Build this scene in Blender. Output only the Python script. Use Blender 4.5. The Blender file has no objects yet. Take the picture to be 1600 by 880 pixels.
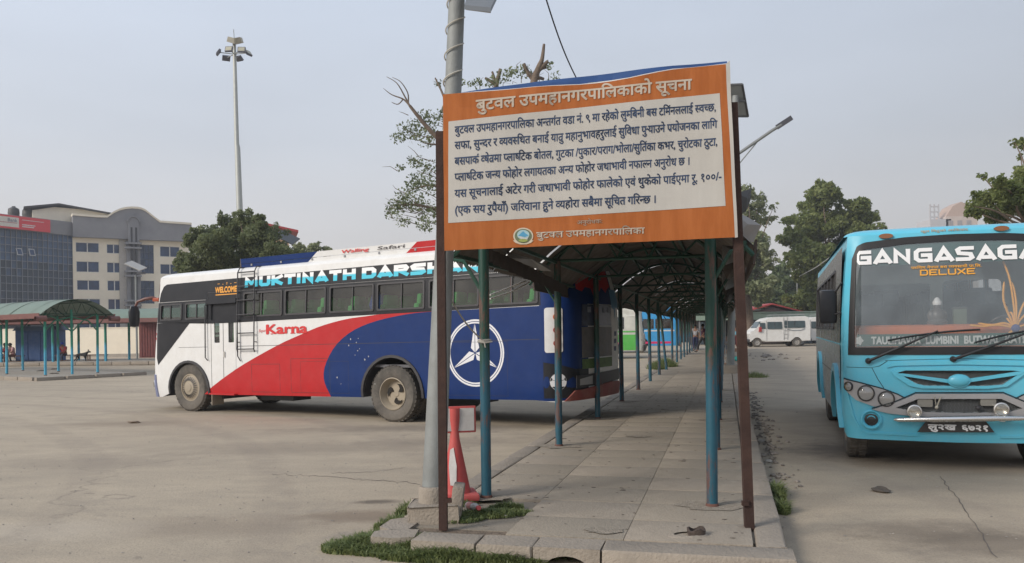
import bpy, bmesh, math, random
import numpy as np
from mathutils import Vector, Matrix
from math import sin, cos, pi, radians as R, hypot, atan2
random.seed(7); RNG = np.random.default_rng(7)
sc = bpy.context.scene
COL = sc.collection

# ------------------------------------------------------------ camera
F, HC, TH = 1291.0, 1.6, math.atan(0.015)
cam = bpy.data.cameras.new('camera'); camo = bpy.data.objects.new('camera', cam); COL.objects.link(camo)
cam.sensor_width = 36; cam.lens = F/1600*36; cam.shift_y = 77/1600
cam.clip_start = .05; cam.clip_end = 3000
camo.matrix_world = Matrix.Translation((0, 0, HC)) @ Matrix.Rotation(pi/2, 4, 'X') @ Matrix.Rotation(-TH, 4, 'Z')
sc.camera = camo
# ------------------------------------------------------------ world and sun
SUN_EL, SUN_AZ = R(29), R(-122)      # azimuth measured from +Y towards +X
w = bpy.data.worlds.new('World'); sc.world = w; w.use_nodes = True
nt = w.node_tree; N = nt.nodes; L = nt.links
bg = N['Background']; bg.inputs[1].default_value = 1.0
sky = N.new('ShaderNodeTexSky'); sky.sky_type = 'NISHITA'; sky.sun_disc = False
sky.sun_elevation = SUN_EL; sky.sun_rotation = SUN_AZ; sky.dust_density = 6; sky.air_density = 1.2; sky.ozone_density = 1.5
scl = N.new('ShaderNodeVectorMath'); scl.operation = 'SCALE'; scl.inputs['Scale'].default_value = 0.06
L.new(sky.outputs[0], scl.inputs[0])
tc = N.new('ShaderNodeTexCoord'); sep = N.new('ShaderNodeSeparateXYZ'); L.new(tc.outputs['Generated'], sep.inputs[0])
rmp = N.new('ShaderNodeValToRGB'); L.new(sep.outputs['Z'], rmp.inputs[0])
cr = rmp.color_ramp
cr.elements[0].position = 0.0; cr.elements[0].color = (.61, .57, .555, 1)
cr.elements[1].position = 1.0; cr.elements[1].color = (.46, .54, .68, 1)
for p, c in ((.10, (.60, .588, .588, 1)), (.22, (.55, .585, .645, 1)), (.40, (.54, .605, .715, 1))):
    e = cr.elements.new(p); e.color = c
# azimuth: a touch darker and bluer towards the right
rmp2 = N.new('ShaderNodeMapRange'); rmp2.inputs[1].default_value = -.7; rmp2.inputs[2].default_value = .7
rmp2.inputs[3].default_value = 1.06; rmp2.inputs[4].default_value = .80
L.new(sep.outputs['X'], rmp2.inputs[0])
noi = N.new('ShaderNodeTexNoise'); noi.inputs['Scale'].default_value = 2.2; noi.inputs['Detail'].default_value = 4; noi.inputs['Roughness'].default_value = .45
mp = N.new('ShaderNodeMapping'); mp.inputs['Scale'].default_value = (1, 1, 3.5); L.new(tc.outputs['Generated'], mp.inputs[0]); L.new(mp.outputs[0], noi.inputs['Vector'])
nr = N.new('ShaderNodeMapRange'); nr.inputs[1].default_value = .3; nr.inputs[2].default_value = .7; nr.inputs[3].default_value = 1.21; nr.inputs[4].default_value = 1.37
L.new(noi.outputs[0], nr.inputs[0])
mm = N.new('ShaderNodeMath'); mm.operation = 'MULTIPLY'; L.new(rmp2.outputs[0], mm.inputs[0]); L.new(nr.outputs[0], mm.inputs[1])
s2 = N.new('ShaderNodeVectorMath'); s2.operation = 'SCALE'; L.new(rmp.outputs[0], s2.inputs[0]); L.new(mm.outputs[0], s2.inputs['Scale'])
mx = N.new('ShaderNodeMix'); mx.data_type = 'RGBA'; mx.inputs[0].default_value = .85
L.new(scl.outputs[0], mx.inputs[6]); L.new(s2.outputs[0], mx.inputs[7]); L.new(mx.outputs[2], bg.inputs[0])
sl = bpy.data.lights.new('sun', 'SUN'); sl.energy = 2.75; sl.angle = R(18); sl.color = (1, .93, .84)
so = bpy.data.objects.new('sun', sl); COL.objects.link(so)
sd = Vector((sin(SUN_AZ)*cos(SUN_EL), cos(SUN_AZ)*cos(SUN_EL), sin(SUN_EL)))
so.rotation_euler = (-sd).to_track_quat('-Z', 'Y').to_euler(); so.location = sd*50
sc.view_settings.view_transform = 'Standard'; sc.view_settings.look = 'None'; sc.view_settings.exposure = 0.08; sc.view_settings.gamma = 1
sc.cycles.max_bounces = 8; sc.cycles.transparent_max_bounces = 24; sc.cycles.diffuse_bounces = 3; sc.cycles.glossy_bounces = 3
sc.cycles.caustics_reflective = False; sc.cycles.caustics_refractive = False
sc.cycles.use_denoising = True

# ------------------------------------------------------------ measuring helpers (photo pixel -> place)
cT, sT = cos(TH), sin(TH)
def ray(x, y):
    u = (x-800)/F; v = (517-y)/F
    return u*cT+v*sT, v*cT-u*sT
def gp(x, y, z=0.0):
    u, v = ray(x, y); d = (z-HC)/v
    return Vector((u*d, d, z))
def at(x, y, d):
    u, v = ray(x, y); return Vector((u*d, d, HC+v*d))
def onplane(x, y, P, n):
    u, v = ray(x, y); r = Vector((u, 1, v)); O = Vector((0, 0, HC))
    return O + r*((Vector(P)-O).dot(n)/r.dot(n))

# ------------------------------------------------------------ object helpers
def tag(o, label=None, cat=None, group=None, kind=None):
    if label: o['label'] = label
    if cat: o['category'] = cat
    if group: o['group'] = group
    if kind: o['kind'] = kind
    return o
def empty(name, loc=(0, 0, 0), rz=0, label=None, cat=None, group=None):
    o = bpy.data.objects.new(name, None); COL.objects.link(o); o.location = loc; o.rotation_euler = (0, 0, rz)
    o.empty_display_size = .2
    return tag(o, label, cat, group)
def link(name, me, m=None, parent=None, smooth=None):
    if m is not None:
        me.materials.clear()
        for k in (m if isinstance(m, (list, tuple)) else [m]): me.materials.append(k)
    o = bpy.data.objects.new(name, me); COL.objects.link(o)
    if parent is not None: o.parent = parent
    return o
def finish(bm, name, smooth=None, recalc=True, doubles=0):
    if doubles: bmesh.ops.remove_doubles(bm, verts=bm.verts, dist=doubles)
    if recalc: bmesh.ops.recalc_face_normals(bm, faces=bm.faces)
    if smooth is not None:
        for f in bm.faces: f.smooth = True
        for e in bm.edges:
            if len(e.link_faces) != 2 or e.calc_face_angle(0) > smooth: e.smooth = False
    me = bpy.data.meshes.new(name); bm.to_mesh(me); bm.free(); return me
def dup_tree(o, parent=None):
    c = o.copy(); COL.objects.link(c)
    if parent is not None: c.parent = parent
    for ch in list(o.children): dup_tree(ch, c)
    return c
class B:
    """collects primitives in one bmesh"""
    def __init__(s): s.bm = bmesh.new(); s.mi = 0
    def _f(s, vs):
        try: f = s.bm.faces.new(vs); f.material_index = s.mi; return f
        except ValueError: return None
    def box(s, c, d, rz=0, M=None, bev=0):
        g = bmesh.ops.create_cube(s.bm, size=1); vs = g['verts']
        T = Matrix.Translation(c) @ (M if M is not None else Matrix.Rotation(rz, 4, 'Z')) @ Matrix.Diagonal((d[0], d[1], d[2], 1))
        bmesh.ops.transform(s.bm, matrix=T, verts=vs)
        fs = {f for v in vs for f in v.link_faces}
        for f in fs: f.material_index = s.mi
        if bev:
            es = list({e for v in vs for e in v.link_edges})
            r = bmesh.ops.bevel(s.bm, geom=es, offset=bev, segments=2, affect='EDGES', profile=.6)
            for f in r['faces']: f.material_index = s.mi
        return s
    def bar(s, a, b, w, h=None, up=(0, 0, 1)):
        a = Vector(a); b = Vector(b); h = h or w; d = (b-a); l = d.length; d.normalize()
        up = Vector(up)
        if abs(d.dot(up)) > .98: up = Vector((0, 1, 0))
        x = d.cross(up).normalized(); z = x.cross(d)
        M = Matrix((x, d, z)).transposed().to_4x4()
        return s.box((a+b)/2, (w, l, h), M=M)
    def tube(s, pts, r, n=8, cap=True):
        pts = [Vector(p) for p in pts]; rs = r if isinstance(r, (list, tuple)) else [r]*len(pts)
        rings = []; prev = None
        for i, p in enumerate(pts):
            d = (pts[min(i+1, len(pts)-1)]-pts[max(i-1, 0)]).normalized()
            if prev is None:
                ref = Vector((0, 0, 1)) if abs(d.z) < .9 else Vector((1, 0, 0))
                x = d.cross(ref).normalized()
            else:
                x = (prev - d*prev.dot(d)).normalized()
            prev = x; y = d.cross(x)
            rings.append([s.bm.verts.new(p+(x*cos(2*pi*k/n)+y*sin(2*pi*k/n))*rs[i]) for k in range(n)])
        for a, b in zip(rings, rings[1:]):
            for k in range(n): s._f((a[k], a[(k+1) % n], b[(k+1) % n], b[k]))
        if cap: s._f(rings[0][::-1]); s._f(rings[-1])
        return s
    def lathe(s, prof, n=24, M=None, close=False):
        """prof: (r, h); axis Z, then M"""
        M = M or Matrix.Identity(4); rings = []
        for r, h in prof:
            if r < 1e-6: rings.append([s.bm.verts.new(M @ Vector((0, 0, h)))])
            else: rings.append([s.bm.verts.new(M @ Vector((r*cos(2*pi*k/n), r*sin(2*pi*k/n), h))) for k in range(n)])
        pr = list(zip(rings, rings[1:]))
        if close: pr.append((rings[-1], rings[0]))
        for a, b in pr:
            for k in range(n):
                k2 = (k+1) % n
                if len(a) == 1 and len(b) == 1: continue
                if len(a) == 1: s._f((a[0], b[k2], b[k]))
                elif len(b) == 1: s._f((a[k], a[k2], b[0]))
                else: s._f((a[k], a[k2], b[k2], b[k]))
        return s
    def prism(s, poly, lo, hi, M=None):
        """poly in xz plane, thickness along y"""
        M = M or Matrix.Identity(4)
        a = [s.bm.verts.new(M @ Vector((x, lo, z))) for x, z in poly]; b = [s.bm.verts.new(M @ Vector((x, hi, z))) for x, z in poly]
        s._f(a); s._f(b[::-1]); n = len(poly)
        for k in range(n): s._f((a[k], b[k], b[(k+1) % n], a[(k+1) % n]))
        return s
    def quad(s, *p):
        s._f([s.bm.verts.new(q) for q in p]); return s
    def ico(s, c, r, sub=1, sc_=(1, 1, 1), jit=0):
        g = bmesh.ops.create_icosphere(s.bm, subdivisions=sub, radius=1)
        for v in g['verts']:
            k = 1+random.uniform(-jit, jit)
            v.co = Vector((v.co.x*r*sc_[0]*k, v.co.y*r*sc_[1]*k, v.co.z*r*sc_[2]*k))+Vector(c)
        for v in g['verts']:
            for f in v.link_faces: f.material_index = s.mi
        return s
    def build(s, name, m, parent=None, smooth=None, **kw):
        return link(name, finish(s.bm, name, smooth, **kw), m, parent)

# flat outlines (with holes) filled by a 2D curve, cut into strips and mapped onto a surface
def fill2d(loops, thick=.004, cuts_u=(), cuts_v=()):
    cu = bpy.data.curves.new('outline', 'CURVE'); cu.dimensions = '2D'; cu.fill_mode = 'BOTH' if thick else 'FRONT'; cu.extrude = thick/2
    for lp in loops:
        sp = cu.splines.new('POLY'); sp.points.add(len(lp)-1)
        for i, p in enumerate(lp): sp.points[i].co = (p[0], p[1], 0, 1)
        sp.use_cyclic_u = True
    ob = bpy.data.objects.new('outline', cu); me = bpy.data.meshes.new_from_object(ob)
    bpy.data.objects.remove(ob); bpy.data.curves.remove(cu)
    bm = bmesh.new(); bm.from_mesh(me); bpy.data.meshes.remove(me)
    bmesh.ops.remove_doubles(bm, verts=bm.verts, dist=1e-5)
    cutgrid(bm, cuts_u, cuts_v)
    return bm
def cutgrid(bm, cu=(), cv=()):
    if not bm.verts: return
    x0 = min(v.co.x for v in bm.verts); x1 = max(v.co.x for v in bm.verts); y0 = min(v.co.y for v in bm.verts); y1 = max(v.co.y for v in bm.verts)
    for c in cu:
        if x0 < c < x1: bmesh.ops.bisect_plane(bm, geom=bm.verts[:]+bm.edges[:]+bm.faces[:], plane_co=(c, 0, 0), plane_no=(1, 0, 0))
    for c in cv:
        if y0 < c < y1: bmesh.ops.bisect_plane(bm, geom=bm.verts[:]+bm.edges[:]+bm.faces[:], plane_co=(0, c, 0), plane_no=(0, 1, 0))
def mapped(bm, f):
    for v in bm.verts: v.co = f(v.co.x, v.co.y, v.co.z)
    return bm
def rrect(x0, y0, x1, y1, r=.03, n=3):
    P = []
    for cx, cy, a in ((x1-r, y1-r, 0), (x0+r, y1-r, 90), (x0+r, y0+r, 180), (x1-r, y0+r, 270)):
        for k in range(n+1): P.append((cx+r*cos(R(a+90*k/n)), cy+r*sin(R(a+90*k/n))))
    return P
def circ(cx, cy, r, n=24, ry=None): return [(cx+r*cos(2*pi*k/n), cy+(ry or r)*sin(2*pi*k/n)) for k in range(n)]
def smoothline(pts, n=5):
    """catmull-rom through points"""
    out = []
    P = [pts[0]]+list(pts)+[pts[-1]]
    for i in range(1, len(P)-2):
        a, b, c, d = [np.array(q, float) for q in P[i-1:i+3]]
        for k in range(n):
            t = k/n
            out.append(tuple(.5*((2*b)+(-a+c)*t+(2*a-5*b+4*c-d)*t*t+(-a+3*b-3*c+d)*t**3)))
    out.append(tuple(pts[-1])); return out

# ------------------------------------------------------------ materials
_m = {}
def mat(name, col, rough=.6, metal=0, var=.12, vs=3.0, bump=0, bs=60, dust=0, dustcol=(.33, .28, .22), dsc=4.0, stretch=(1, 1, 1), coat=0, spec=.5):
    if name in _m: return _m[name]
    m = bpy.data.materials.new(name); m.use_nodes = True; nt = m.node_tree; N = nt.nodes; L = nt.links
    b = N['Principled BSDF']; b.inputs['Roughness'].default_value = rough; b.inputs['Metallic'].default_value = metal; b.inputs['Specular IOR Level'].default_value = spec
    if coat: b.inputs['Coat Weight'].default_value = coat; b.inputs['Coat Roughness'].default_value = .15
    tc = N.new('ShaderNodeTexCoord'); mp = N.new('ShaderNodeMapping'); mp.inputs['Scale'].default_value = stretch; L.new(tc.outputs['Object'], mp.inputs[0])
    n = N.new('ShaderNodeTexNoise'); n.inputs['Scale'].default_value = vs; n.inputs['Detail'].default_value = 6; n.inputs['Roughness'].default_value = .65; L.new(mp.outputs[0], n.inputs['Vector'])
    r = N.new('ShaderNodeMapRange'); r.inputs[1].default_value = .25; r.inputs[2].default_value = .75; r.inputs[3].default_value = 1-var; r.inputs[4].default_value = 1+var; L.new(n.outputs[0], r.inputs[0])
    s = N.new('ShaderNodeVectorMath'); s.operation = 'SCALE'; s.inputs[0].default_value = col; L.new(r.outputs[0], s.inputs['Scale'])
    out = s.outputs[0]
    if dust:
        n2 = N.new('ShaderNodeTexNoise'); n2.inputs['Scale'].default_value = dsc; n2.inputs['Detail'].default_value = 8; n2.inputs['Roughness'].default_value = .7; L.new(mp.outputs[0], n2.inputs['Vector'])
        r2 = N.new('ShaderNodeMapRange'); r2.inputs[1].default_value = .42; r2.inputs[2].default_value = .72; r2.inputs[3].default_value = dust*.25; r2.inputs[4].default_value = dust; L.new(n2.outputs[0], r2.inputs[0])
        x = N.new('ShaderNodeMix'); x.data_type = 'RGBA'; L.new(r2.outputs[0], x.inputs[0]); L.new(out, x.inputs[6]); x.inputs[7].default_value = (*dustcol, 1); out = x.outputs[2]
        r3 = N.new('ShaderNodeMapRange'); r3.inputs[3].default_value = rough; r3.inputs[4].default_value = .9; L.new(r2.outputs[0], r3.inputs[0]); L.new(r3.outputs[0], b.inputs['Roughness'])
    L.new(out, b.inputs['Base Color'])
    if bump:
        n3 = N.new('ShaderNodeTexNoise'); n3.inputs['Scale'].default_value = bs; n3.inputs['Detail'].default_value = 5; L.new(mp.outputs[0], n3.inputs['Vector'])
        bp = N.new('ShaderNodeBump'); bp.inputs['Strength'].default_value = bump; bp.inputs['Distance'].default_value = .02; L.new(n3.outputs[0], bp.inputs['Height']); L.new(bp.outputs[0], b.inputs['Normal'])
    _m[name] = m; return m
def glass(name, tint, opacity=.35, refl=1.0, rough=.03, film=(.03, .16), filmcol=(.35, .33, .30)):
    """thin pane: tinted see-through plus a mirror-like reflection by viewing angle"""
    if name in _m: return _m[name]
    m = bpy.data.materials.new(name); m.use_nodes = True; nt = m.node_tree; N = nt.nodes; L = nt.links
    N.remove(N['Principled BSDF']); out = N['Material Output']
    t = N.new('ShaderNodeBsdfTransparent'); t.inputs[0].default_value = (*[1-opacity*(1-c) for c in tint], 1)
    g = N.new('ShaderNodeBsdfGlossy'); g.inputs['Roughness'].default_value = rough; g.inputs[0].default_value = (1, 1, 1, 1)
    lw = N.new('ShaderNodeLayerWeight'); lw.inputs[0].default_value = .5; pw = N.new('ShaderNodeMath'); pw.operation = 'POWER'; pw.inputs[1].default_value = 4.5; L.new(lw.outputs['Facing'], pw.inputs[0]); fr = N.new('ShaderNodeMath'); fr.operation = 'MULTIPLY_ADD'; fr.inputs[1].default_value = .92; fr.inputs[2].default_value = .06; L.new(pw.outputs[0], fr.inputs[0])
    mu = N.new('ShaderNodeMath'); mu.operation = 'MULTIPLY_ADD'; mu.inputs[1].default_value = refl; mu.inputs[2].default_value = .02*refl; L.new(fr.outputs[0], mu.inputs[0]); mu.use_clamp = True
    x = N.new('ShaderNodeMixShader'); L.new(mu.outputs[0], x.inputs[0]); L.new(t.outputs[0], x.inputs[1]); L.new(g.outputs[0], x.inputs[2])
    # a pale film on the pane: dust, plus painted sky reflection on the windscreen
    d = N.new('ShaderNodeBsdfDiffuse'); d.inputs[0].default_value = (*filmcol, 1)
    tc = N.new('ShaderNodeTexCoord'); n = N.new('ShaderNodeTexNoise'); n.inputs['Scale'].default_value = 2.5; n.inputs['Detail'].default_value = 6; L.new(tc.outputs['Object'], n.inputs['Vector'])
    r = N.new('ShaderNodeMapRange'); r.inputs[1].default_value = .35; r.inputs[2].default_value = .8; r.inputs[3].default_value = film[0]; r.inputs[4].default_value = film[1]; L.new(n.outputs[0], r.inputs[0])
    y = N.new('ShaderNodeMixShader'); L.new(r.outputs[0], y.inputs[0]); L.new(x.outputs[0], y.inputs[1]); L.new(d.outputs[0], y.inputs[2]); L.new(y.outputs[0], out.inputs[0])
    _m[name] = m; return m
def split_mat(name, c1, c2, axis, pos, soft=.01, rough=.45):
    """two printed colours meeting at a line along one object axis"""
    if name in _m: return _m[name]
    m = mat(name, c1, rough=rough, var=.06); nt = m.node_tree; N = nt.nodes; L = nt.links; b = N['Principled BSDF']
    tc = N.new('ShaderNodeTexCoord'); sp = N.new('ShaderNodeSeparateXYZ'); L.new(tc.outputs['Object'], sp.inputs[0])
    r = N.new('ShaderNodeMapRange'); r.inputs[1].default_value = pos-soft; r.inputs[2].default_value = pos+soft; L.new(sp.outputs[axis], r.inputs[0])
    x = N.new('ShaderNodeMix'); x.data_type = 'RGBA'; L.new(r.outputs[0], x.inputs[0]); x.inputs[6].default_value = (*c1, 1); x.inputs[7].default_value = (*c2, 1); L.new(x.outputs[2], b.inputs['Base Color'])
    return m
WHITE = mat('white_paint', (.74, .74, .73), .35, var=.05, dust=.35, dustcol=(.5, .46, .4))
RED = mat('red_paint', (.45, .014, .018), .42, var=.10, dust=.12, dustcol=(.4, .15, .13), spec=.3)
BLUE = mat('blue_paint', (.002, .024, .125), .45, var=.12, dust=.07, dustcol=(.12, .14, .2), spec=.25)
BLACK = mat('black_paint', (.012, .013, .017), .3, var=.1, dust=.12, dustcol=(.09, .085, .08), spec=.35)
TRIM = mat('dark_trim', (.03, .03, .035), .5, var=.1, dust=.2, dustcol=(.15, .13, .11))
RUBBER = mat('tyre_rubber', (.045, .042, .038), .85, var=.2, dust=.85, dustcol=(.20, .175, .145), dsc=3)
RIM = mat('dusty_rim', (.34, .29, .22), .6, metal=.1, var=.2, dust=.6, dustcol=(.36, .30, .22))
CHROME = mat('chrome', (.75, .73, .7), .2, metal=1, var=.05, dust=.3)
SILVER = mat('silver_plastic', (.42, .42, .43), .38, metal=.4, var=.08, dust=.3)
GALV = mat('galvanised_steel', (.25, .265, .26), .6, metal=.25, var=.25, vs=3, dust=.45, dustcol=(.22, .21, .19), bump=.15)
STEELDK = mat('rusty_brown_steel', (.042, .024, .020), .7, metal=.1, var=.25, vs=8, dust=.25, dustcol=(.15, .08, .055), bump=.2, spec=.3)
CONC = mat('pale_concrete', (.40, .36, .31), .9, var=.16, vs=3, dust=.6, dustcol=(.27, .24, .2), dsc=1.6, bump=.35, bs=70)
KERB = mat('kerb_concrete', (.34, .29, .235), .92, var=.2, vs=5, dust=.7, dustcol=(.22, .19, .155), dsc=3, bump=.6, bs=45)
INTER = mat('bus_interior', (.12, .12, .13), .8)
SEATG = mat('green_seat', (.16, .62, .16), .7, var=.15)
GLASSB = glass('bus_window_glass', (.25, .40, .36), .75, .9)

# ------------------------------------------------------------ ground
def ground_mat():
    m = bpy.data.materials.new('dusty_asphalt'); m.use_nodes = True; nt = m.node_tree; N = nt.nodes; L = nt.links; b = N['Principled BSDF']; b.inputs['Roughness'].default_value = .92
    b.inputs['Specular IOR Level'].default_value = .25
    tc = N.new('ShaderNodeTexCoord'); P = tc.outputs['Object']
    def noise(s, d=6, r=.6, st=None, dist=0):
        n = N.new('ShaderNodeTexNoise'); n.inputs['Scale'].default_value = s; n.inputs['Detail'].default_value = d; n.inputs['Roughness'].default_value = r; n.inputs['Distortion'].default_value = dist
        if st:
            mp = N.new('ShaderNodeMapping'); mp.inputs['Scale'].default_value = st; mp.inputs['Rotation'].default_value = (0, 0, .5); L.new(P, mp.inputs[0]); L.new(mp.outputs[0], n.inputs['Vector'])
        else: L.new(P, n.inputs['Vector'])
        return n.outputs[0]
    def mr(x, a, b_, c, d):
        r = N.new('ShaderNodeMapRange'); r.inputs[1].default_value = a; r.inputs[2].default_value = b_; r.inputs[3].default_value = c; r.inputs[4].default_value = d; L.new(x, r.inputs[0]); return r.outputs[0]
    def mix(f, a, c):
        x = N.new('ShaderNodeMix'); x.data_type = 'RGBA'
        L.new(f, x.inputs[0])
        for k, q in ((6, a), (7, c)):
            if isinstance(q, tuple): x.inputs[k].default_value = (*q, 1)
            else: L.new(q, x.inputs[k])
        return x.outputs[2]
    big = noise(.16, 5, .6, (1, 1.8, 1), .6); mid = noise(1.1, 7, .68, (1, 2.2, 1)); fine = noise(55, 4, .8); patch = noise(.5, 6, .7, None, 1.5)
    c = mix(mr(big, .35, .65, 0, 1), (.41, .343, .258), (.51, .425, .315))
    c = mix(mr(mid, .40, .75, 0, .6), c, (.31, .265, .21))
    c = mix(mr(patch, .60, .72, 0, .42), c, (.215, .19, .168))
    c = mix(mr(fine, .35, .5, .5, 0), c, (.16, .14, .125))
    c = mix(mr(fine, .62, .74, 0, .4), c, (.5, .46, .4))
    # oil spots and cracks
    sp = noise(2.4, 3, .5); c = mix(mr(sp, .70, .76, 0, .5), c, (.10, .09, .08))
    v = N.new('ShaderNodeTexVoronoi'); v.feature = 'DISTANCE_TO_EDGE'; v.inputs['Scale'].default_value = .22
    dv = N.new('ShaderNodeVectorMath'); dv.operation = 'ADD'; nn = N.new('ShaderNodeTexNoise'); nn.inputs['Scale'].default_value = 1.2; nn.inputs['Detail'].default_value = 8; L.new(P, nn.inputs['Vector'])
    sc_ = N.new('ShaderNodeVectorMath'); sc_.operation = 'SCALE'; sc_.inputs['Scale'].default_value = 1.6; L.new(nn.outputs['Color'], sc_.inputs[0]); L.new(P, dv.inputs[0]); L.new(sc_.outputs[0], dv.inputs[1]); L.new(dv.outputs[0], v.inputs['Vector'])
    cm = mr(noise(.3, 3), .5, .62, 0, 1); ck = mr(v.outputs['Distance'], .0, .008, 1, 0)
    mu = N.new('ShaderNodeMath'); mu.operation = 'MULTIPLY'; L.new(cm, mu.inputs[0]); L.new(ck, mu.inputs[1]); mu2 = N.new('ShaderNodeMath'); mu2.operation = 'MULTIPLY'; mu2.inputs[1].default_value = .45; L.new(mu.outputs[0], mu2.inputs[0]); mu = mu2
    c = mix(mu.outputs[0], c, (.11, .10, .09))
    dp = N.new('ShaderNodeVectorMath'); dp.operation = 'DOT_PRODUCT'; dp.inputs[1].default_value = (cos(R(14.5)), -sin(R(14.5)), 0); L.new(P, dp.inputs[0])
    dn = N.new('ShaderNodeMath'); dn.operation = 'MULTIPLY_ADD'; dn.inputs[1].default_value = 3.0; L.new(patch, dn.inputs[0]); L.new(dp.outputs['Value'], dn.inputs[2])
    c = mix(mr(dn.outputs[0], 1.2, 3.4, 0, .20), c, (.22, .175, .135))  # right-hand lane browned: dirt, with some of the shelter's shade painted in
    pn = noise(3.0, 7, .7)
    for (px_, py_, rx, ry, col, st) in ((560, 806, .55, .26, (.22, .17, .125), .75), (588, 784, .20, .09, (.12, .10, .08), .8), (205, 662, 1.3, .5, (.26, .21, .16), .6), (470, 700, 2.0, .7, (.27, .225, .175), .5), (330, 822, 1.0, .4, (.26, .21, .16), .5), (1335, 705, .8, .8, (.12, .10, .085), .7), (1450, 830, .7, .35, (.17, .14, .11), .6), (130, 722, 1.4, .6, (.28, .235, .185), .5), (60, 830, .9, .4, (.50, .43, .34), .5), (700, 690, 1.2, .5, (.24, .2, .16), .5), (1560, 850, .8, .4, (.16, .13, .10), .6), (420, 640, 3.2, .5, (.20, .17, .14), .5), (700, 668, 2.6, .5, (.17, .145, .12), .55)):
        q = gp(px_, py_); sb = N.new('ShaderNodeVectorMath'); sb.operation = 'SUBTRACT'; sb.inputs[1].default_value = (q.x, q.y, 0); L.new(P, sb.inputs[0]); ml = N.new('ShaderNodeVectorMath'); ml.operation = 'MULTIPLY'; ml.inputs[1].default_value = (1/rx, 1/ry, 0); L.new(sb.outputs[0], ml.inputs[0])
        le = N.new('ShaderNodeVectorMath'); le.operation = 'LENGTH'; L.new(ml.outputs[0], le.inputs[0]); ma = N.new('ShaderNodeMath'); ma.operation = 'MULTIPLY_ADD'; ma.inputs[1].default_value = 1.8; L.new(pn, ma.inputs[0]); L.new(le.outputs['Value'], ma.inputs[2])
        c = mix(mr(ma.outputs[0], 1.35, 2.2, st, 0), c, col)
    # faint tyre tracks sweeping across the yard
    wv = N.new('ShaderNodeTexWave'); wv.wave_type = 'RINGS'; wv.rings_direction = 'Z'; wv.inputs['Scale'].default_value = .16; wv.inputs['Distortion'].default_value = 1.2; wv.inputs['Detail'].default_value = 2; wm = N.new('ShaderNodeMapping'); wm.inputs['Location'].default_value = (22, -2, 0); L.new(P, wm.inputs[0]); L.new(wm.outputs[0], wv.inputs['Vector'])
    tm_ = N.new('ShaderNodeMath'); tm_.operation = 'MULTIPLY'; L.new(mr(wv.outputs['Color'], .84, .97, 0, .30), tm_.inputs[0]); L.new(mr(pn, .35, .6, .1, 1), tm_.inputs[1]); c = mix(tm_.outputs[0], c, (.24, .20, .165))
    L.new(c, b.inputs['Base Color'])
    bp = N.new('ShaderNodeBump'); bp.inputs['Strength'].default_value = .55; bp.inputs['Distance'].default_value = .012
    ad = N.new('ShaderNodeMath'); ad.operation = 'ADD'; L.new(noise(28, 6, .75), ad.inputs[0]); L.new(mr(mid, 0, 1, 0, 2.5), ad.inputs[1]); L.new(ad.outputs[0], bp.inputs['Height']); L.new(bp.outputs[0], b.inputs['Normal'])
    return m
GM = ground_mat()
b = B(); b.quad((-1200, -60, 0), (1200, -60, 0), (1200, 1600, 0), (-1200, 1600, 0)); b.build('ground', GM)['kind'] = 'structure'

# ------------------------------------------------------------ platform under the main shelter
AZ = R(14.5); AX = Vector((sin(AZ), cos(AZ), 0)); PX = Vector((cos(AZ), -sin(AZ), 0)); SO = gp(760, 778, .12); SO.z = 0
def S(a, p, z=0): return SO + AX*a + PX*p + Vector((0, 0, z))
SRZ = -AZ                                    # local x = across (p), local y = along (a)
PH = .12
plat = empty('platform', SO, SRZ); plat['kind'] = 'structure'
AE = 62.0
b = B(); b.box((1.02, AE/2-.6, PH/2-.012), (2.72, AE+.9, PH-.024-.006), 0); b.build('bed', mat('joint_dirt', (.25, .215, .17), .95, bump=.4), plat)
# slabs (parts), the near ones; beyond them one cast strip
sx = [-.21, .50, 1.36, 2.24]; slabs = {}
SLABM = [mat('slab_concrete_%d' % i, c, .9, var=.2, vs=3.5, dust=.75, dustcol=(.225, .19, .15), dsc=2.0, bump=.5, bs=55) for i, c in enumerate(((.37, .315, .245), (.345, .295, .23), (.39, .33, .26)))]
def slab_mesh(wd, ln, key):
    if key not in slabs:
        b = B(); b.box((0, 0, 0), (wd-.004, ln-.004, .05), bev=.003); slabs[key] = finish(b.bm, 'slab', .5)
    return slabs[key]
random.seed(3)
ln = .62; a0 = -1.22
for j in range(38):
    for i in range(3):
        a_ = a0+(j+.5)*ln
        if i == 0 and j < 2: continue                        # planting gap at the corner
        wd = sx[i+1]-sx[i]
        me = slab_mesh(wd, ln, (i, j % 3)); 
        if not me.materials: me.materials.append(SLABM[(i+j) % 3])
        o = link('paving_slab', me, None, plat); o.location = ((sx[i]+sx[i+1])/2, a_, PH-.025+random.uniform(-.002, .0015)); o.rotation_euler = (random.uniform(-.003, .003), random.uniform(-.002, .002), random.uniform(-.003, .003))
b = B(); b.box((1.015, (a0+38*ln+AE)/2, PH-.03), (2.45, AE-(a0+38*ln), .06)); b.build('cast_strip', SLABM[0], plat)
def kerb_mesh(l, w_=.2, h=.2, seed=0):
    rr = random.Random(seed); b = B(); b.box((0, 0, 0), (w_, l-.008, h), bev=.018)
    for v in b.bm.verts: v.co += Vector((rr.uniform(-.006, .006), rr.uniform(-.006, .006), rr.uniform(-.006, .006)))
    me = finish(b.bm, 'kerb', .6); me.materials.append(KERB); return me
KM = [kerb_mesh(.9, .2, .2, s) for s in range(4)]
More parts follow.
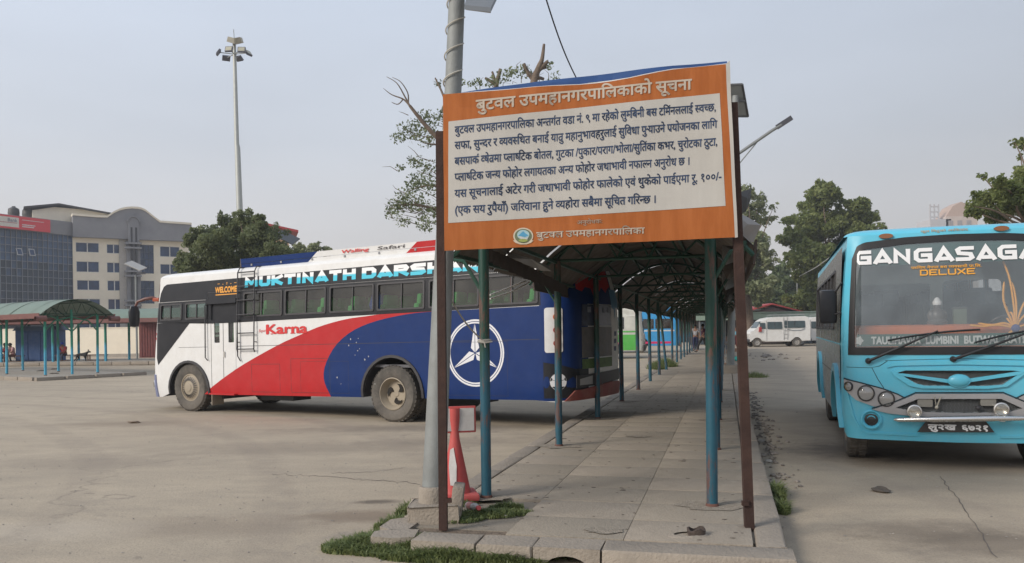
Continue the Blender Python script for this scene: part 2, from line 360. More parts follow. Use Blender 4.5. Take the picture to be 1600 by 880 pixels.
for k in range(40):
    for side, px_ in ((0, -.33), (1, 2.36)):
        a_ = -1.25+.45+k*.9
        if side == 0 and k < 1: continue
        o = link('kerb_stone', KM[(k*3+side) % 4], None, plat); o.location = (px_, a_, PH-.1+random.uniform(0, .006)); o.rotation_euler = (0, random.uniform(-.02, .02), random.uniform(-.012, .012))
for px_ in (-.33, 2.36):
    b = B(); b.box((px_, (34.9+AE)/2, PH/2), (.2, AE-34.9, PH)); b.build('kerb_run', KERB, plat)
for k, (p0, p1) in enumerate(((-.12, .36), (.365, .775), (1.245, 2.5))):
    me = kerb_mesh(p1-p0, .28, .2, 9+k); o = link('front_kerb_stone', me, None, plat); o.location = ((p0+p1)/2, -1.40, PH-.098); o.rotation_euler = (0, 0, pi/2+random.uniform(-.006, .006))
# kerb stone over the drain, with an arched mouth
lp = [(0, -.10), (.46, -.10), (.46, .105), (0, .105)]; arch = [(.06+.34*(.5-.5*cos(pi*k/10)), -.11+.155*sin(pi*k/10)**.7) for k in range(11)]
pl_ = [(0, -.10)]+arch+[(.46, -.10), (.46, .10), (0, .10)]
b = B(); b.prism(pl_, -.14, .14); b.build('drain_kerb_stone', KERB, plat, .6).location = (.78, -1.40, PH-.098)
dd_ = B()
for _ in range(420):
    a_, p_ = random.uniform(-1.2, 16)**1.0, random.uniform(-.2, 2.3); dd_.ico((p_, a_, PH+.002), random.uniform(.004, .018)*(1.6 if random.random() < .08 else 1), 1, (1.4, .8, .25), .35)
tag(dd_.build('crumbs', mat('dark_crumb', (.12, .10, .08), .95, var=.6, vs=6), plat), kind='stuff')
cc_ = B()
for a_, p_, r_ in ((3.3, -.02, .2), (0.02, 1.95, .2), (6.6, 0, .2), (6.6, 1.95, .2), (13.2, 1.95, .2), (9.9, 0, .2), (.0, -.02, .15), (4.4, .9, .12), (-1.0, 1.2, .1)):
    n_ = 18; cc_._f([cc_.bm.verts.new((p_+r_*1.5*(1+random.uniform(-.25, .2))*cos(2*pi*k/n_), a_+r_*(1+random.uniform(-.25, .2))*sin(2*pi*k/n_), PH+.006)) for k in range(n_)])
cc_.build('mortar_patch', mat('rough_mortar', (.31, .265, .21), .95, var=.4, vs=25, bump=.9, bs=80), plat)['kind'] = 'stuff'
# broken corner slabs
for k, (a_, p_, s_, rz) in enumerate(((-1.33, -.32, (.33, .28), .25), (-1.02, -.40, (.25, .42), .06), (-.72, -.36, (.2, .22), -.15))):
    b = B(); b.prism([(-.5, -.3), (-.1, -.5), (.5, -.42), (.48, .4), (0, .5), (-.5, .3)], -.05, .05, Matrix.Diagonal((s_[0], 1, s_[1], 1))); o = b.build('broken_kerb_stone', KERB, plat, .6); o.rotation_euler = (pi/2, 0, rz); o.location = (p_, a_, PH-.06); 

# ------------------------------------------------------------ grass, litter
def leaf_mat(name, c1, c2, tr=.25):
    if name in _m: return _m[name]
    m = bpy.data.materials.new(name); m.use_nodes = True; nt = m.node_tree; N = nt.nodes; L = nt.links; b = N['Principled BSDF']; b.inputs['Roughness'].default_value = .6
    g = N.new('ShaderNodeNewGeometry'); n = N.new('ShaderNodeTexNoise'); n.inputs['Scale'].default_value = .55 if 'grass' not in name else 9; n.inputs['Detail'].default_value = 8; n.inputs['Roughness'].default_value = .8; L.new(g.outputs['Position'], n.inputs['Vector'])
    r = N.new('ShaderNodeMapRange'); r.inputs[1].default_value = .38; r.inputs[2].default_value = .62; L.new(n.outputs[0], r.inputs[0])
    ri = N.new('ShaderNodeMath'); ri.operation = 'MULTIPLY_ADD'; ri.inputs[1].default_value = .55; L.new(g.outputs['Random Per Island'], ri.inputs[0]); L.new(r.outputs[0], ri.inputs[2]); ri2 = N.new('ShaderNodeMath'); ri2.operation = 'SUBTRACT'; ri2.inputs[1].default_value = .25; ri2.use_clamp = True; L.new(ri.outputs[0], ri2.inputs[0])
    x = N.new('ShaderNodeMix'); x.data_type = 'RGBA'; L.new(ri2.outputs[0], x.inputs[0]); x.inputs[6].default_value = (*c1, 1); x.inputs[7].default_value = (*c2, 1); L.new(x.outputs[2], b.inputs['Base Color'])
    t = N.new('ShaderNodeBsdfTranslucent'); L.new(x.outputs[2], t.inputs[0]); y = N.new('ShaderNodeMixShader'); y.inputs[0].default_value = tr
    L.new(b.outputs[0], y.inputs[1]); L.new(t.outputs[0], y.inputs[2]); L.new(y.outputs[0], N['Material Output'].inputs[0]); _m[name] = m; return m
GRASS = leaf_mat('grass_blades', (.12, .165, .06), (.27, .31, .12), .45)
DRYG = leaf_mat('dry_grass', (.22, .18, .09), (.34, .29, .17), .3)
def blades(spots, name, label, m=None, parent=None):
    """spots: (centre, rx, ry, rot, count, height)"""
    V = []; Fc = []; MI = []
    for c, rx, ry, rot, n, h in spots:
        for _ in range(n):
            q = RNG.random()**.6; th = RNG.random()*2*pi
            lx, ly = q*rx*cos(th), q*ry*sin(th); x = c[0]+lx*cos(rot)-ly*sin(rot); y = c[1]+lx*sin(rot)+ly*cos(rot)
            hh = h*(.45+RNG.random()*.8)*(1.15-q*.6); a = RNG.random()*2*pi; wd = .004+.004*RNG.random(); ben = (.35+RNG.random()*.9)*hh
            dx, dy = cos(a), sin(a); nx, ny = -dy*wd, dx*wd; k = len(V)
            V += [(x-nx, y-ny, c[2]), (x+nx, y+ny, c[2]), (x+dx*ben*.35-nx*.8, y+dy*ben*.35-ny*.8, c[2]+hh*.65), (x+dx*ben*.35+nx*.8, y+dy*ben*.35+ny*.8, c[2]+hh*.65), (x+dx*ben, y+dy*ben, c[2]+hh*(.95 if RNG.random() < .6 else .7))]
            Fc += [(k, k+1, k+3, k+2), (k+2, k+3, k+4)]; d = 1 if RNG.random() < .24 else 0; MI += [d, d]
    me = bpy.data.meshes.new(name); me.from_pydata(V, [], Fc); me.polygons.foreach_set('material_index', MI)
    o = link(name, me, [m or GRASS, DRYG]); return tag(o, label, None if parent else None, kind='stuff')
def P3(px, py, z=0): v = gp(px, py, z); return (v.x, v.y, z)
g1 = [(P3(655, 862), .66, .20, -.12, 5200, .10), (P3(575, 855), .34, .2, .3, 2600, .095), (P3(745, 868), .4, .09, -.2, 1500, .07), (P3(610, 835), .3, .07, .5, 700, .07), (P3(640, 800), .20, .06, 1.1, 800, .09), (P3(615, 822), .2, .07, .8, 700, .09), (P3(700, 876), .5, .10, -.15, 2200, .10), (P3(790, 880), .3, .06, -.2, 900, .08), (P3(840, 872), .25, .05, -.25, 300, .05)]
blades(g1, 'grass', 'green weedy grass growing along the front kerb left of the drain')
g2 = [(P3(755, 806, .1), .42, .13, .15, 2000, .055), (P3(715, 812, .1), .22, .14, 0, 900, .05), (P3(790, 795, .1), .16, .06, .1, 500, .06), (P3(720, 790, .1), .16, .05, 0, 350, .05)]
blades(g2, 'grass', 'green weeds in the bare planting gap beside the rusty left sign post')
blades([(P3(1215, 775), .06, .30, -.2, 900, .12), (P3(1222, 800), .06, .14, -.1, 500, .11)], 'grass', 'tuft of long grass against the right kerb')
blades([(tuple(S(25.6, -.25, .12)), .5, .7, 0, 1400, .34), (tuple(S(23.5, -.4, .12)), .35, .5, 0, 600, .3), (tuple(S(21.5, 2.1, .12)), .3, .8, 0, 900, .26), (tuple(S(20.5, 2.9, 0)), .5, .5, 0, 500, .2), (tuple(S(13.6, -.75, 0)), .25, .18, 0, 260, .09), (tuple(S(28.5, -.4, .12)), .3, .5, 0, 400, .3)], 'weeds', 'bushy green weeds round the far posts of the long shelter')
b = B(); b.quad(*[S(a, p, PH-.032) for a, p in ((-1.26, -.2), (-1.26, .5), (.02, .5), (.02, -.2))]); b.build('soil', mat('bare_soil', (.17, .13, .095), .95, var=.35, vs=14, bump=.8, bs=40))['kind'] = 'structure'
# grit and crumbs scattered over the yard
def grit(n, box, name, label, smin=.004, smax=.015):
    V = []; Fc = []
    for _ in range(n):
        x = RNG.uniform(box[0], box[1]); y = RNG.uniform(box[2], box[3])
        if S(0, 0).x: 
            d = Vector((x, y, 0))-SO; a_, p_ = d.dot(AX), d.dot(PX)
            z = PH if (-1.4 < a_ < 60 and -.4 < p_ < 2.44) else 0
            if z and RNG.random() < .7: continue
        r = smin+(smax-smin)*RNG.random()**3; k = len(V)
        for _k in range(6):
            q = [(1, 0, 0), (-1, 0, 0), (0, 1, 0), (0, -1, 0), (0, 0, .8), (0, 0, -.6)][_k]; j = r*RNG.uniform(.6, 1.25); V.append((x+q[0]*j, y+q[1]*j, z+q[2]*j*.7+r*.2))
        for f in ((0, 2, 4), (2, 1, 4), (1, 3, 4), (3, 0, 4)): Fc.append(tuple(k+i for i in f))
    me = bpy.data.meshes.new(name); me.from_pydata(V, [], Fc); return tag(link(name, me, mat('grit_stone', (.3, .27, .235), .95, var=.5, vs=3)), label, kind='stuff')
grit(2600, (-8, 6, 4.6, 14), 'gravel', 'loose grit scattered over the yard')
grit(1100, (-22, 10, 14, 34), 'gravel', 'coarser crumbs on the far part of the yard', .008, .026)
d = B()
for _ in range(260):
    q = S(random.uniform(1.5, 14), random.gauss(2.62, .09)); d.ico((q.x, q.y, .01), random.uniform(.012, .04), 1, (1, 1, .5), .3)
tag(d.build('rubble', mat('rubble', (.24, .21, .18), .95, var=.5, vs=5)), 'line of crumbled stones and dirt along the right kerb', kind='stuff')

# cracks and a mud stain on the yard surface
def flat(pts, z, name, m): bm = fill2d([pts], 0); return tag(link(name, finish(mapped(bm, lambda x, y, w_: Vector((x, y, z))), name), m), kind='structure')
def crack(px, wd, name='road_crack'):
    rr = random.Random(len(px)*7); P = [gp(*p) for p in px]; Q = []
    for a, c in zip(P, P[1:]):
        for k in range(9): Q.append(a+(c-a)*k/9+Vector((rr.gauss(0, .02), rr.gauss(0, .03), 0)))
    L_ = [(q.x, q.y-wd*rr.uniform(.2, 1)) for q in Q]; U_ = [(q.x, q.y+wd*rr.uniform(.2, 1)) for q in reversed(Q)]; flat(L_+U_, .004, name, mat('crack_dirt', (.13, .11, .095), .95, var=.3))
crack([(430, 741), (500, 744), (560, 749), (615, 752), (662, 758)], .012); crack([(515, 740), (575, 738), (640, 731)], .009)
def crack2(px, wd):
    rr = random.Random(5); P = [gp(*p) for p in px]; Q = []
    for a, c in zip(P, P[1:]):
        for k in range(9): Q.append(a+(c-a)*k/9+Vector((rr.gauss(0, .008), 0, 0)))
    flat([(q.x-wd*rr.uniform(.3, 1), q.y) for q in Q]+[(q.x+wd*rr.uniform(.3, 1), q.y) for q in reversed(Q)], .004, 'road_crack', mat('crack_dirt', (.13, .11, .095), .95, var=.3))
crack2([(1470, 745), (1500, 785), (1530, 830), (1558, 878)], .006)
# scraps one can point at
def scrap(name, label, cat, px, py, z, s, col, flat=.3):
    b = B(); b.ico((0, 0, s*flat*.55), s, 2, (1, .7, flat), .3); o = b.build(name, mat(name+'_'+cat+str(col[0]), col, .8, var=.2), None); v = gp(px, py, z); o.location = v; o.rotation_euler = (0, 0, random.uniform(0, 3)); return tag(o, label, cat)
scrap('stone', 'pale stone wedged by the rear wheel of the red white and blue bus', 'stone', 637, 658, 0, .12, (.36, .33, .28), .5)
scrap('plastic_scrap', 'pinkish red plastic scrap in the grass before the front kerb', 'litter', 714, 856, .03, .035, (.6, .12, .1), .5)
scrap('paper_scrap', 'white paper scrap on the road far left beside the island shelter', 'litter', 131, 563, .1, .18, (.75, .74, .72), .4)
scrap('dark_rag', 'dark crumpled rag on the road right of the sign', 'litter', 1376, 768, 0, .10, (.09, .075, .06), .3)
scrap('leaf_litter', 'brown dry leaf clump on the road below the blue bus side', 'litter', 210, 661, 0, .13, (.16, .11, .07), .18)
scrap('green_bag', 'turquoise plastic bag beyond the second solar pole', 'bag', 1152, 564, 0, .28, (.05, .42, .36), .45)
scrap('stone', 'pale stone in front of the front left wheel of the turquoise bus', 'stone', 1200, 723, 0, .05, (.42, .39, .34), .5)
scrap('stone', 'whitish stone at the right kerb beside the second shelter post', 'stone', 1190, 692, 0, .06, (.34, .31, .27), .5)
# bottle
M = Matrix.Translation(gp(738, 800, .11)+Vector((0, 0, .045))) @ Matrix.Rotation(R(25), 4, 'Z') @ Matrix.Rotation(pi/2-.1, 4, 'X')
bt = empty('plastic_bottle', gp(738, 800, .11), 0, 'crushed clear plastic bottle with a red cap lying in the weeds by the sign post', 'bottle'); bt.matrix_world = M
b = B(); b.lathe([(0, -.1), (.028, -.1), (.033, -.09), (.033, .03), (.03, .05), (.034, .07), (.018, .1), (.015, .12), (0, .12)], 12); b.build('bottle_body', mat('cloudy_plastic', (.5, .49, .46), .3, var=.1), bt, .6)
b = B(); b.lathe([(0, .118), (.02, .118), (.02, .145), (0, .145)], 12); b.build('cap', mat('cap_red', (.65, .1, .1), .5), bt, .6)
b = B(); b.lathe([(.034, -.05), (.035, -.05), (.035, .03), (.034, .03)], 12); b.build('paper_band', mat('band_pink', (.55, .22, .2), .6), bt, .6)
# cut pipe stub in the pavement
ps = empty('pipe_stub', gp(1088, 836, .12), .15, 'cut off rusty pipe stub sticking out of the front paving', 'pipe')
b = B(); b.lathe([(.058, -.02), (.062, .05), (.05, .055), (.05, -.02)], 16, close=True)
for v in b.bm.verts:
    if v.co.z > .02: v.co.z += .012*sin(3*atan2(v.co.y, v.co.x))-.008; v.co.x *= 1.1
b.build('pipe', mat('pipe_rust', (.075, .055, .045), .8, var=.4, vs=20, bump=.5), ps, .6)
b = B(); b.lathe([(.09, .0), (.085, .006), (.063, .012)], 14)
for v in b.bm.verts: v.co.x = v.co.x*1.7-.06
b.build('mortar_collar', KERB, ps, .6)

# ------------------------------------------------------------ lettering
_adv = {}
def text_bm(s, bold=0.0, ext=0.0, size=1.0):
    cu = bpy.data.curves.new('lettering', 'FONT'); cu.body = s; cu.size = size; cu.offset = bold; cu.extrude = ext; cu.resolution_u = 3
    ob = bpy.data.objects.new('lettering', cu); me = bpy.data.meshes.new_from_object(ob); bpy.data.objects.remove(ob); bpy.data.curves.remove(cu)
    bm = bmesh.new(); bm.from_mesh(me); bpy.data.meshes.remove(me); return bm
def advance(s):
    if s not in _adv:
        m = []
        for q in (s+'।', '।'):
            bm = text_bm(q); m.append(max(v.co.x for v in bm.verts)); bm.free()
        _adv[s] = m[0]-m[1]
    return _adv[s]
def join_bm(dst, src, f):
    vm = {}
    for v in src.verts: vm[v] = dst.verts.new(f(v.co))
    for fc in src.faces:
        try: q = dst.faces.new([vm[v] for v in fc.verts]); q.material_index = fc.material_index
        except ValueError: pass
def deva(s, bold=.02, space=.26):
    T0_ = lambda q: text_bm(q, 0)
    """visual-order Devanagari: <X> = half form of X, ^ = reph over what precedes, _ = rakar under what precedes, ~ = eyelash ra"""
    out = bmesh.new(); x = 0.0; i = 0; run = ''
    def flush():
        nonlocal run, x
        if run:
            bm = text_bm(run, 0); join_bm(out, bm, lambda c, x=x: Vector((c.x+x, c.y, 0))); bm.free(); x += advance(run); run = ''
    while i < len(s):
        ch = s[i]
        if ch == '<':
            flush(); g = s[i+1]; i += 3
            bm = text_bm(g, 0); xr = max(v.co.x for v in bm.verts if v.co.y < .22) if g not in 'क' else .42
            cut = xr-.075 if g not in 'क' else .36
            bmesh.ops.bisect_plane(bm, geom=bm.verts[:]+bm.edges[:]+bm.faces[:], plane_co=(cut, 0, 0), plane_no=(1, 0, 0), clear_outer=True)
            join_bm(out, bm, lambda c, x=x: Vector((c.x+x, c.y, 0))); bm.free(); x += cut+.012; continue
        if ch == '^':
            flush(); P = [(x-.10, .62), (x-.13, .70), (x-.10, .79), (x-.02, .82), (x+.02, .79), (x-.02, .76), (x-.07, .74), (x-.09, .70), (x-.06, .62)]
            v = [out.verts.new((a-.04, b_, 0)) for a, b_ in P]; out.faces.new(v[::-1]); i += 1; continue
        if ch == '_':
            flush(); v = [out.verts.new((x+a, b_, 0)) for a, b_ in ((-.13, .20), (-.13, .28), (-.33, .09), (-.28, .04))]; out.faces.new(v); i += 1; continue
        if ch == '~':
            flush(); v = [out.verts.new((x+a, b_, 0)) for a, b_ in ((0, .36), (.08, .44), (.2, .36), (.2, .28), (.08, .34), (0, .28))]; out.faces.new(v[::-1]); x += .18; i += 1; continue
        if ch == ' ':
            flush(); x += space; i += 1; continue
        run += ch; i += 1
    flush(); return embolden(out, bold), x
def embolden(bm, k):
    """heavier strokes: the same flat letters laid again a hair beside and above"""
    if k <= 0: return bm
    src = bm.copy()
    for i, (dx, dy) in enumerate(((k, 0), (-k, 0), (0, k), (0, -k), (k*.7, k*.7), (-k*.7, -k*.7))): join_bm(bm, src, lambda c, i=i, dx=dx, dy=dy: Vector((c.x+dx, c.y+dy, (i+1)*.00012)))
    src.free(); return bm
def thick_shell(bm, t):
    """give flat lettering a real edge"""
    fs = bm.faces[:]
    r = bmesh.ops.extrude_face_region(bm, geom=fs)
    for v in r['geom']:
        if isinstance(v, bmesh.types.BMVert): v.co.z += t
    return bm
# letters drawn with a broad pen: polylines in a 1 x 1 box
PEN = {
 'G': [[(1, 1), (.22, 1), (0, .8), (0, .2), (.22, 0), (1, 0), (1, .5), (.5, .5)]],
 'A': [[(0, 0), (.5, 1), (1.05, 0)], [(.35, .12), (.8, .12)]],
 'N': [[(0, 0), (0, 1), (.9, 0), (.9, 1)]],
 'S': [[(1, 1), (.2, 1), (0, .85), (.1, .55), (.9, .45), (1, .15), (.8, 0), (0, 0)]],
 'R': [[(0, 0), (0, 1), (.85, 1), (1, .8), (.85, .5), (.2, .5), (1, 0)]],
 'D': [[(0, 0), (0, 1), (.8, 1), (1, .8), (1, .2), (.8, 0), (0, 0)]],
 'E': [[(1, 1), (0, 1), (0, 0), (1, 0)], [(0, .5), (.85, .5)]],
 'L': [[(0, 1), (0, 0), (1, 0)]], 'U': [[(0, 1), (0, .15), (.15, 0), (.85, 0), (1, .15), (1, 1)]],
 'X': [[(0, 0), (1, 1)], [(0, 1), (1, 0)]],
 'M': [[(0, 0), (0, 1), (.5, .25), (1, 1), (1, 0)]], 'K': [[(0, 0), (0, 1)], [(1, 1), (.08, .5), (1, 0)]], 'T': [[(0, 1), (1, 1)], [(.5, 1), (.5, 0)]],
 'I': [[(0, 0), (0, 1)]], 'H': [[(0, 0), (0, 1)], [(1, 0), (1, 1)], [(0, .5), (1, .5)]],
}
def pen(s, pw=.16, wid=.8, gap=.2, widths={}):
    out = bmesh.new(); x = 0; h = pw/2
    for ch in s:
        if ch == ' ': x += wid*.6; continue
        w_ = widths.get(ch, wid)
        for li, pl in enumerate(PEN[ch]):
            P = [Vector((x+h+(w_-pw)*a, h+(1-pw)*b_)) for a, b_ in pl]; n = len(P); closed = (P[0]-P[-1]).length < 1e-6
            if closed: P = P[:-1]; n -= 1
            A = []; Bv = []
            for i in range(n):
                d0 = (P[i]-P[i-1]).normalized() if (i or closed) else None
                d1 = (P[(i+1) % n]-P[i]).normalized() if (i < n-1 or closed) else None
                if d0 is None: d0 = d1; 
                if d1 is None: d1 = d0
                nn_ = Vector((-d0.y-d1.y, d0.x+d1.x)); nn_.normalize(); k = 1/max(.45, nn_.dot(Vector((-d0.y, d0.x))))
                q = P[i].copy()
                if not closed and i == 0: q -= d0*h*.9
                if not closed and i == n-1: q += d1*h*.9
                z = li*1e-4
                A.append(out.verts.new((*(q+nn_*h*k), z))); Bv.append(out.verts.new((*(q-nn_*h*k), z)))
            for i in range(n if closed else n-1):
                j = (i+1) % n
                try: out.faces.new((A[i], A[j], Bv[j], Bv[i]))
                except ValueError: pass
        x += w_+gap
    return out, x-gap

# ------------------------------------------------------------ notice sign
LB = gp(692, 825, .12); RB = gp(1172, 825, .12)
SGX = (RB-LB).normalized(); SGN = Vector((SGX.y, -SGX.x, 0))      # towards the viewer
sign = empty('notice_sign', (LB+RB)/2, 0, 'large faded orange Nepali notice board on two rusty brown steel posts', 'notice board')
def inv(o): return Matrix.Translation(-o.location)
def local(o, v): return v-o.location
wr = lambda x, y: .006*sin(x*.031+y*.012)+.004*sin(x*.011-y*.05)+.010*math.exp(-((y-(150-.1*(x-694)))/14)**2)*sin(x*.045)
def SG(x, y, off=0): return local(sign, onplane(x, y, LB, SGN)+SGN*(.045+off+wr(x, y)))
def sg_part(bm, off, name, m, parent=sign, t=.0):
    for v in bm.verts: v.co = SG(v.co.x, -v.co.y, off+v.co.z)
    return link(name, finish(bm, name, recalc=True), m, parent)
PXU = list(range(694, 1150, 24)); PXV = [-y for y in range(90, 400, 20)]
TOPE = [(693, 149.9), (760, 146), (831.5, 139.3), (905, 135), (983, 125), (1050, 111.8), (1100, 106), (1135, 103.4)]
neg = lambda pts: [(x, -y) for x, y in pts]
ORANGE = mat('faded_orange_flex', (.40, .115, .027), .6, var=.2, vs=2.2, spec=.2, dust=.25, dustcol=(.36, .18, .08), dsc=2.2, stretch=(7, 7, 1))
bm = fill2d([neg(smoothline(TOPE, 3)+[(1140, 190), (1148, 372)]+[(920, 382.5), (696, 393)])], .0, PXU, PXV); sg_part(bm, 0, 'flex_banner', ORANGE)
bm = fill2d([neg([(718.7, 146.4), (785.7, 135.8), (920, 119), (1050, 104), (1135, 97), (1137, 110), (1140, 190), (720, 190)])], .0, PXU, PXV); sg_part(bm, -.03, 'blue_backing_sheet', mat('blue_flex', (.03, .085, .25), .45, var=.15))
hem = [(720, 147.6), (831.5, 138), (905, 133.3), (983, 123.2), (1050, 109.8), (1135, 101.5)]
bm = fill2d([neg(hem+[(x, y+2.6) for x, y in reversed(hem)])], .0, PXU); sg_part(bm, -.012, 'white_hem', WHITE)
PALE = mat('pale_flex', (.50, .475, .43), .5, var=.07, vs=1.5, dust=.35, dustcol=(.45, .42, .37), stretch=(6, 6, 1))
bm = fill2d([neg([(701.8, 192), (910, 170.5), (1123, 148), (1131.5, 323.5), (920, 337), (701.8, 350)])], .0, PXU, PXV); sg_part(bm, .002, 'white_text_field', PALE)
for yy in ((1136, 103, 1150, 372),):
    bm = fill2d([neg([(1132, 104), (1138, 98), (1150.5, 372), (1146, 373)])], .0, (), PXV); sg_part(bm, .003, 'white_edge', PALE)
INK = mat('navy_ink', (.035, .062, .13), .5, var=.15); CREAM = mat('cream_ink', (.52, .44, .35), .5, var=.08)
def sign_line(s, p0, p1, h, m, bold, name='lettering'):
    bm, W = deva(s, bold)
    for v in bm.verts:
        t = v.co.x/W; v.co = Vector((p0[0]+(p1[0]-p0[0])*t, -(p0[1]+(p1[1]-p0[1])*t)+v.co.y/.62*h, 0))
    sg_part(bm, .0045, name, m)
sign_line('बुटवल उपमहानगरपािलकाको सूचना', (745, 175.5), (1079, 142), 15.5, CREAM, .024, 'title_lettering')
for s, a, b_ in (('बुटवल उपमहानगरपािलका अ<न>तग^त वडा नं. ९ मा रहेको लु<म>िबनी बस टिम^नललाई <स>व<च>छ,', (711.7, 211.5), (1117, 175.6)),
                 ('सफा, सु<न>दर र <व>यव<स>िथत बनाई यात_ु महानुभावहरुलाई सुिवधा पु~याउने प_योजनका लािग', (711.7, 235.5), (1118.5, 202.3)),
                 ('बसपाक^ <क>षेत_मा <प>ला<ष>िटक बोतल, गुटका /पुकार/पराग/भोला/सुित^का कभर, चुरोटका ठुटा,', (711.7, 260.3), (1119, 229.5)),
                 ('<प>ला<ष>िटक ज<न>य फोहोर लगायतका अ<न>य फोहोर जथाभावी नफा<ल>न अनुरोध छ ।', (711.7, 285), (1077, 259)),
                 ('यस सूचनालाई अटेर गरी जथाभावी फोहोर फालेको एवं थुकेको पाईएमा रू. १००/-', (711.7, 310.3), (1125.6, 283)),
                 ('(एक सय रुपैयाँ) जिरवाना हुने <व>यहोरा सबैमा सूिचत गिर<न>छ ।', (711.7, 336), (1024.5, 318.5))):
    sign_line(s, a, b_, 11.2, INK, .02)
sign_line('अनुरोधक:', (901, 352.2), (941, 350), 5.6, CREAM, .01)
sign_line('बुटवल उपमहानगरपािलका', (838.5, 373.5), (1006, 365.8), 9, CREAM, .022)
# municipal emblem: wreathed round seal with blue peak and green foot
def disc(cx, cy, pts, off, name, c, parent=sign): bm = fill2d([[(cx+x, -(cy+y)) for x, y in pts]], 0); sg_part(bm, off, name, mat(name+'_print', c, .5, var=.2, vs=20), parent)
ov = lambda rx, ry, n=22: [(rx*cos(2*pi*k/n), ry*sin(2*pi*k/n)) for k in range(n)]
sl_ = [(15.5*cos(a), 13*sin(a)) for a in [R(t) for t in range(150, 391, 12)]]+[(16, 7), (12, 10.5), (5, 13), (-5, 13), (-12, 10.5), (-16, 7)]
disc(818, 370, sl_, .0045, 'emblem', (.58, .50, .38)); disc(818, 370, ov(13.4, 11), .006, 'emblem_wreath', (.13, .16, .09)); disc(818, 368, ov(9.5, 7.5), .0075, 'emblem_sky', (.35, .5, .52))
disc(818, 368, [(-8, 2), (-3, -3), (0, -5.5), (3, -2.5), (8, 1), (3, 3.5), (-3, 2.5)], .009, 'emblem_peak', (.08, .30, .48)); disc(818, 372, [(-8, -2), (-3, -1), (2, 1), (8, 0), (6, 4), (-3, 3)], .0105, 'emblem_river', (.55, .54, .52)); disc(818, 377, ov(7, 2.5), .012, 'emblem_field', (.30, .34, .09))
sign_ = sign
# steel: posts (angle sections) and the back frame
def angle_post(px0, py0, px1, py1, P, wdt, name='post'):
    a = onplane(px0, py0, P, SGN); c = onplane(px1, py1, P, SGN); a.z = min(a.z, .10)
    b = B(); o1 = -SGN*.0
    b.bar(local(sign, a)-SGN*.0, local(sign, c), wdt, .008, up=SGN)
    b.bar(local(sign, a+SGX*(-wdt/2+.004)-SGN*.03), local(sign, c+SGX*(-wdt/2+.004)-SGN*.03), .008, .055, up=SGN)
    b.bar(local(sign, a+SGX*(wdt/2-.004)-SGN*.03), local(sign, c+SGX*(wdt/2-.004)-SGN*.03), .008, .055, up=SGN)
    return b.build(name, STEELDK, sign)
angle_post(692, 826, 687, 205, LB, .062); angle_post(1172, 826, 1145.5, 160, RB, .066)
b = B()
for (x0, y0, x1, y1) in ((694, 156, 1136, 110), (696, 388, 1147, 367), (695, 270, 1143, 240), (697, 156, 697, 388), (845, 145, 845, 378), (990, 130, 990, 372), (1137, 112, 1146, 368)):
    q0 = local(sign, onplane(x0, y0, LB, SGN)-SGN*.02); q1 = local(sign, onplane(x1, y1, LB, SGN)-SGN*.02); b.bar(q0, q1, .03, .03, up=SGN)
b.build('back_frame', STEELDK, sign)
bm = fill2d([neg([(697, 152), (1134, 108), (1146, 370), (698, 390)])], 0); sg_part(bm, -.04, 'back_sheet', mat('back_sheet_grey', (.25, .24, .22), .6))
b = B(); q = local(sign, onplane(1164, 786, LB, SGN)); b.box(q+SGN*.01, (.05, .03, .035)); q2 = local(sign, onplane(697, 782, LB, SGN)); b.box(q2+SGX*.02+SGN*.01, (.05, .02, .03)); b.build('bracket', STEELDK, sign)

# ------------------------------------------------------------ shelters
def post_mat(name, low, high, zs, rust=.5):
    m = mat(name, low, .5, var=.15, vs=4); nt = m.node_tree; N = nt.nodes; L = nt.links; b = N['Principled BSDF']
    tc = N.new('ShaderNodeTexCoord'); sp = N.new('ShaderNodeSeparateXYZ'); L.new(tc.outputs['Object'], sp.inputs[0])
    gm = N.new('ShaderNodeNewGeometry'); n = N.new('ShaderNodeTexNoise'); n.inputs['Scale'].default_value = 4; n.inputs['Detail'].default_value = 7; n.inputs['Roughness'].default_value = .7
    mp = N.new('ShaderNodeMapping'); mp.inputs['Scale'].default_value = (2.2, 2.2, .45); L.new(gm.outputs['Position'], mp.inputs[0]); L.new(mp.outputs[0], n.inputs['Vector'])
    ad = N.new('ShaderNodeMath'); ad.operation = 'MULTIPLY_ADD'; ad.inputs[1].default_value = .9; L.new(n.outputs[0], ad.inputs[0]); L.new(sp.outputs[2], ad.inputs[2])
    r = N.new('ShaderNodeMapRange'); r.inputs[1].default_value = zs+.30; r.inputs[2].default_value = zs+.55; L.new(ad.outputs[0], r.inputs[0])
    src = b.inputs['Base Color'].links[0].from_socket
    x = N.new('ShaderNodeMix'); x.data_type = 'RGBA'; L.new(r.outputs[0], x.inputs[0]); L.new(src, x.inputs[6]); x.inputs[7].default_value = (*high, 1)
    n2 = N.new('ShaderNodeTexNoise'); n2.inputs['Scale'].default_value = 5; n2.inputs['Detail'].default_value = 9; n2.inputs['Roughness'].default_value = .75; L.new(mp.outputs[0], n2.inputs['Vector'])
    r2 = N.new('ShaderNodeMapRange'); r2.inputs[1].default_value = .66-.2*rust; r2.inputs[2].default_value = .74-.2*rust; r2.inputs[3].default_value = 0; r2.inputs[4].default_value = .9; L.new(n2.outputs[0], r2.inputs[0])
    y = N.new('ShaderNodeMix'); y.data_type = 'RGBA'; L.new(r2.outputs[0], y.inputs[0]); L.new(x.outputs[2], y.inputs[6]); y.inputs[7].default_value = (.12, .055, .04, 1); L.new(y.outputs[2], b.inputs['Base Color'])
    return m
PM = post_mat('green_blue_post', (.014, .085, .125), (.008, .052, .036), 1.2, .75)
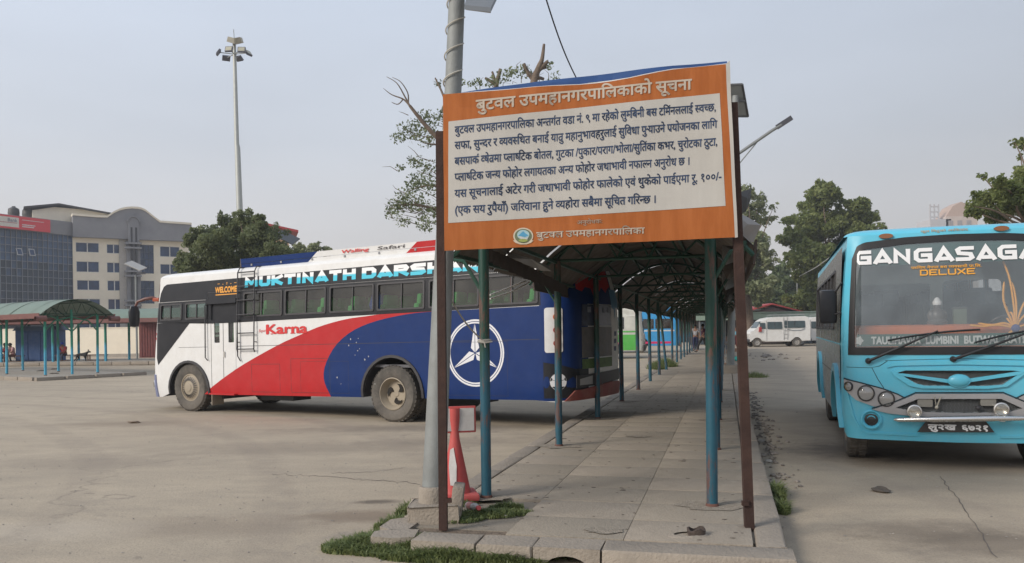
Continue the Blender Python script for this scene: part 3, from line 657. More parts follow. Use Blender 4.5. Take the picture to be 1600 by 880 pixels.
PM2 = post_mat('green_skyblue_post', (.07, .36, .52), (.02, .22, .15), 1.1, .25)
GREENM = mat('green_steel', (.012, .075, .05), .55, var=.25, dust=.35, dustcol=(.08, .06, .045))
SHEET = mat('weathered_sheet', (.17, .155, .14), .6, metal=.25, var=.3, vs=2, dust=.7, dustcol=(.10, .075, .055), dsc=3)
SHEETG = mat('green_sheet', (.16, .225, .185), .55, var=.18, vs=1.2, dust=.5, dustcol=(.19, .2, .16))
FASC = mat('maroon_fascia', (.17, .06, .055), .6, var=.25, dust=.5, dustcol=(.2, .13, .1))
FASCB = mat('brown_fascia', (.055, .042, .036), .7, var=.35, vs=5, dust=.5, dustcol=(.1, .075, .06))
def roofz(p, W, ev, crown, over):
    t = (p-W/2)/(W/2+over); return ev+(crown-ev)*(1-abs(t)**2.1)
def sheet_mesh(W, over, ev, crown, wid, sheet_m, corr=True, arcn=16, amp=.011):
    b = B(); n = 30 if corr else 6; rows = []
    for i in range(n+1):
        y = -wid/2+wid*i/n; a = amp*sin(i*pi*2/3.0) if corr else 0
        rows.append([b.bm.verts.new((p, y, roofz(p, W, ev, crown, over)+a)) for p in [-over+(W+2*over)*k/arcn for k in range(arcn+1)]])
    for r0, r1 in zip(rows, rows[1:]):
        for k in range(arcn): b._f((r0[k], r0[k+1], r1[k+1], r1[k]))
    me = finish(b.bm, 'sheet', .9); me.materials.append(sheet_m); return me
def truss_mesh(W, H, over, ev, crown, r=.022):
    b = B(); arc = [(-over+(W+2*over)*k/14, 0, roofz(-over+(W+2*over)*k/14, W, ev, crown, over)-.05) for k in range(15)]
    b.tube(arc, r, 6); b.tube([(0, 0, H), (W, 0, H)], r, 6)
    zt = lambda p: roofz(p, W, ev, crown, over)-.05
    for k in range(5):
        p = W*(k+.5)/5; b.tube([(W*k/5, 0, H), (p, 0, zt(p))], r*.6, 5); b.tube([(p, 0, zt(p)), (W*(k+1)/5, 0, H)], r*.6, 5)
    b.tube([(0, 0, H-.55), (-over*.5, 0, H-.25), (-over*.85, 0, zt(-over*.85))], r*.8, 6); b.tube([(W, 0, H-.55), (W+over*.5, 0, H-.25), (W+over*.85, 0, zt(W+over*.85))], r*.8, 6)
    me = finish(b.bm, 'truss', .7); me.materials.append(GREENM); return me
def shelter(root, W, n, pitch, H, over, ev, crown, pr, pm, sheet_m, fasc_m, z0, corr=True, skip=(), swid=.82, first=-.9, fh=.16, posts3=False, gap=.12, bend=(), fskip=0):
    pb = B(); pb.lathe([(0, 0), (pr, 0), (pr, H), (0, H)], 14); pme = finish(pb.bm, 'post', .6); pme.materials.append(pm)
    fb = B(); fb.lathe([(pr+.003, -.01), (pr+.012, -.005), (pr+.01, .010), (pr+.001, .028)], 12); fme = finish(fb.bm, 'foot', .6); fme.materials.append(mat('base_rust', (.13, .06, .045), .9, var=.3, vs=20))
    tm = truss_mesh(W, H, over, ev, crown); rr = random.Random(5)
    for k in range(n):
        for s_, p in enumerate((0, W)):
            if (k, s_) in skip: continue
            o = link('post', pme, None, root); o.location = (p, k*pitch, z0); o.rotation_euler = (rr.uniform(-.006, .006), rr.uniform(-.008, .008), 0)
            if (k, s_) in bend: o.rotation_euler = bend[(k, s_)]
            if k < 5: f = link('foot', fme, None, root); f.location = (p, k*pitch, z0)
        o = link('roof_truss', tm, None, root); o.location = (0, k*pitch, z0)
    L_ = (n-1)*pitch-2*first
    b = B()
    for p in (-over*.8, 0, W*.25, W*.5, W*.75, W, W+over*.8):
        z = roofz(p, W, ev, crown, over)-.028 if p not in (0, W) else H-.02
        b.bar((p, first, z+z0), (p, first+L_, z+z0), .035, .035)
    b.build('purlins', GREENM, root)
    sm = sheet_mesh(W, over, ev, crown, swid, sheet_m, corr)
    k = 0; y = first+swid/2
    while y < first+L_:
        if rr.random() > gap*.35 or k < 2:
            o = link('roof_sheet', sm, None, root); o.location = (rr.uniform(-.02, .02), y, z0+.012*(k % 2)+rr.uniform(0, .012)); o.rotation_euler = (rr.uniform(-.004, .004), rr.uniform(-.006, .006), rr.uniform(-.008, .008))
        y += swid*(.94 if rr.random() > gap else 1.015); k += 1
    for s_, p in ((-1, -over-.012), (1, W+over+.012)):
        k = 0; y = first+(fskip if s_ < 0 else 0)
        while y < first+L_-.1:
            b = B(); l = min(pitch, first+L_-y); b.box((0, 0, 0), (.02, l-.012, fh))
            o = b.build('fascia_board', fasc_m, root); o.location = (p, y+l/2, z0+ev-.02); o.rotation_euler = (rr.uniform(-.006, .006), s_*rr.uniform(0, .15), 0); y += l; k += 1
    return root
NF = 17
sh = empty('bus_shelter', SO, SRZ, 'long dark arched shelter on green and blue posts behind the notice board', 'bus shelter')
shelter(sh, 1.95, NF, 3.3, 2.36, .36, 2.12, 2.84, .046, PM, SHEET, FASCB, PH, True, gap=.03, fh=.2, fskip=3.3+.3, bend={(7, 0): (-.06, -.10, 0)}, first=-.02)
# sagging strip of corrugated sheet below the first bay's left eave
b = B()
n = 34
for i in range(n+1):
    t = i/n; px_ = 752+(884-752)*t; pt = 388+(449-388)*t**1.15 if px_ > 770 else 388; pb_ = 402+(462-402)*t**.85
    dd = 7.5+2.9*t; q = .012*sin(i*2.1)
    if i == 0: rows = []
    rows.append((b.bm.verts.new(sh.matrix_world.inverted() @ at(px_, pt-3, dd) if False else at(px_, pt-3, dd)+PX*q), b.bm.verts.new(at(px_+2, pb_, dd)+PX*q*1.5)))
for r0, r1 in zip(rows, rows[1:]): b._f((r0[0], r1[0], r1[1], r0[1]))
MI = (Matrix.Translation(SO) @ Matrix.Rotation(SRZ, 4, 'Z')).inverted()
bmesh.ops.transform(b.bm, matrix=MI, verts=b.bm.verts)
b.build('sagging_sheet', FASCB, sh, .9)
def sheet_piece(name, pts, m, parent, MIv, thick=.004, label=None):
    b = B(); c = sum((Vector(p) for p in pts), Vector())/len(pts); V = [b.bm.verts.new(MIv @ Vector(p)) for p in pts]; cc = b.bm.verts.new(MIv @ (c+Vector((.02, -.03, .03))))
    for k in range(len(V)): b._f((V[k], V[(k+1) % len(V)], cc))
    o = b.build(name, m, parent); 
    if label: o['label'] = label
    return o
PGREY = mat('pale_grey_sheet', (.30, .30, .31), .5, metal=.3, var=.2, vs=3, dust=.4)
sheet_piece('loose_sheet', [at(784, 390, 7.8), at(800, 396, 7.9), at(858, 416, 9.2), at(862, 424, 9.2), at(845, 423, 9.0), at(800, 404, 7.9)], PGREY, sh, MI)
sheet_piece('torn_sheet', [at(1150, 302, 7.2), at(1174, 295, 7.35), at(1173, 312, 7.35), at(1166, 330, 7.3), at(1150, 340, 7.2)], mat('dark_torn_sheet', (.05, .05, .052), .6), sh, MI)
sheet_piece('torn_sheet', [at(1145, 330, 7.25), at(1166, 338, 7.4), at(1189, 352, 7.5), at(1177, 379, 7.5), at(1160, 372, 7.35), at(1145, 368, 7.25)], PGREY, sh, MI)
for k, (x0, y0, x1, y1, dd) in enumerate(((1128, 383, 1160, 402, 7.6), (1130, 402, 1157, 425, 8.6), (1128, 424, 1152, 442, 10), (1128, 440, 1149, 452, 12.5), (1130, 452, 1146, 463, 15))):
    sheet_piece('torn_sheet', [at(x0, y0, dd), at(x1, y0+3, dd+.2), at(x1-2, y1+4, dd+.3), at(x0+6, y1+12, dd), at(x0, y1, dd)], PGREY if k % 2 == 0 else SHEET, sh, MI)

# distant shelter, nearest end facing the yard
M2 = gp(71, 587, .12); M2.z = 0; AZ2 = math.atan2(-.83, .56)
s2r = empty('bus_shelter', M2, -AZ2, 'arched green roofed shelter standing on the nearer traffic island at far left', 'bus shelter')
shelter(s2r, 2.1, 6, 3.1, 2.42, .45, 2.35, 3.0, .05, PM2, SHEETG, FASC, PH, False, first=-.55, fh=.2, gap=0, swid=.9)
pb = B(); pb.lathe([(0, 0), (.048, 0), (.048, 2.6), (0, 2.6)], 12); pme = finish(pb.bm, 'post', .6); pme.materials.append(PM2)
o = link('post', pme, None, s2r); o.location = (1.05, 0, PH); o = link('post', pme, None, s2r); o.location = (1.05, 6.2, PH)
for x0 in (0, 2.1):
    b = B(); b.tube([(x0, 0, 1.75), (x0+(1.05-x0)*.35, 0, 2.15), (1.05, 0, 2.3)], .03, 6); b.tube([(1.05, 0, 1.7), (x0+(1.05-x0)*.5, 0, 2.2), (x0, 0, 2.45)], .025, 6); o = b.build('arched_bracket', mat('green_steel_light', (.03, .16, .10), .5), s2r, .7); o.location = (0, 0, PH)
b = B(); b.lathe([(.09, -.2), (.12, .2), (.02, .24)], 10, Matrix.Rotation(pi/2, 4, 'Y')); o = b.build('rolled_end', FASC, s2r, .8); o.location = (-.45, -.6, PH+2.22); o2 = o.copy(); COL.objects.link(o2); o2.parent = s2r; o2.location = (2.5, -.6, PH+2.22)
def island(name, M0, az, W, L_, over=.9, z=PH, front=1.3):
    root = empty(name, M0, -az); root['kind'] = 'structure'
    b = B(); pts = [(-over+.25, -front), (W+over-.25, -front), (W+over, -front+.3), (W+over, L_), (-over, L_), (-over, -front+.3)]
    b.prism([(x, y) for x, y in pts], 0, z, Matrix(((1, 0, 0, 0), (0, 0, 1, 0), (0, 1, 0, 0), (0, 0, 0, 1)))); b.build('pavement', CONC, root)
    n = int((L_+front)/1.1)
    for k in range(n):
        for x in (-over-.06, W+over+.06):
            o = link('kerb_stone', KM[k % 4], None, root); o.location = (x, -front+.8+k*1.1, z-.085); o.scale = (1, 1.2, 1)
    m = int((W+2*over)/1.1)
    for k in range(m+1):
        o = link('kerb_stone', KM[(k+1) % 4], None, root); o.location = (-over+.3+k*(W+2*over-.6)/m, -front-.06, z-.085); o.rotation_euler = (0, 0, pi/2); o.scale = (1, 1.1, 1)
    return root
island('traffic_island', M2, AZ2, 2.1, 17, .95, PH, 1.5)
# rear shelter, seen broadside
M3 = gp(225, 566, .12); M3.z = 0; M3 += Vector((7.5, -1.0, 0)); AZ3 = math.atan2(-1, .13)
s3r = empty('bus_shelter', M3, -AZ3, 'green roofed shelter on the farther island, seen broadside in front of the white building', 'bus shelter')
shelter(s3r, 2.3, 12, 3.3, 2.65, .5, 2.42, 3.1, .07, PM2, SHEETG, FASC, PH, False, first=-.55, fh=.24, gap=0, swid=.95)
island('traffic_island', M3, AZ3, 2.3, 38, 1.2, .2, 1.5)

# ------------------------------------------------------------ bus builder
class Shell:
    """closed plan outline; left side lies on y=0 (outside is +y). t runs along the left side forward (t = x there),
    round the front to the right side, back and round the rear"""
    def __init__(s, hw, xr, xf, rF=.35, rR=.35, bF=.10, bR=.08, z1=2.9, tumble=.05, rakeF=.2, rakeR=.08, belt=1.95, under=.04, skew=0.0, sk=.45):
        s.hw, s.xr, s.xf, s.z1, s.tumble, s.rakeF, s.rakeR, s.belt, s.skew = hw, xr, xf, z1, tumble, rakeF, rakeR, belt, skew
        P = []
        def arc(cx, cy, r, a0, a1, n=14):
            for k in range(n+1): a = R(a0+(a1-a0)*k/n); P.append((cx+r*cos(a), cy+r*sin(a)))
        P.append((0, 0)); W = 2*hw
        for k in range(1, 40): P.append(((xf-rF)*k/40, 0))
        arc(xf-rF, -rF, rF, 90, 0)
        for k in range(1, 24): P.append((xf, -rF-(W-2*rF)*k/24))
        arc(xf-rF, -W+rF, rF, 0, -90)
        for k in range(1, 60): P.append((xf-rF-(xf-rF-xr-rR)*k/60, -W))
        arc(xr+rR, -W+rR, rR, -90, -180)
        for k in range(1, 24): P.append((xr, -W+rR+(W-2*rR)*k/24))
        arc(xr+rR, -rR, rR, 180, 90)
        for k in range(1, 20): P.append((xr+rR+(0-xr-rR)*k/20, 0))
        Q = []
        for x, y in P:
            q = 1-((y+hw)/hw)**2
            if x > xf-rF-.01: x += bF*q*min(1, (x-(xf-rF))/rF)
            if x < xr+rR+.01: x -= bR*q*min(1, ((xr+rR)-x)/rR)
            Q.append((x, y))
        s.Q = np.array(Q); d = np.hypot(*(np.roll(s.Q, -1, 0)-s.Q).T); s.T = np.concatenate([[0], np.cumsum(d)]); s.per = s.T[-1]
        s.Qc = np.vstack([s.Q, s.Q[:1]])
        # named stations
        s.tFL = xf-rF; s.tF = s.tat(xf+bF, -hw); s.tR = s.tat(xr-bR, -hw)-s.per; s.tRL = xr+rR
    def tat(s, x, y):
        return float(s.T[np.argmin(np.hypot(s.Q[:, 0]-x, s.Q[:, 1]-y))])
    def plan(s, t):
        t = t % s.per; return np.interp(t, s.T, s.Qc[:, 0]), np.interp(t, s.T, s.Qc[:, 1])
    def P(s, t, z, off=0):
        x, y = s.plan(t); x1, y1 = s.plan(t+.02); x0, y0 = s.plan(t-.02); dx, dy = x1-x0, y1-y0; l = hypot(dx, dy) or 1; nx, ny = -dy/l, dx/l
        k = max(0, z-s.belt)/(s.z1-s.belt); q = s.tumble*k**1.4*abs(ny) + (s.rakeF*max(0, (z-1.0)/(s.z1-1.0))**1.5 if nx > 0 else s.rakeR*k**1.2)*abs(nx)
        lo = max(0, .75-z); q += lo*lo*.25
        return Vector((x+nx*(off-q), y+ny*(off-q), z - s.skew*x))
    def cuts(s):
        c = list(np.arange(0, s.tFL, 1.0)); tF1 = s.tat(s.xf-.001-0, -2*s.hw+.02)
        c += list(np.arange(s.tFL, s.tF*2-s.tFL, .06))
        c += list(np.arange(s.tR-(s.tRL-s.tR), s.tRL, .06)); c += list(np.arange(s.tRL, 0, 1.0)); c += [s.per+q for q in np.arange(s.tR-(s.tRL-s.tR), s.tR, .06)]; return c
    def sheet(s, loops, off, name, m, parent, thick=.0, smooth=.5, flipu=None, cutv=(.6, .9, 1.2, 1.6, 2.0, 2.3, 2.6, 2.8), us=1, f=None):
        """loops in (t,z); flipu=centre turns u (to the viewer's right, facing the bus end) into t"""
        cu = s.cuts()
        if flipu is not None: loops = [[(flipu-x, z) for x, z in lp] for lp in loops]
        bm = fill2d(loops, thick, cu, cutv)
        mapped(bm, lambda x, y, z: s.P(x, y, off+z))
        return link(name, finish(bm, name, smooth), m, parent)
    def decal(s, bm, off, name, m, parent, place, t=.0, cut=True):
        """bm: flat lettering; place(x,y)->(t,z)"""
        for v in bm.verts: a, c = place(v.co.x, v.co.y); v.co.x, v.co.y = a, c
        if cut: cutgrid(bm, s.cuts())
        for v in bm.verts: v.co = s.P(v.co.x, v.co.y, off+v.co.z)
        return link(name, finish(bm, name), m, parent)
    def roof(s, z, rise, name, m, parent):
        n = 150; ts = [s.per*k/n for k in range(n)]; cx, cy = (s.xf+s.xr)/2, -s.hw; rings = []; b = B()
        for ins, up in ((0, 0), (.012, .03), (.04, .065), (.09, .10), (.18, .13), (.35, .155), (.6, .175), (.9, .19)):
            ring = []
            for t in ts:
                p = s.P(t, z, 0); lx = (s.xf-s.xr)/2; ix = min(1, ins/lx); iy = min(.97, ins/s.hw)
                ring.append(b.bm.verts.new((cx+(p.x-cx)*(1-ix*1.0), cy+(p.y-cy)*(1-iy), z-s.skew*p.x+up*rise/.19)))
            rings.append(ring)
        for a, c in zip(rings, rings[1:]):
            for k in range(n): b._f((a[k], a[(k+1) % n], c[(k+1) % n], c[k]))
        b._f(rings[-1]); return b.build(name, m, parent, .6)
def wheel(parent, x, y, r, wd, kind, face=1, steer=0, rimm=None, name='wheel'):
    """axis along Y; face=+1 shows towards +y"""
    wroot = bpy.data.objects.new(name, None); COL.objects.link(wroot); wroot.parent = parent; wroot.location = (x, y, r); wroot.rotation_euler = (0, 0, steer)
    A = Matrix.Rotation(-pi/2*face, 4, 'X'); h = wd/2      # lathe z -> +y*face
    b = B(); b.lathe([(r*.60, -h*.8), (r*.72, -h), (r*.92, -h*.95), (r*.985, -h*.72), (r, -h*.4), (r, h*.4), (r*.985, h*.72), (r*.92, h*.97), (r*.80, h*1.04), (r*.66, h*.98), (r*.58, h*.86), (r*.56, h*.5), (r*.56, -h*.6)], 40, A, close=True)
    # tread blocks
    for k in range(40):
        for q in (-.45, .45):
            a = 2*pi*(k+(.5 if q > 0 else 0))/40; Mx = A @ Matrix.Rotation(a, 4, 'Z') @ Matrix.Translation((r+.002, 0, q*h)); b.box((0, 0, 0), (.012, r*.10, h*.62), M=Mx) if r > .4 else None
    b.build('tyre', RUBBER, wroot, .6)
    rm = rimm or RIM
    b = B()
    if kind == 'cover':       # slotted round cover
        b.lathe([(r*.57, h*.5), (r*.57, h*.84), (r*.53, h*.86), (r*.52, h*.7), (r*.46, h*.86), (r*.30, h*1.08), (r*.17, h*1.12), (r*.15, h*1.2), (0, h*1.22)], 40, A)
        b.build('rim', rm, wroot, .7); b = B()
        for k in range(26):
            Mx = A @ Matrix.Rotation(2*pi*k/26, 4, 'Z') @ Matrix.Translation((r*.375, 0, h*1.02)) @ Matrix.Rotation(R(27), 4, 'Y'); b.box((0, 0, 0), (r*.17, r*.035, .008), M=Mx)
        b.build('slots', TRIM, wroot)
    elif kind == 'deep':      # deep dish with three swirled openings
        b.lathe([(r*.58, h*.95), (r*.55, h*1.0), (r*.54, h*.85), (r*.52, h*.7), (r*.47, h*.1), (r*.45, -h*.05), (r*.30, -h*.02), (r*.12, h*.02), (r*.10, h*.10), (0, h*.12)], 40, A)
        b.build('rim', rm, wroot, .7)
        for k in range(3):
            base = [(.13, 18), (.22, 5), (.32, 4), (.38, 22), (.395, 48), (.35, 72), (.31, 55), (.24, 36)]
            P = [(r*q*cos(R(a_+120*k+70)), r*q*sin(R(a_+120*k+70))) for q, a_ in base]
            bm = fill2d([P], .01); bmesh.ops.transform(bm, matrix=A @ Matrix.Translation((0, 0, h*.14)), verts=bm.verts); link('opening', finish(bm, 'opening'), mat('rim_opening', (.02, .017, .014), .9), wroot)
    else:
        b.lathe([(r*.58, h*.9), (r*.54, h*.92), (r*.52, h*.6), (r*.42, h*.35), (r*.24, h*.55), (r*.20, h*.8), (0, h*.84)], 32, A)
        b.build('rim', rm, wroot, .7); b = B()
        for k in range(8):
            a = 2*pi*k/8; b.lathe([(0, 0), (r*.045, 0), (r*.045, .02), (0, .02)], 8, A @ Matrix.Translation((r*.22*cos(a), r*.22*sin(a), h*.6)))
        b.build('wheel_nuts', TRIM, wroot)
    return wroot
def arch_pts(cx, cz, r, zb, n=16):
    """points along a wheel arch from its rear foot over the top to its front foot, feet on z=zb"""
    a = math.asin(max(-1, min(1, (zb-cz)/r))); return [(cx+r*cos(pi-a-(pi-2*a)*k/n), cz+r*sin(pi-a-(pi-2*a)*k/n)) for k in range(n+1)]
def ribbon(pts, w_):
    """closed outline of width w_ outside an open line"""
    P = [Vector(p) for p in pts]; out = []
    for i, p in enumerate(P):
        d = (P[min(i+1, len(P)-1)]-P[max(i-1, 0)]).normalized(); out.append((p.x-d.y*w_, p.y+d.x*w_))
    return [tuple(p) for p in P]+out[::-1]

# ------------------------------------------------------------ red, white and blue coach
BF_, BR_ = gp(295, 643), gp(613, 660); be = (BF_-BR_).normalized(); BN = Vector((-be.y, be.x, 0))
if BN.y > 0: BN = -BN
brz = atan2(be.y, be.x)
bus1 = empty('coach', BR_+BN*.0, brz, 'red, white and blue coach parked broadside behind the sign, big ringed star near its tail', 'bus')
SK = .0125
def S1(px, py):
    p = onplane(px, py, BR_, BN)-BR_; x = p.dot(be); return x, p.z+SK*x
sh1 = Shell(1.2, -3.42, 6.76, rF=.42, rR=.40, bF=.12, bR=.14, z1=2.93, tumble=.05, rakeF=.30, rakeR=.22, belt=1.97, skew=SK)
T0, T1 = sh1.tR-(sh1.per-0)*0, 0
zs = .44
seam = sh1.tR - .0                              # the outline runs from the middle of the rear all the way round
lo_t, hi_t = seam+.001, seam+sh1.per-.001
bodyl = [(lo_t, .42), (-3.75, .42), (-3.3, .40), (-2.9, .44), (-2.2, zs), (-.66, zs)]+arch_pts(0, .50, .66, zs)[1:-1]+[(.66, zs), (4.82, zs)]+arch_pts(5.40, .50, .60, .44)+[(6.05, .44), (6.3, .36), (7.0, .34), (sh1.tF+.8, .34)]
rt = sh1.tF+ (sh1.tF-sh1.tFL)                    # start of the right side
def rx(x): return rt + (sh1.tFL - x)             # t on the right side for a given x
bodyl += [(rx(6.1), .40)]+[(rx(x), z) for x, z in reversed(arch_pts(5.40, .50, .60, .44))]+[(rx(x), z) for x, z in reversed(arch_pts(0, .50, .66, .44))]+[(rx(-2.5), .44), (hi_t, .42)]
bodyl = [(min(max(a, lo_t), hi_t), b_) for a, b_ in bodyl]
bodyl += [(hi_t, 2.93), (lo_t, 2.93)]
# window openings on the left side from the photograph
pairs = [((379.5, 408), (409, 441.5)), ((444, 477.5), (478.5, 510)), ((514, 550.5), (551.5, 585)), ((588, 627), (628, 664.5)), ((669, 708.5), (711, 749.5)), ((752.5, 799.5), (800.5, 842))]
fronts = [((250, 266), (266.5, 285)), ((289, 306.5), (307, 324.5))]
zw0, zw1 = 1.995, 2.50
wins = []
for pr_ in pairs:
    a = S1(pr_[0][0], 470)[0]; c = S1(pr_[1][1], 470)[0]; mid = S1(pr_[0][1], 470)[0]; wins.append((c, a, mid, zw0, zw1))
for pr_ in fronts:
    a = S1(pr_[0][0], 485)[0]; c = S1(pr_[1][1], 485)[0]; mid = S1(pr_[0][1], 485)[0]; wins.append((c, a, mid, 2.0, 2.36))
for k, (c, a, mid, z0, z1) in enumerate(wins): wins[k] = (c, min(a, 6.36), mid, z0, z1)
holes = [rrect(c+.03, z0+.02, a-.03, z1-.02, .03) for c, a, mid, z0, z1 in wins]
dL, dR = S1(330, 560)[0], S1(369, 560)[0]        # door
holes.append(rrect(dR, .47, dL, 2.33, .04))
rwins = [(rx(5.6-1.45*k), rx(5.6-1.45*k-1.3)) for k in range(6)]
ff = sh1.tF
holes.append(rrect(ff-1.0, 1.25, ff+1.0, 2.45, .12)); holes.append(rrect(-4.62+.15, 1.75, -3.98, 2.45, .06)) if False else None
holes = [h for h in holes if h]
sh1.sheet([bodyl]+holes, 0, 'body', WHITE, bus1)
sh1.sheet([bodyl]+holes, -.03, 'inner_wall', INTER, bus1)
sh1.roof(2.93, .14, 'roof', WHITE, bus1)
# livery: flat print on the side
curve = smoothline([S1(*q) for q in ((318, 615), (345, 594), (372, 575), (395, 561), (420, 547), (445, 534), (470, 523), (495, 512), (520, 504), (545, 498), (570, 494.5), (600, 490.5), (640, 487), (683, 485.3))], 2)
curve[0] = (curve[0][0], zs-.005)
bcurve = smoothline([S1(*q) for q in ((683, 486.5), (650, 489), (620, 494), (590, 501), (565, 510), (545, 521), (527, 537), (515, 555), (507, 575), (506, 592), (510, 606), (516, 619))], 2)
bcurve[-1] = (bcurve[-1][0], zs-.005)
arR = arch_pts(0, .50, .66, zs-.005)
sh1.sheet([curve+bcurve], .0025, 'red_livery', RED, bus1)
rearT = lo_t
bl = bcurve+list(reversed(arR))+[(-2.9, zs), (-3.10, .425), (-3.5, .43), (-3.98, .50), (-3.98, 2.60), (-3.0, 2.62), (-3.0, 1.955)]
bl = [(a, c) for a, c in bl]
sh1.sheet([bl], .0025, 'blue_livery', BLUE, bus1)
# flaking white chips on the blue
CH = mat('paint_chip', (.42, .42, .4), .7)
lpz = []
for q in ((557, 535), (560, 529), (545, 540), (562, 545), (555, 555), (533, 600), (576, 557), (548, 530), (586, 600), (570, 562), (527, 590), (559, 548), ):
    cx, cz = S1(*q); s_ = random.uniform(.008, .022); lpz.append([(cx+s_*random.uniform(.5, 1.2)*cos(k*1.05), cz+s_*random.uniform(.6, 1.5)*sin(k*1.05)) for k in range(6)])
for lp in lpz: sh1.sheet([lp], .004, 'paint_chip', CH, bus1)
# dark window band and black front panel
band = [S1(274, 455)[0]*0+6.22, 0]
sh1.sheet([[(-3.03, 1.965), (6.46, 1.965), (6.43, 2.15), (6.38, 2.395), (dL+.10, 2.395), (dL+.10, 2.54), (-3.0, 2.535)]]+[rrect(c+.03, z0+.02, a-.03, z1-.02, .03) for c, a, m_, z0, z1 in wins]+[[(dR, 1.9), (dL, 1.9), (dL, 2.33), (dR, 2.33)]], .004, 'window_band', BLACK, bus1)
sh1.sheet([[(-2.2, 2.543), (dL+.103, 2.543), (dL+.103, 2.402), (6.34, 2.405), (6.29, 2.60), (6.20, 2.74), (6.10, 2.785), (-2.2, 2.84)]], .005, 'name_band', BLACK, bus1)
sh1.sheet([[(S1(298, 503)[0], 1.955), (6.44, 1.955), (6.44, 1.2), (6.38, 1.05)]], .004, 'black_corner_panel', BLACK, bus1)
def arch_trim(sh, parent, cx, r, zb, m, wd=.05, side=0, t_of=None):
    P = arch_pts(cx, .50, r, zb); rb = ribbon(P, wd); rb = [(t_of(a) if t_of else a, c) for a, c in rb]; return sh.sheet([rb], .012, 'arch_trim', m, parent, thick=.03)
arch_trim(sh1, bus1, 0, .655, .44, TRIM); arch_trim(sh1, bus1, 5.40, .595, .44, TRIM)
# seams
for z_ in (1.42,):
    sh1.sheet([[(-3.0, z_-.004), (.1, z_-.004), (dR-.02, z_-.004), (dR-.02, z_+.004), (-3.0, z_+.004)]], .0045, 'panel_seam', TRIM, bus1)
    sh1.sheet([[(dL+.1, z_-.003), (5.7, z_-.003), (5.7, z_+.003), (dL+.1, z_+.003)]], .0045, 'panel_seam', TRIM, bus1)
def frame_line(x0, z0, x1, z1, name='hatch', w_=.006, m=TRIM, off=.0055):
    x0, x1 = sorted((x0, x1)); sh1.sheet([[(x0, z0), (x1, z0), (x1, z1), (x0, z1)], [(x0+w_, z0+w_), (x1-w_, z0+w_), (x1-w_, z1-w_), (x0+w_, z1-w_)]], off, name, m, bus1)
hx0, hz0 = S1(438, 616); hx1, hz1 = S1(393, 569); frame_line(hx0, .50, hx1, hz1, 'luggage_hatch')
frame_line(S1(455, 600)[0]-1.0, .50, S1(455, 600)[0], hz1+.1, 'luggage_hatch'); frame_line(-1.1, .5, -2.4, 1.4, 'engine_hatch', .004)
frame_line(1.0, .5, 2.2, 1.1, 'fuel_hatch', .004)
# windows: frame ring, two sliding panes, red curtain strip
REDSTR = mat('red_curtain', (.55, .03, .04), .7); GREENG = glass('green_lit_glass', (.35, .62, .5), .7, .7)
for c, a, mid, z0, z1 in wins:
    f = sh1.sheet([rrect(c+.012, z0+.002, a-.012, z1-.002, .035), rrect(c+.045, z0+.035, a-.045, z1-.035, .02)], .008, 'window', TRIM, bus1, thick=.02)
    for x0, x1, of in ((c+.04, mid+.01, -.012), (mid-.01, a-.04, -.018)):
        sh1.sheet([[(x0, z0+.03), (x1, z0+.03), (x1, z1-.03), (x0, z1-.03)]], of, 'pane', GLASSB, f)
    sh1.sheet([[(mid-.012, z0+.03), (mid+.012, z0+.03), (mid+.012, z1-.03), (mid-.012, z1-.03)]], .0, 'glazing_bar', TRIM, f, thick=.016)
    sh1.sheet([[(mid+.018, z0+.04), (mid+.045, z0+.04), (mid+.045, z1-.04), (mid+.018, z1-.04)]], -.035, 'curtain', REDSTR, f)
for a, c in rwins: sh1.sheet([rrect(a, 2.0, c, 2.5, .03)], .006, 'far_side_pane', mat('tinted_pane', (.02, .03, .03), .1), bus1)
# door
door = sh1.sheet([rrect(dR+.01, .48, dL-.01, 1.955, .02), rrect(dR+.06, 1.5, dR+.22, 1.93, .02), rrect(dL-.26, 1.5, dL-.10, 1.93, .02)], -.012, 'door', WHITE, bus1, thick=.02)
dm = (dL+dR)/2
for x0, x1 in ((dR+.05, dR+.23), (dL-.27, dL-.09)): sh1.sheet([[(x0, 1.49), (x1, 1.49), (x1, 1.94), (x0, 1.94)]], -.02, 'pane', GLASSB, door)
sh1.sheet([[(dm-.006, .5), (dm+.006, .5), (dm+.006, 1.95), (dm-.006, 1.95)]], .001, 'door_seam', TRIM, door)
sh1.sheet([[(dR+.01, .485), (dL-.01, .485), (dL-.01, .56), (dR+.01, .96)]], .0005, 'red_livery', RED, door)
sh1.sheet([rrect(dR, 1.96, dL, 2.33, .03)], -.03, 'door_top_glass', BLACK, bus1)
sh1.sheet([rrect(dR-.06, 2.30, dL+.10, 2.40, .03)], .03, 'door_canopy', BLACK, bus1, thick=.06)
sh1.sheet([rrect(dm-.05, 1.20, dm-.02, 1.32, .01)], .012, 'door_handle', CHROME, door, thick=.02)
b = B(); b.box(((dL+dR)/2, .02, .45-SK*dm), (dL-dR, .10, .03)); b.build('door_step', RED, bus1)
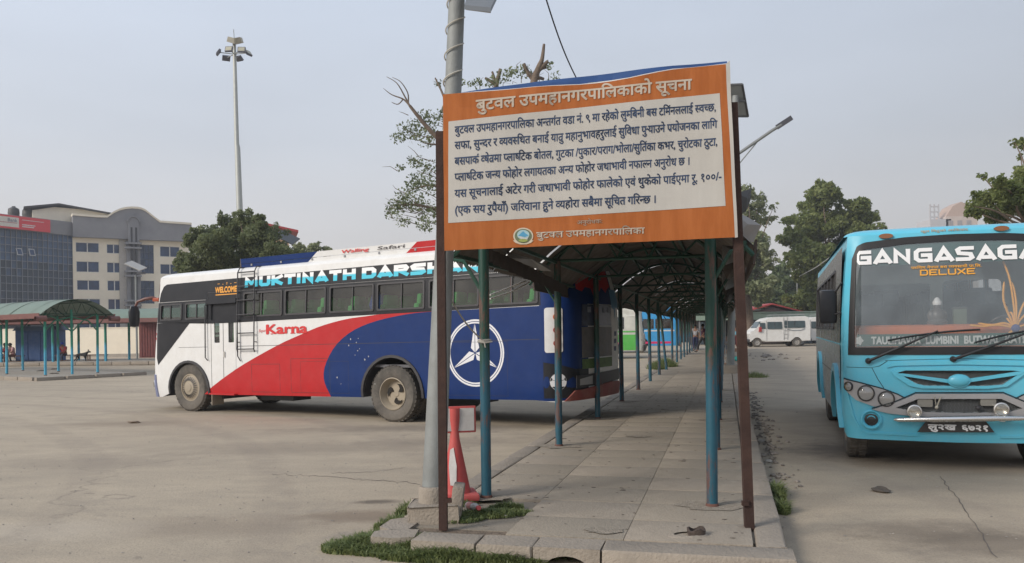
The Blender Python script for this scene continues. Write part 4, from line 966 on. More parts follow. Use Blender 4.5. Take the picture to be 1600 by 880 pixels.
# grab rails and ladder
def rail(pts, r=.012, name='grab_rail', m=TRIM, sh=sh1, parent=bus1):
    b = B(); b.tube([sh.P(t, z, off) for t, z, off in pts], r, 6); return b.build(name, m, parent, .7)
x_ = dL+.12; rail([(x_, 2.30, .02), (x_, 2.28, .05), (x_, 1.2, .05), (x_-.05, 1.14, .03)]); x_ = dR-.10; rail([(x_, 1.95, .02), (x_, 1.9, .05), (x_, 1.22, .05), (x_-.06, 1.12, .03)])
lx0, lx1 = S1(400.5, 530)[0], S1(371, 530)[0]-.06
b = B(); PT = lambda t, z, o: sh1.P(t, z, o)
for x in (lx0, lx1): b.tube([PT(x, 3.02, -.25), PT(x, 3.0, .02), PT(x, 2.9, .07), PT(x, 1.36, .07), PT(x, 1.30, .05)], .013, 6)
for z in (2.90, 2.62, 2.34, 2.05, 1.68, 1.36): b.tube([PT(lx0, z, .07), PT(lx1, z, .07)], .013, 6)
for x in (lx0, lx1):
    for z in (1.5, 2.5): b.tube([PT(x, z, 0), PT(x, z, .07)], .01, 5)
b.build('ladder', TRIM, bus1, .7)
# name lettering
CY = split_mat('cyan_white_letters', (.05, .52, .68), (.80, .80, .80), 2, 2.69, .012)
def word(s, x0, x1, z0, z1, name, m, bold=.045, off=.009, sh=sh1, parent=bus1, lat=True, fl=False, shear=0, slope=0.0):
    bm = embolden(text_bm(s, 0), bold) if lat else deva(s, bold)[0]
    bx0 = min(v.co.x for v in bm.verts); bx1 = max(v.co.x for v in bm.verts); by0 = min(v.co.y for v in bm.verts); by1 = max(v.co.y for v in bm.verts)
    if fl: pl = lambda x, y: (fl-(x0+(x1-x0)*(x-bx0)/(bx1-bx0)+shear*(y-by0)/(by1-by0)), z0+(z1-z0)*(y-by0)/(by1-by0)+slope*(x-bx0)/(bx1-bx0))
    else: pl = lambda x, y: (x0+(x1-x0)*(x-bx0)/(bx1-bx0)-shear*(y-by0)/(by1-by0), z0+(z1-z0)*(y-by0)/(by1-by0))
    return sh.decal(bm, off, name, m, parent, pl)
xm, xn = S1(381, 440)[0], S1(748, 415)[0]
def penword(s, x0, x1, z0, z1, name, m, pw, off=.009, sh=sh1, parent=bus1, wid=.8, gap=.14, fl=False, widths={}):
    bm, W = pen(s, pw, wid, gap, widths)
    if fl: pl = lambda x, y: (fl-(x0+(x1-x0)*x/W), z0+(z1-z0)*y)
    else: pl = lambda x, y: (x0+(x1-x0)*x/W, z0+(z1-z0)*y)
    return sh.decal(bm, off, name, m, parent, pl)
xm2, xn2 = S1(554.5, 430)[0], S1(564, 430)[0]
penword('MUKTINATH', xm, xm2, 2.595, 2.80, 'name_lettering', CY, .31, wid=1.0, gap=.09, widths={'I': .36, 'M': 1.2}); penword('DARSHAN', xn2, xn, 2.595, 2.80, 'name_lettering', CY, .31, wid=1.0, gap=.09)
word('WELCOME', S1(335, 450)[0], S1(369, 450)[0], 2.52, 2.65, 'welcome_lettering', mat('orange_letters', (.75, .33, .04), .5), .05)
word('★ ●●●' if False else '- . : . -', S1(338, 440)[0], S1(368, 440)[0], 2.69, 2.73, 'star_row', mat('orange_letters', (.75, .33, .04), .5), .03)
sh1.sheet([[(S1(336, 455)[0], 2.475), (S1(369, 455)[0], 2.475), (S1(369, 455)[0], 2.495), (S1(336, 455)[0], 2.495)]], .009, 'underline', mat('orange_letters', (.75, .33, .04), .5), bus1)
RL = mat('red_letters', (.60, .03, .03), .45)
kx0, kx1 = S1(416, 515)[0], S1(481, 510)[0]
word('Karna', kx0, kx1, 1.64, 1.835, 'flank_lettering', RL, .036)
for q in (.03, .14, .36, .42, .62, .68, .80, .9, ):
    x_ = kx0+(kx1-kx0)*q; sh1.sheet([[(x_-.03, 1.64), (x_+.03, 1.64), (x_+.03, 1.655), (x_-.03, 1.655)]], .010, 'letter_serif', RL, bus1)
word('Super', S1(404, 515)[0], S1(415, 514)[0], 1.67, 1.75, 'small_flank_lettering', mat('pink_letters', (.6, .15, .15), .5), .01, shear=.03)
# three-pointed star in a ring
SCX, SCZ = (S1(698, 550)[0]+S1(789, 550)[0])/2, 1.215; rr_ = .565
WL = mat('white_print', (.72, .72, .74), .45, var=.05)
sh1.sheet([circ(SCX, SCZ, rr_, 48), circ(SCX, SCZ, rr_*.945, 48)], .005, 'ring_print', WL, bus1); sh1.sheet([circ(SCX, SCZ, rr_*.925, 48), circ(SCX, SCZ, rr_*.88, 48)], .005, 'ring_print', WL, bus1)
for k in range(3):
    a = R(90+120*k)
    for sg in (-1, 1):
        P = [(.865, 0), (.17, sg*.11*1.2), (.02, sg*.035)] if sg > 0 else [(.865, 0), (.0, 0), (.17, -.11*1.2)]
        P = [(.87, sg*.006), (.155, sg*.145), (.02, sg*.012)]
        sh1.sheet([[(SCX+rr_*(u*cos(a)-v*sin(a)), SCZ+rr_*(u*sin(a)+v*cos(a))) for u, v in P]], .005, 'star_print', WL, bus1)
# rear corner
sh1.sheet([[(-3.98, .47), (-3.06, .47), (-3.06, 1.05), (-3.35, 1.0), (-3.6, .93), (-3.98, .93)]], .004, 'black_rear_corner', BLACK, bus1)
sh1.sheet([rrect(-3.38, 1.20, -3.09, 1.92, .04)], .006, 'white_lamp_panel', WHITE, bus1, thick=.012)
for z_ in (1.35, 1.56, 1.77): sh1.sheet([circ(-3.28, z_, .052, 16)], .02, 'tail_lamp', mat('amber_lens' if z_ > 1.7 else 'red_lens', (.55, .12, .02) if z_ > 1.7 else (.32, .03, .02), .15), bus1, thick=.03)
bcx, bcz = -3.30, .735; br_ = .135
bus_ball = sh1.sheet([circ(bcx, bcz, br_, 24)], .006, 'ball_print', WL, bus1)
sh1.sheet([[(bcx+.042*cos(R(90+72*k)), bcz+.042*sin(R(90+72*k))) for k in range(5)]], .0075, 'ball_patch', BLACK, bus1)
for k in range(5):
    a = R(90+72*k); sh1.sheet([[(bcx+br_*q*cos(a+d), bcz+br_*q*sin(a+d)) for q, d in ((.98, -.26), (.98, .26), (.78, .14), (.78, -.14))]], .0075, 'ball_patch', BLACK, bus1)
    b1, b2 = .32, .62; sh1.sheet([[(bcx+br_*q*cos(a+d), bcz+br_*q*sin(a+d)) for q, d in ((b1, -.06), (b1, .06), (.8, .03), (.8, -.03))]], .0075, 'ball_patch', BLACK, bus1)
tR = sh1.tR
DKR = mat('dark_rear_print', (.07, .075, .09), .4, var=.5, vs=6, dust=.5)
# rear face: u is to the viewer's right when standing behind the coach
def RU(u): return tR - u          # t decreases to the right seen from behind
def rs(pts, off, name, m, thick=0): return sh1.sheet([[(tR-((1.8 if u > 1.3 else u)*.72-.12), z) for u, z in pts]], off, name, m, bus1, thick=thick)
def clampseam(u): return u
# the outline seam sits at the rear centre, so rear prints are wrapped past it freely
rs([(-.82, 1.10), (.75, 1.10), (.75, 1.60), (-.82, 1.60)], .006, 'engine_door', DKR, .015)
rs([(-.82, 1.62), (.75, 1.62), (.72, 1.97), (-.80, 1.97)], .006, 'rear_window', mat('rear_window_dark', (.035, .045, .085), .3, var=.6, vs=9), .012)
for u_ in (-.6, -.25, .2, .5): rs([(u_, 1.84), (u_+.16, 1.84), (u_+.16, 1.93), (u_, 1.93)], .02, 'window_sticker', mat('grey_sticker', (.25, .27, .33), .6, var=.5, vs=30))
rs([(-1.1, 1.98), (1.0, 1.98), (.92, 2.72), (-.95, 2.72)], .005, 'rear_top_blue', BLUE)
rs([(-.95, 2.22), (-.72, 2.18), (-.55, 2.26), (-.30, 2.24), (-.16, 2.02), (-.05, 2.22), (.15, 2.20), (.3, 2.27), (.5, 2.18), (.7, 2.26), (.9, 2.30), (.85, 2.86), (-.85, 2.86)], .0085, 'red_flame_print', RED)
rs([(.78, .90), (1.35, .90), (1.35, 2.0), (.78, 2.0)], .006, 'white_rear_panel', WHITE)
rs([(.78, 1.93), (.95, 1.90), (1.05, 1.72), (1.12, 1.93), (1.35, 1.95), (1.35, 2.25), (.78, 2.25)], .0085, 'sky_blue_print', mat('sky_print', (.10, .27, .45), .4))
for k in range(3): rs([(.93+.02*k, 1.18+.13*k), (1.12+.02*k, 1.18+.13*k), (1.12+.02*k, 1.26+.13*k), (.93+.02*k, 1.26+.13*k)], .009, 'panel_mark', BLUE)
rs([(-.82, .92), (.78, .92), (.78, 1.08), (-.82, 1.08)], .006, 'green_strip', mat('green_dirty', (.10, .17, .05), .6, var=.4, vs=8))
rs([(-1.35, .42), (1.4, .42), (1.4, .62), (.6, .66), (-1.1, .58)], .012, 'rear_bumper', mat('dark_red_bumper', (.24, .022, .02), .5, var=.2, dust=.4), .05)
rs([(-1.05, .62), (1.38, .68), (1.38, .86), (-1.05, .82)], .008, 'bumper_grille', TRIM, .02)
rs([(-.28, .64), (.05, .64), (-.05, .84), (-.18, .84)], .02, 'plate_recess', mat('plate_dark', (.08, .02, .02), .5)); rs([(-.95, .66), (-.4, .66), (-.4, .80), (-.95, .76)], .02, 'tail_lamp_row', SILVER)
sh1.sheet([[(-3.36, 2.05), (-3.30, 2.0), (-3.27, 2.25), (-3.22, 2.1), (-3.18, 2.55), (-3.32, 2.55)]], .005, 'white_smear', mat('pale_smear', (.12, .2, .38), .5), bus1)
# front end seen edge-on
bq = mat('greyblue_bumper', (.16, .18, .30), .5)
sh1.sheet([[(6.42, .36), (sh1.tF+.95, .36), (sh1.tF+.95, .84), (6.48, .84)]], .008, 'front_bumper', bq, bus1, thick=.02)
sh1.sheet([circ(6.66, .62, .10, 14)], .02, 'fog_lamp_ring', WL, bus1, thick=.012); sh1.sheet([circ(6.66, .62, .055, 14)], .03, 'fog_lamp', BLACK, bus1, thick=.012)
for z_ in (1.60, 1.70): sh1.sheet([[(6.47, z_), (sh1.tF+.8, z_), (sh1.tF+.8, z_+.05), (6.47, z_+.05)]], .006, 'red_stripe', RED, bus1)
sh1.sheet([rrect(ff-.99, 1.26, ff+.99, 2.44, .12)], -.01, 'windscreen', GLASSB, bus1)
sh1.sheet([[(6.40, 2.50), (sh1.tF+.9, 2.50), (sh1.tF+.9, 2.80), (6.34, 2.80)]], .006, 'front_dome', RED, bus1)
b = B(); p0 = sh1.P(6.58, 2.46, 0); b.tube([p0, p0+Vector((.12, .10, .06)), p0+Vector((.26, .18, .04)), p0+Vector((.42, .25, -.02)), p0+Vector((.50, .28, -.18))], [.04, .04, .035, .03, .03], 8); b.build('mirror_arm', mat('arm_brown', (.12, .04, .03), .5), bus1, .7)
b = B(); b.lathe([(0, -.24), (.08, -.22), (.105, -.1), (.11, .1), (.08, .22), (0, .25)], 14, Matrix.Translation(p0+Vector((.50, .28, -.34))) @ Matrix.Diagonal((.8, 1.2, 1, 1))); b.build('mirror', BLACK, bus1, .7)
b = B(); b.box(p0+Vector((.0, .05, .02)), (.20, .14, .08), bev=.02); b.build('marker_lamp', mat('amber_brown', (.35, .07, .03), .4), bus1, .6)
# roof rack
RX0, RX1 = 3.95, -3.0
rk = bpy.data.objects.new('luggage_rack', None); COL.objects.link(rk); rk.parent = bus1
zr = lambda x, z: z-SK*x
def rackside(y, out):
    segs = ((RX0, 1.98, BLUE), (1.90, -.25, WHITE), (-.33, RX1, RED))
    def strip(x0a, x1a, x0b, x1b, m):
        b = B()
        for z0, z1, o0, o1 in ((2.985, 3.085, 0, out*.012), (3.093, 3.195, out*.016, out*.028)):
            f = lambda x0, x1, z: x0+(x1-x0)*(z-2.985)/.21
            xa0, xa1 = f(x0a, x1a, z0), f(x0a, x1a, z1); xb0, xb1 = f(x0b, x1b, z0), f(x0b, x1b, z1)
            V = [(xa0, y+o0, zr(xa0, z0)), (xb0, y+o0, zr(xb0, z0)), (xb1, y+o1, zr(xb1, z1)), (xa1, y+o1, zr(xa1, z1))]
            V2 = [(x, yy-out*.02, z) for x, yy, z in V]; n = [b.bm.verts.new(v) for v in V+V2]
            b._f(n[:4]); b._f(n[4:][::-1])
            for i in range(4): b._f((n[i], n[4+i], n[4+(i+1) % 4], n[(i+1) % 4]))
        b.build('rack_side_panel', m, rk)
    strip(RX0, RX0, 2.16, 1.86, BLUE); strip(2.16, 1.86, -.20, -.50, WHITE); strip(-.20, -.50, RX1, RX1, RED)
rackside(-.17, 1); rackside(-2.23, -1)
b = B(); b.box((RX0+.02, -1.2, zr(RX0, 3.08)), (.03, 2.08, .24)); b.build('rack_end_panel', mat('rack_brown', (.09, .075, .07), .7), rk)
b = B()
for k in range(9): x = RX0-.3-k*.82; b.box((x, -1.2, zr(x, 3.06)), (.04, 2.1, .04)); b.box((x, -.20, zr(x, 2.99)), (.03, .03, .10))
b.box(((RX0+RX1)/2, -1.2, zr((RX0+RX1)/2, 3.08)), (RX0-RX1, 2.0, .012), M=Matrix.Rotation(SK, 4, 'Y')); b.build('rack_floor', mat('rack_grey', (.25, .25, .26), .6), rk)
zt1 = lambda x: 3.105
def rackword(s, p0, p1, name, m, shear=.03, bold=.02):
    x0, x1 = S1(*p0)[0], S1(*p1)[0]; bm = embolden(text_bm(s, 0), bold); bx1 = max(v.co.x for v in bm.verts)
    for v in bm.verts:
        x = x0+(x1-x0)*v.co.x/bx1-shear*v.co.y; z = 3.115+v.co.y*.085; v.co = Vector((x, -.17+.034+v.co.z, zr(x, z)))
    link(name, finish(bm, name), m, rk)
rackword('Walling', (525, 388), (568, 384), 'rack_lettering', RL); rackword('Safari', (581, 384), (624, 379), 'rack_lettering', mat('dark_letters', (.06, .05, .05), .5), .03, .01)
# drip gap under the rack: rails
b = B(); b.bar((RX0, -.12, zr(RX0, 2.965)), (RX1, -.12, zr(RX1, 2.965)), .02); b.build('roof_rail', TRIM, rk)
# inside: floor, seats
b = B(); b.box((1.5, -1.2, 1.0), (9.2, 2.25, .05)); b.box((1.5, -1.2, .72), (8.9, 1.3, .5)); b.build('floor', INTER, bus1)
def seat_mesh():
    b = B(); b.box((0, 0, .2), (.45, .95, .14), bev=.03); b.box((-.22, 0, .55), (.12, .95, .78), M=Matrix.Rotation(-.12, 4, 'Y'), bev=.04)
    b.box((-.27, .24, .98), (.10, .34, .26), M=Matrix.Rotation(-.12, 4, 'Y'), bev=.04); b.box((-.27, -.24, .98), (.10, .34, .26), M=Matrix.Rotation(-.12, 4, 'Y'), bev=.04); return finish(b.bm, 'seat', .6)
sm_ = seat_mesh(); sm_.materials.append(SEATG)
for k in range(10):
    for y in (-.58, -1.82):
        o = link('seat', sm_, None, bus1); o.location = (-2.5+k*.76+(.05 if y < -1 else 0), y, 1.18)
b = B(); b.box((5.4, -1.2, 1.25), (.6, 2.1, .55), bev=.05); b.build('dashboard', INTER, bus1)
b = B(); b.lathe([(0, -.18), (.15, -.16), (.2, 0), (.14, .2), (0, .24)], 12, Matrix.Translation((S1(565, 470)[0]-.05, -.45, 2.12))); b.build('bundle', mat('blue_bundle', (.05, .12, .55), .7), bus1, .7)
for y in (-.14, -2.26):
    wheel(bus1, 5.40, y, .505, .26, 'cover', 1 if y > -1 else -1, .0)
    wheel(bus1, 0, y, .505, .26, 'deep', 1 if y > -1 else -1); wheel(bus1, 0, y+(-.30 if y > -1 else .30), .505, .25, 'plain', 1, name='inner_wheel')
b = B(); b.box((4.6, -1.2, .42), (.05, 2.0, .3)); b.box((2, -1.2, .55), (6.5, 1.5, .2)); b.box((0, -1.2, .5), (.22, 2.1, .22)); b.box((5.4, -1.2, .5), (.14, 2.1, .14)); b.box((-.85, -1.2, .45), (.03, 2.1, .45)); b.box((3.3, -.7, .42), (.9, .5, .32)); b.build('chassis', TRIM, bus1)
b = B(); b.box((4.72, -.17, .33), (.02, .30, .36)); b.build('mud_flap', mat('mud_flap_tan', (.30, .26, .20), .8, var=.2), bus1)
for cx, r_ in ((0, .66), (5.4, .60)):      # wheel housings
    for y0, y1 in ((-.03, -.75), (-2.37, -1.65)):
        P = arch_pts(cx, .5, r_, .44); b = B()
        A_ = [b.bm.verts.new((x, y0, z-SK*x)) for x, z in P]; C_ = [b.bm.verts.new((x, y1, z-SK*x)) for x, z in P]
        for k in range(len(P)-1): b._f((A_[k], A_[k+1], C_[k+1], C_[k]))
        b._f(C_); b.build('wheel_housing', TRIM, bus1)

# ------------------------------------------------------------ turquoise bus facing the camera
TQ = mat('turquoise_paint', (.085, .50, .67), .30, var=.08, vs=1.5, dust=.28, dustcol=(.30, .46, .50), coat=.3)
TQD = mat('turquoise_shell_dark', (.03, .25, .36), .4)
SIDEG = mat('grey_side_paint', (.34, .37, .385), .18, metal=.25, var=.12, dust=.45, dustcol=(.22, .2, .18))
a2 = R(18); e2 = Vector((-sin(a2), -cos(a2), 0)); y2 = Vector((cos(a2), -sin(a2), 0)); HW = 1.16; XF = 5.12
root2 = Vector((4.2, 10.15, 0)) - e2*4.2 - y2*(-2*HW+.20)
bus2 = empty('bus', root2, atan2(e2.y, e2.x), 'turquoise bus facing the camera at the right edge, white name across its windscreen', 'bus')
PC2 = root2+e2*XF-y2*HW
def S2(px, py): p = onplane(px, py, PC2, -e2)-PC2; return p.dot(y2)+.02, p.z
sh2 = Shell(HW, XF-7.3, XF, rF=.20, rR=.25, bF=.07, bR=.05, z1=2.62, tumble=.05, rakeF=.14, rakeR=.05, belt=1.3, skew=0)
tF = sh2.tF; lo_t, hi_t = sh2.tR+.001, sh2.tR+sh2.per-.001
rt2 = tF+(tF-sh2.tFL); RX = lambda x: rt2+(sh2.tFL-x)
def U(pts): return [(tF-u, z) for u, z in pts]
def M2(pts): return [S2(*p) for p in pts]
def sym(h): return h+[(-u, z) for u, z in reversed(h)]
gl = sym([(-1.09, 1.30), (-1.10, 2.35), (-1.04, 2.47), (-.9, 2.515), (-.5, 2.55), (-.02, 2.56)])
gl_in = sym([(-1.075, 1.315), (-1.085, 2.34), (-1.03, 2.455), (-.9, 2.50), (-.5, 2.535), (-.02, 2.545)])
body2 = [(lo_t, .42), (-.62, .42)]+arch_pts(0, .46, .6, .42)[1:-1]+[(.62, .42), (3.6, .42)]+arch_pts(4.2, .46, .58, .42)[1:-1]+[(4.8, .36), (tF-1.2, .33)]
body2 += U([(.95, .325), (-.0, .315), (-.95, .325)])+[(tF+1.2, .33), (RX(4.8), .36)]+[(RX(x), z) for x, z in reversed(arch_pts(4.2, .46, .58, .42))]+[(RX(x), z) for x, z in reversed(arch_pts(0, .46, .6, .42))]+[(hi_t, .42)]
body2 += [(hi_t, 2.62), (lo_t, 2.62)]
gr_up = [(-.60, 1.075), (-.52, 1.10), (.52, 1.10), (.60, 1.085), (.42, .95), (.25, .935), (-.33, .935), (-.42, .96)]
lg = [(-.40, .79), (.40, .80), (.60, .70), (.45, .655), (0, .64), (-.45, .65), (-.62, .69)]
rw2 = [(RX(3.75-.92*k), RX(3.75-.92*k-.84)) for k in range(7)]; lw2 = [(3.2-1.05*k-.97, 3.2-1.05*k) for k in range(5)]
H2 = [U(gl), U(gr_up), U(lg)]+[rrect(a, 1.55, c, 2.32, .04) for a, c in rw2+lw2]
sh2.sheet([body2]+H2, 0, 'body', TQ, bus2, cutv=(.5, .7, .9, 1.1, 1.4, 1.8, 2.1, 2.4))
LIN = mat('pale_lining', (.55, .60, .60), .7); sh2.sheet([body2]+[U(gl)]+H2[3:], -.03, 'inner_wall', LIN, bus2)
sh2.roof(2.62, .11, 'roof', TQ, bus2)
P2 = lambda pts, off, name, m, thick=0, parent=None, **k: sh2.sheet([U(q) for q in (pts if isinstance(pts[0][0], (tuple, list)) else [pts])], off, name, m, parent or bus2, thick=thick, **k)
# sides: grey paint, dark window band, turquoise flares
for rev in (0, 1):
    ft = (lambda x: RX(x)) if rev else (lambda x: x)
    xe = XF-.32; xr_ = XF-7.0
    low = [(ft(xr_), .43), (ft(-.62), .43)]+[(ft(x), z) for x, z in arch_pts(0, .46, .61, .43)[1:-1]]+[(ft(.62), .43), (ft(3.6), .43)]+[(ft(x), z) for x, z in arch_pts(4.2, .46, .59, .43)[1:-1]]+[(ft(xe), .43), (ft(xe), 1.38), (ft(xr_), 1.38)]
    sh2.sheet([low], .003, 'side_panel', SIDEG, bus2)
    wl = rw2 if rev else lw2
    sh2.sheet([[(ft(xe), 1.40), (ft(xe), 2.52), (ft(xr_), 2.52), (ft(xr_), 1.40)]]+[rrect(min(a, c), 1.55, max(a, c), 2.32, .04) for a, c in wl], .003, 'window_band', mat('dark_olive_band', (.03, .035, .03), .15, var=.3, dust=.4), bus2)
    for a, c in wl:
        w_ = sh2.sheet([rrect(min(a, c)+.005, 1.555, max(a, c)-.005, 2.315, .04), rrect(min(a, c)+.04, 1.59, max(a, c)-.04, 2.28, .03)], .006, 'window', TRIM, bus2, thick=.02)
        sh2.sheet([[(a+.03, 1.58), (c-.03, 1.58), (c-.03, 2.29), (a+.03, 2.29)]] if a < c else [[(c, 1.58), (a, 1.58), (a, 2.29), (c, 2.29)]], -.008, 'pane', glass('clear_side_glass', (.6, .66, .64), .5, .9), w_)
    sh2.sheet([[(ft(xe), .99), (ft(xr_), .99), (ft(xr_), 1.0), (ft(xe), 1.0)]], .006, 'panel_seam', TRIM, bus2)
    for cx, r_ in ((4.2, .585), (0, .61)):
        rb = [(ft(x), z) for x, z in ribbon(arch_pts(cx, .46, r_, .42), .10)]; sh2.sheet([rb], .02, 'arch_flare', TQ, bus2, thick=.06)
# windscreen, seal, wipers
RUBB = mat('black_seal', (.012, .012, .013), .5)
big = [(-1.115, 1.27), (-1.125, 2.36), (-1.05, 2.495), (-.9, 2.54), (-.5, 2.575), (-.02, 2.585)]
sh2.sheet([U(sym(big)), U(sym([(-1.04, 1.355), (-1.05, 2.33), (-1.0, 2.43), (-.9, 2.46), (-.5, 2.50), (-.02, 2.51)]))], .004, 'windscreen_seal', RUBB, bus2, thick=.01)
WG = glass('windscreen_glass', (.9, .94, .93), .3, 1.6, .02, (.12, .34), (.33, .385, .41))  # heavier bluish film: dust with the sky's reflection painted in
P2(gl_in, -.002, 'windscreen', WG)
GRF = mat('green_film', (.004, .075, .055), .4, var=.2)
P2([(-1.03, 2.27), (-1.03, 2.42), (-.9, 2.455), (-.5, 2.495), (0, 2.505), (.5, 2.495), (.9, 2.455), (1.03, 2.42), (1.03, 2.27)], -.012, 'green_sun_strip', GRF)
P2([(-1.02, 1.365), (1.02, 1.365), (1.02, 1.50), (-1.02, 1.50)], -.02, 'green_route_banner', GRF)
WH2 = mat('white_vinyl', (.80, .80, .80), .4, var=.03)
penword('GANGASAGAR', -1.03, 1.02, 2.285, 2.445, 'name_lettering', WH2, .25, .012, sh2, bus2, wid=.98, gap=.10, fl=tF)
OR2 = mat('orange_vinyl', (.75, .36, .05), .45, var=.06)
u0, z0 = S2(1434, 431); u1, _ = S2(1521, 429); penword('DELUXE', u0, u1, z0, z0+.066, 'class_lettering', OR2, .2, .012, sh2, bus2, wid=1.05, gap=.12, fl=tF)
u0, z0 = S2(1420, 416); u1, _ = S2(1531, 410); word('प<श>िचम नेपाल बस <व>यवसायी प_ा.िल.', u0, u1, z0-.034, z0+.004, 'company_lettering', OR2, .02, .012, sh2, bus2, lat=False, fl=tF)
u0, z0 = S2(1436, 364); u1, _ = S2(1512, 358); word('फूल िमटुको आिशवा^द', u0, u1, z0-.0, z0+.04, 'roof_lettering', mat('dull_orange_vinyl', (.42, .27, .12), .5), .02, .008, sh2, bus2, lat=False, fl=tF)
word('TAULIHAWA  LUMBINI  BUTWAL  KATHMANDU', -.86, 1.25*.8, 1.385, 1.475, 'route_lettering', mat('grey_white_vinyl', (.55, .58, .56), .5), .045, -.012, sh2, bus2, fl=tF)
P2([(-.985+.045*cos(k*.63)*(.8 if k % 2 else 1.1), 1.43+.05*sin(k*.63)*(.8 if k % 2 else 1.1)) for k in range(10)], -.012, 'route_emblem', mat('grey_white_vinyl', (.55, .58, .56), .5))
def wiper(p0, p1, p2, p3):
    A = lambda px, py, off: (lambda q: sh2.P(tF-q[0], q[1], off))(S2(px, py))
    w_ = bpy.data.objects.new('wiper', None); COL.objects.link(w_); w_.parent = bus2
    b = B(); b.lathe([(0, 0), (.035, 0), (.03, .05), (0, .055)], 12, Matrix.Translation(A(*p0, -.01)) @ Matrix.Rotation(pi/2, 4, 'Y')); b.tube([A(*p0, .04), A(p0[0]+(p1[0]-p0[0])*.45, p0[1]+(p1[1]-p0[1])*.45, .06), A(*p1, .05)], [.018, .016, .009], 6); b.build('arm', RUBB, w_, .7)
    b = B(); n = 6; b.tube([A(p2[0]+(p3[0]-p2[0])*k/n, p2[1]+(p3[1]-p2[1])*k/n-3*sin(pi*k/n), .03) for k in range(n+1)], .011, 5); b.build('blade', RUBB, w_, .7)
wiper((1353, 564), (1460, 517), (1383, 532), (1526, 515)); wiper((1484, 561), (1600, 520), (1518, 535), (1640, 512))
# markers on the brow
for u, z in (S2(1381, 368), S2(1565, 356), ):
    P2([(u+.075*cos(2*pi*k/16), z+.028*sin(2*pi*k/16)) for k in range(16)], .012, 'marker_lamp', mat('amber_marker', (.22, .09, .035), .3), .03)
# upper grille with V bars and oval badge
MESHM = mat('grille_dark', (.015, .017, .018), .5)
def mesh_fill(z0, z1, u0, u1, off, name, inside, pitch=.026):
    """wire mesh: crossing strands clipped to an outline"""
    b = B(); n = 0
    def pt(u, z): return sh2.P(tF-u, z, off)
    for sgn in (1, -1):
        k = -int(1.6/pitch)
        while k*pitch < 1.6:
            seg = []; 
            for q in range(60):
                u = u0+(u1-u0)*q/59; z = (z0+z1)/2+sgn*(u-k*pitch)*.55
                if z0 < z < z1 and inside(u, z): seg.append(pt(u, z))
                else:
                    if len(seg) > 1: b.bar(seg[0], seg[-1], .005, .004, up=e2)
                    seg = []
            if len(seg) > 1: b.bar(seg[0], seg[-1], .005, .004, up=e2)
            k += 1
    o = b.build(name, mat('mesh_wire', (.10, .10, .10), .45, metal=.5), bus2); o['kind'] = 'stuff'; return o
def inpoly(P):
    def f(x, y):
        c = False
        for i in range(len(P)):
            (x0, y0), (x1, y1) = P[i], P[i-1]
            if (y0 > y) != (y1 > y) and x < (x1-x0)*(y-y0)/(y1-y0)+x0: c = not c
        return c
    return f
b = B(); b.box((XF-.06, -HW, .88), (.02, 1.5, .6)); b.build('grille_backing', MESHM, bus2)
mesh_fill(.93, 1.10, -.6, .6, -.02, 'upper_mesh', inpoly(gr_up)); mesh_fill(.64, .80, -.62, .6, -.02, 'lower_mesh', inpoly(lg))
P2([[(-.66, 1.085), (-.56, 1.135), (.56, 1.135), (.66, 1.105), (.60, 1.04), (.46, .93), (.28, .905), (-.36, .905), (-.48, .93), (-.62, 1.03)], gr_up], .012, 'upper_grille_surround', TQ, .025)
P2([(-.62, 1.065), (-.58, 1.045), (-.10, .965), (-.10, 1.005), (-.55, 1.068)], .018, 'grille_bar', TQ, .02); P2([(.62, 1.085), (.58, 1.055), (.10, .975), (.10, 1.015), (.55, 1.088)], .018, 'grille_bar', TQ, .02)
b = B(); b.ico((0, 0, 0), 1, 3); 
for v in b.bm.verts: v.co = Vector((v.co.x*.04, v.co.y*.105, v.co.z*.065))
o = b.build('badge', TQ, bus2, 1); o.location = sh2.P(tF, .99, .03)
b = B(); b.tube([sh2.P(tF-.105*cos(2*pi*k/24), .99+.066*sin(2*pi*k/24), .035) for k in range(25)], .007, 6); b.build('badge_rim', TQ, bus2, 1)
# hood panel lines
SM = mat('gap_line', (.01, .03, .04), .7)
for sg in (-1, 1):
    ln_ = [(-.70, 1.205), (-.78, 1.15), (-.86, 1.13), (-.80, 1.0), (-.74, .90)]
    r_ = ribbon(ln_, .007); P2([(u*(-sg), z) for u, z in r_], .002, 'panel_gap', SM)
r_ = ribbon([(-.72, 1.205), (0, 1.225), (.72, 1.205)], .005); P2(r_, .002, 'panel_gap', SM)
b_ = ribbon([(-1.14, 1.13), (-.86, 1.125)], .005); P2(b_, .002, 'panel_gap', SM)
P2([(-.70, 1.13), (-.64, 1.19), (0, 1.205), (.64, 1.19), (.70, 1.13), (.62, 1.15), (0, 1.165), (-.62, 1.15)], .010, 'hood_crease', TQ, .016)
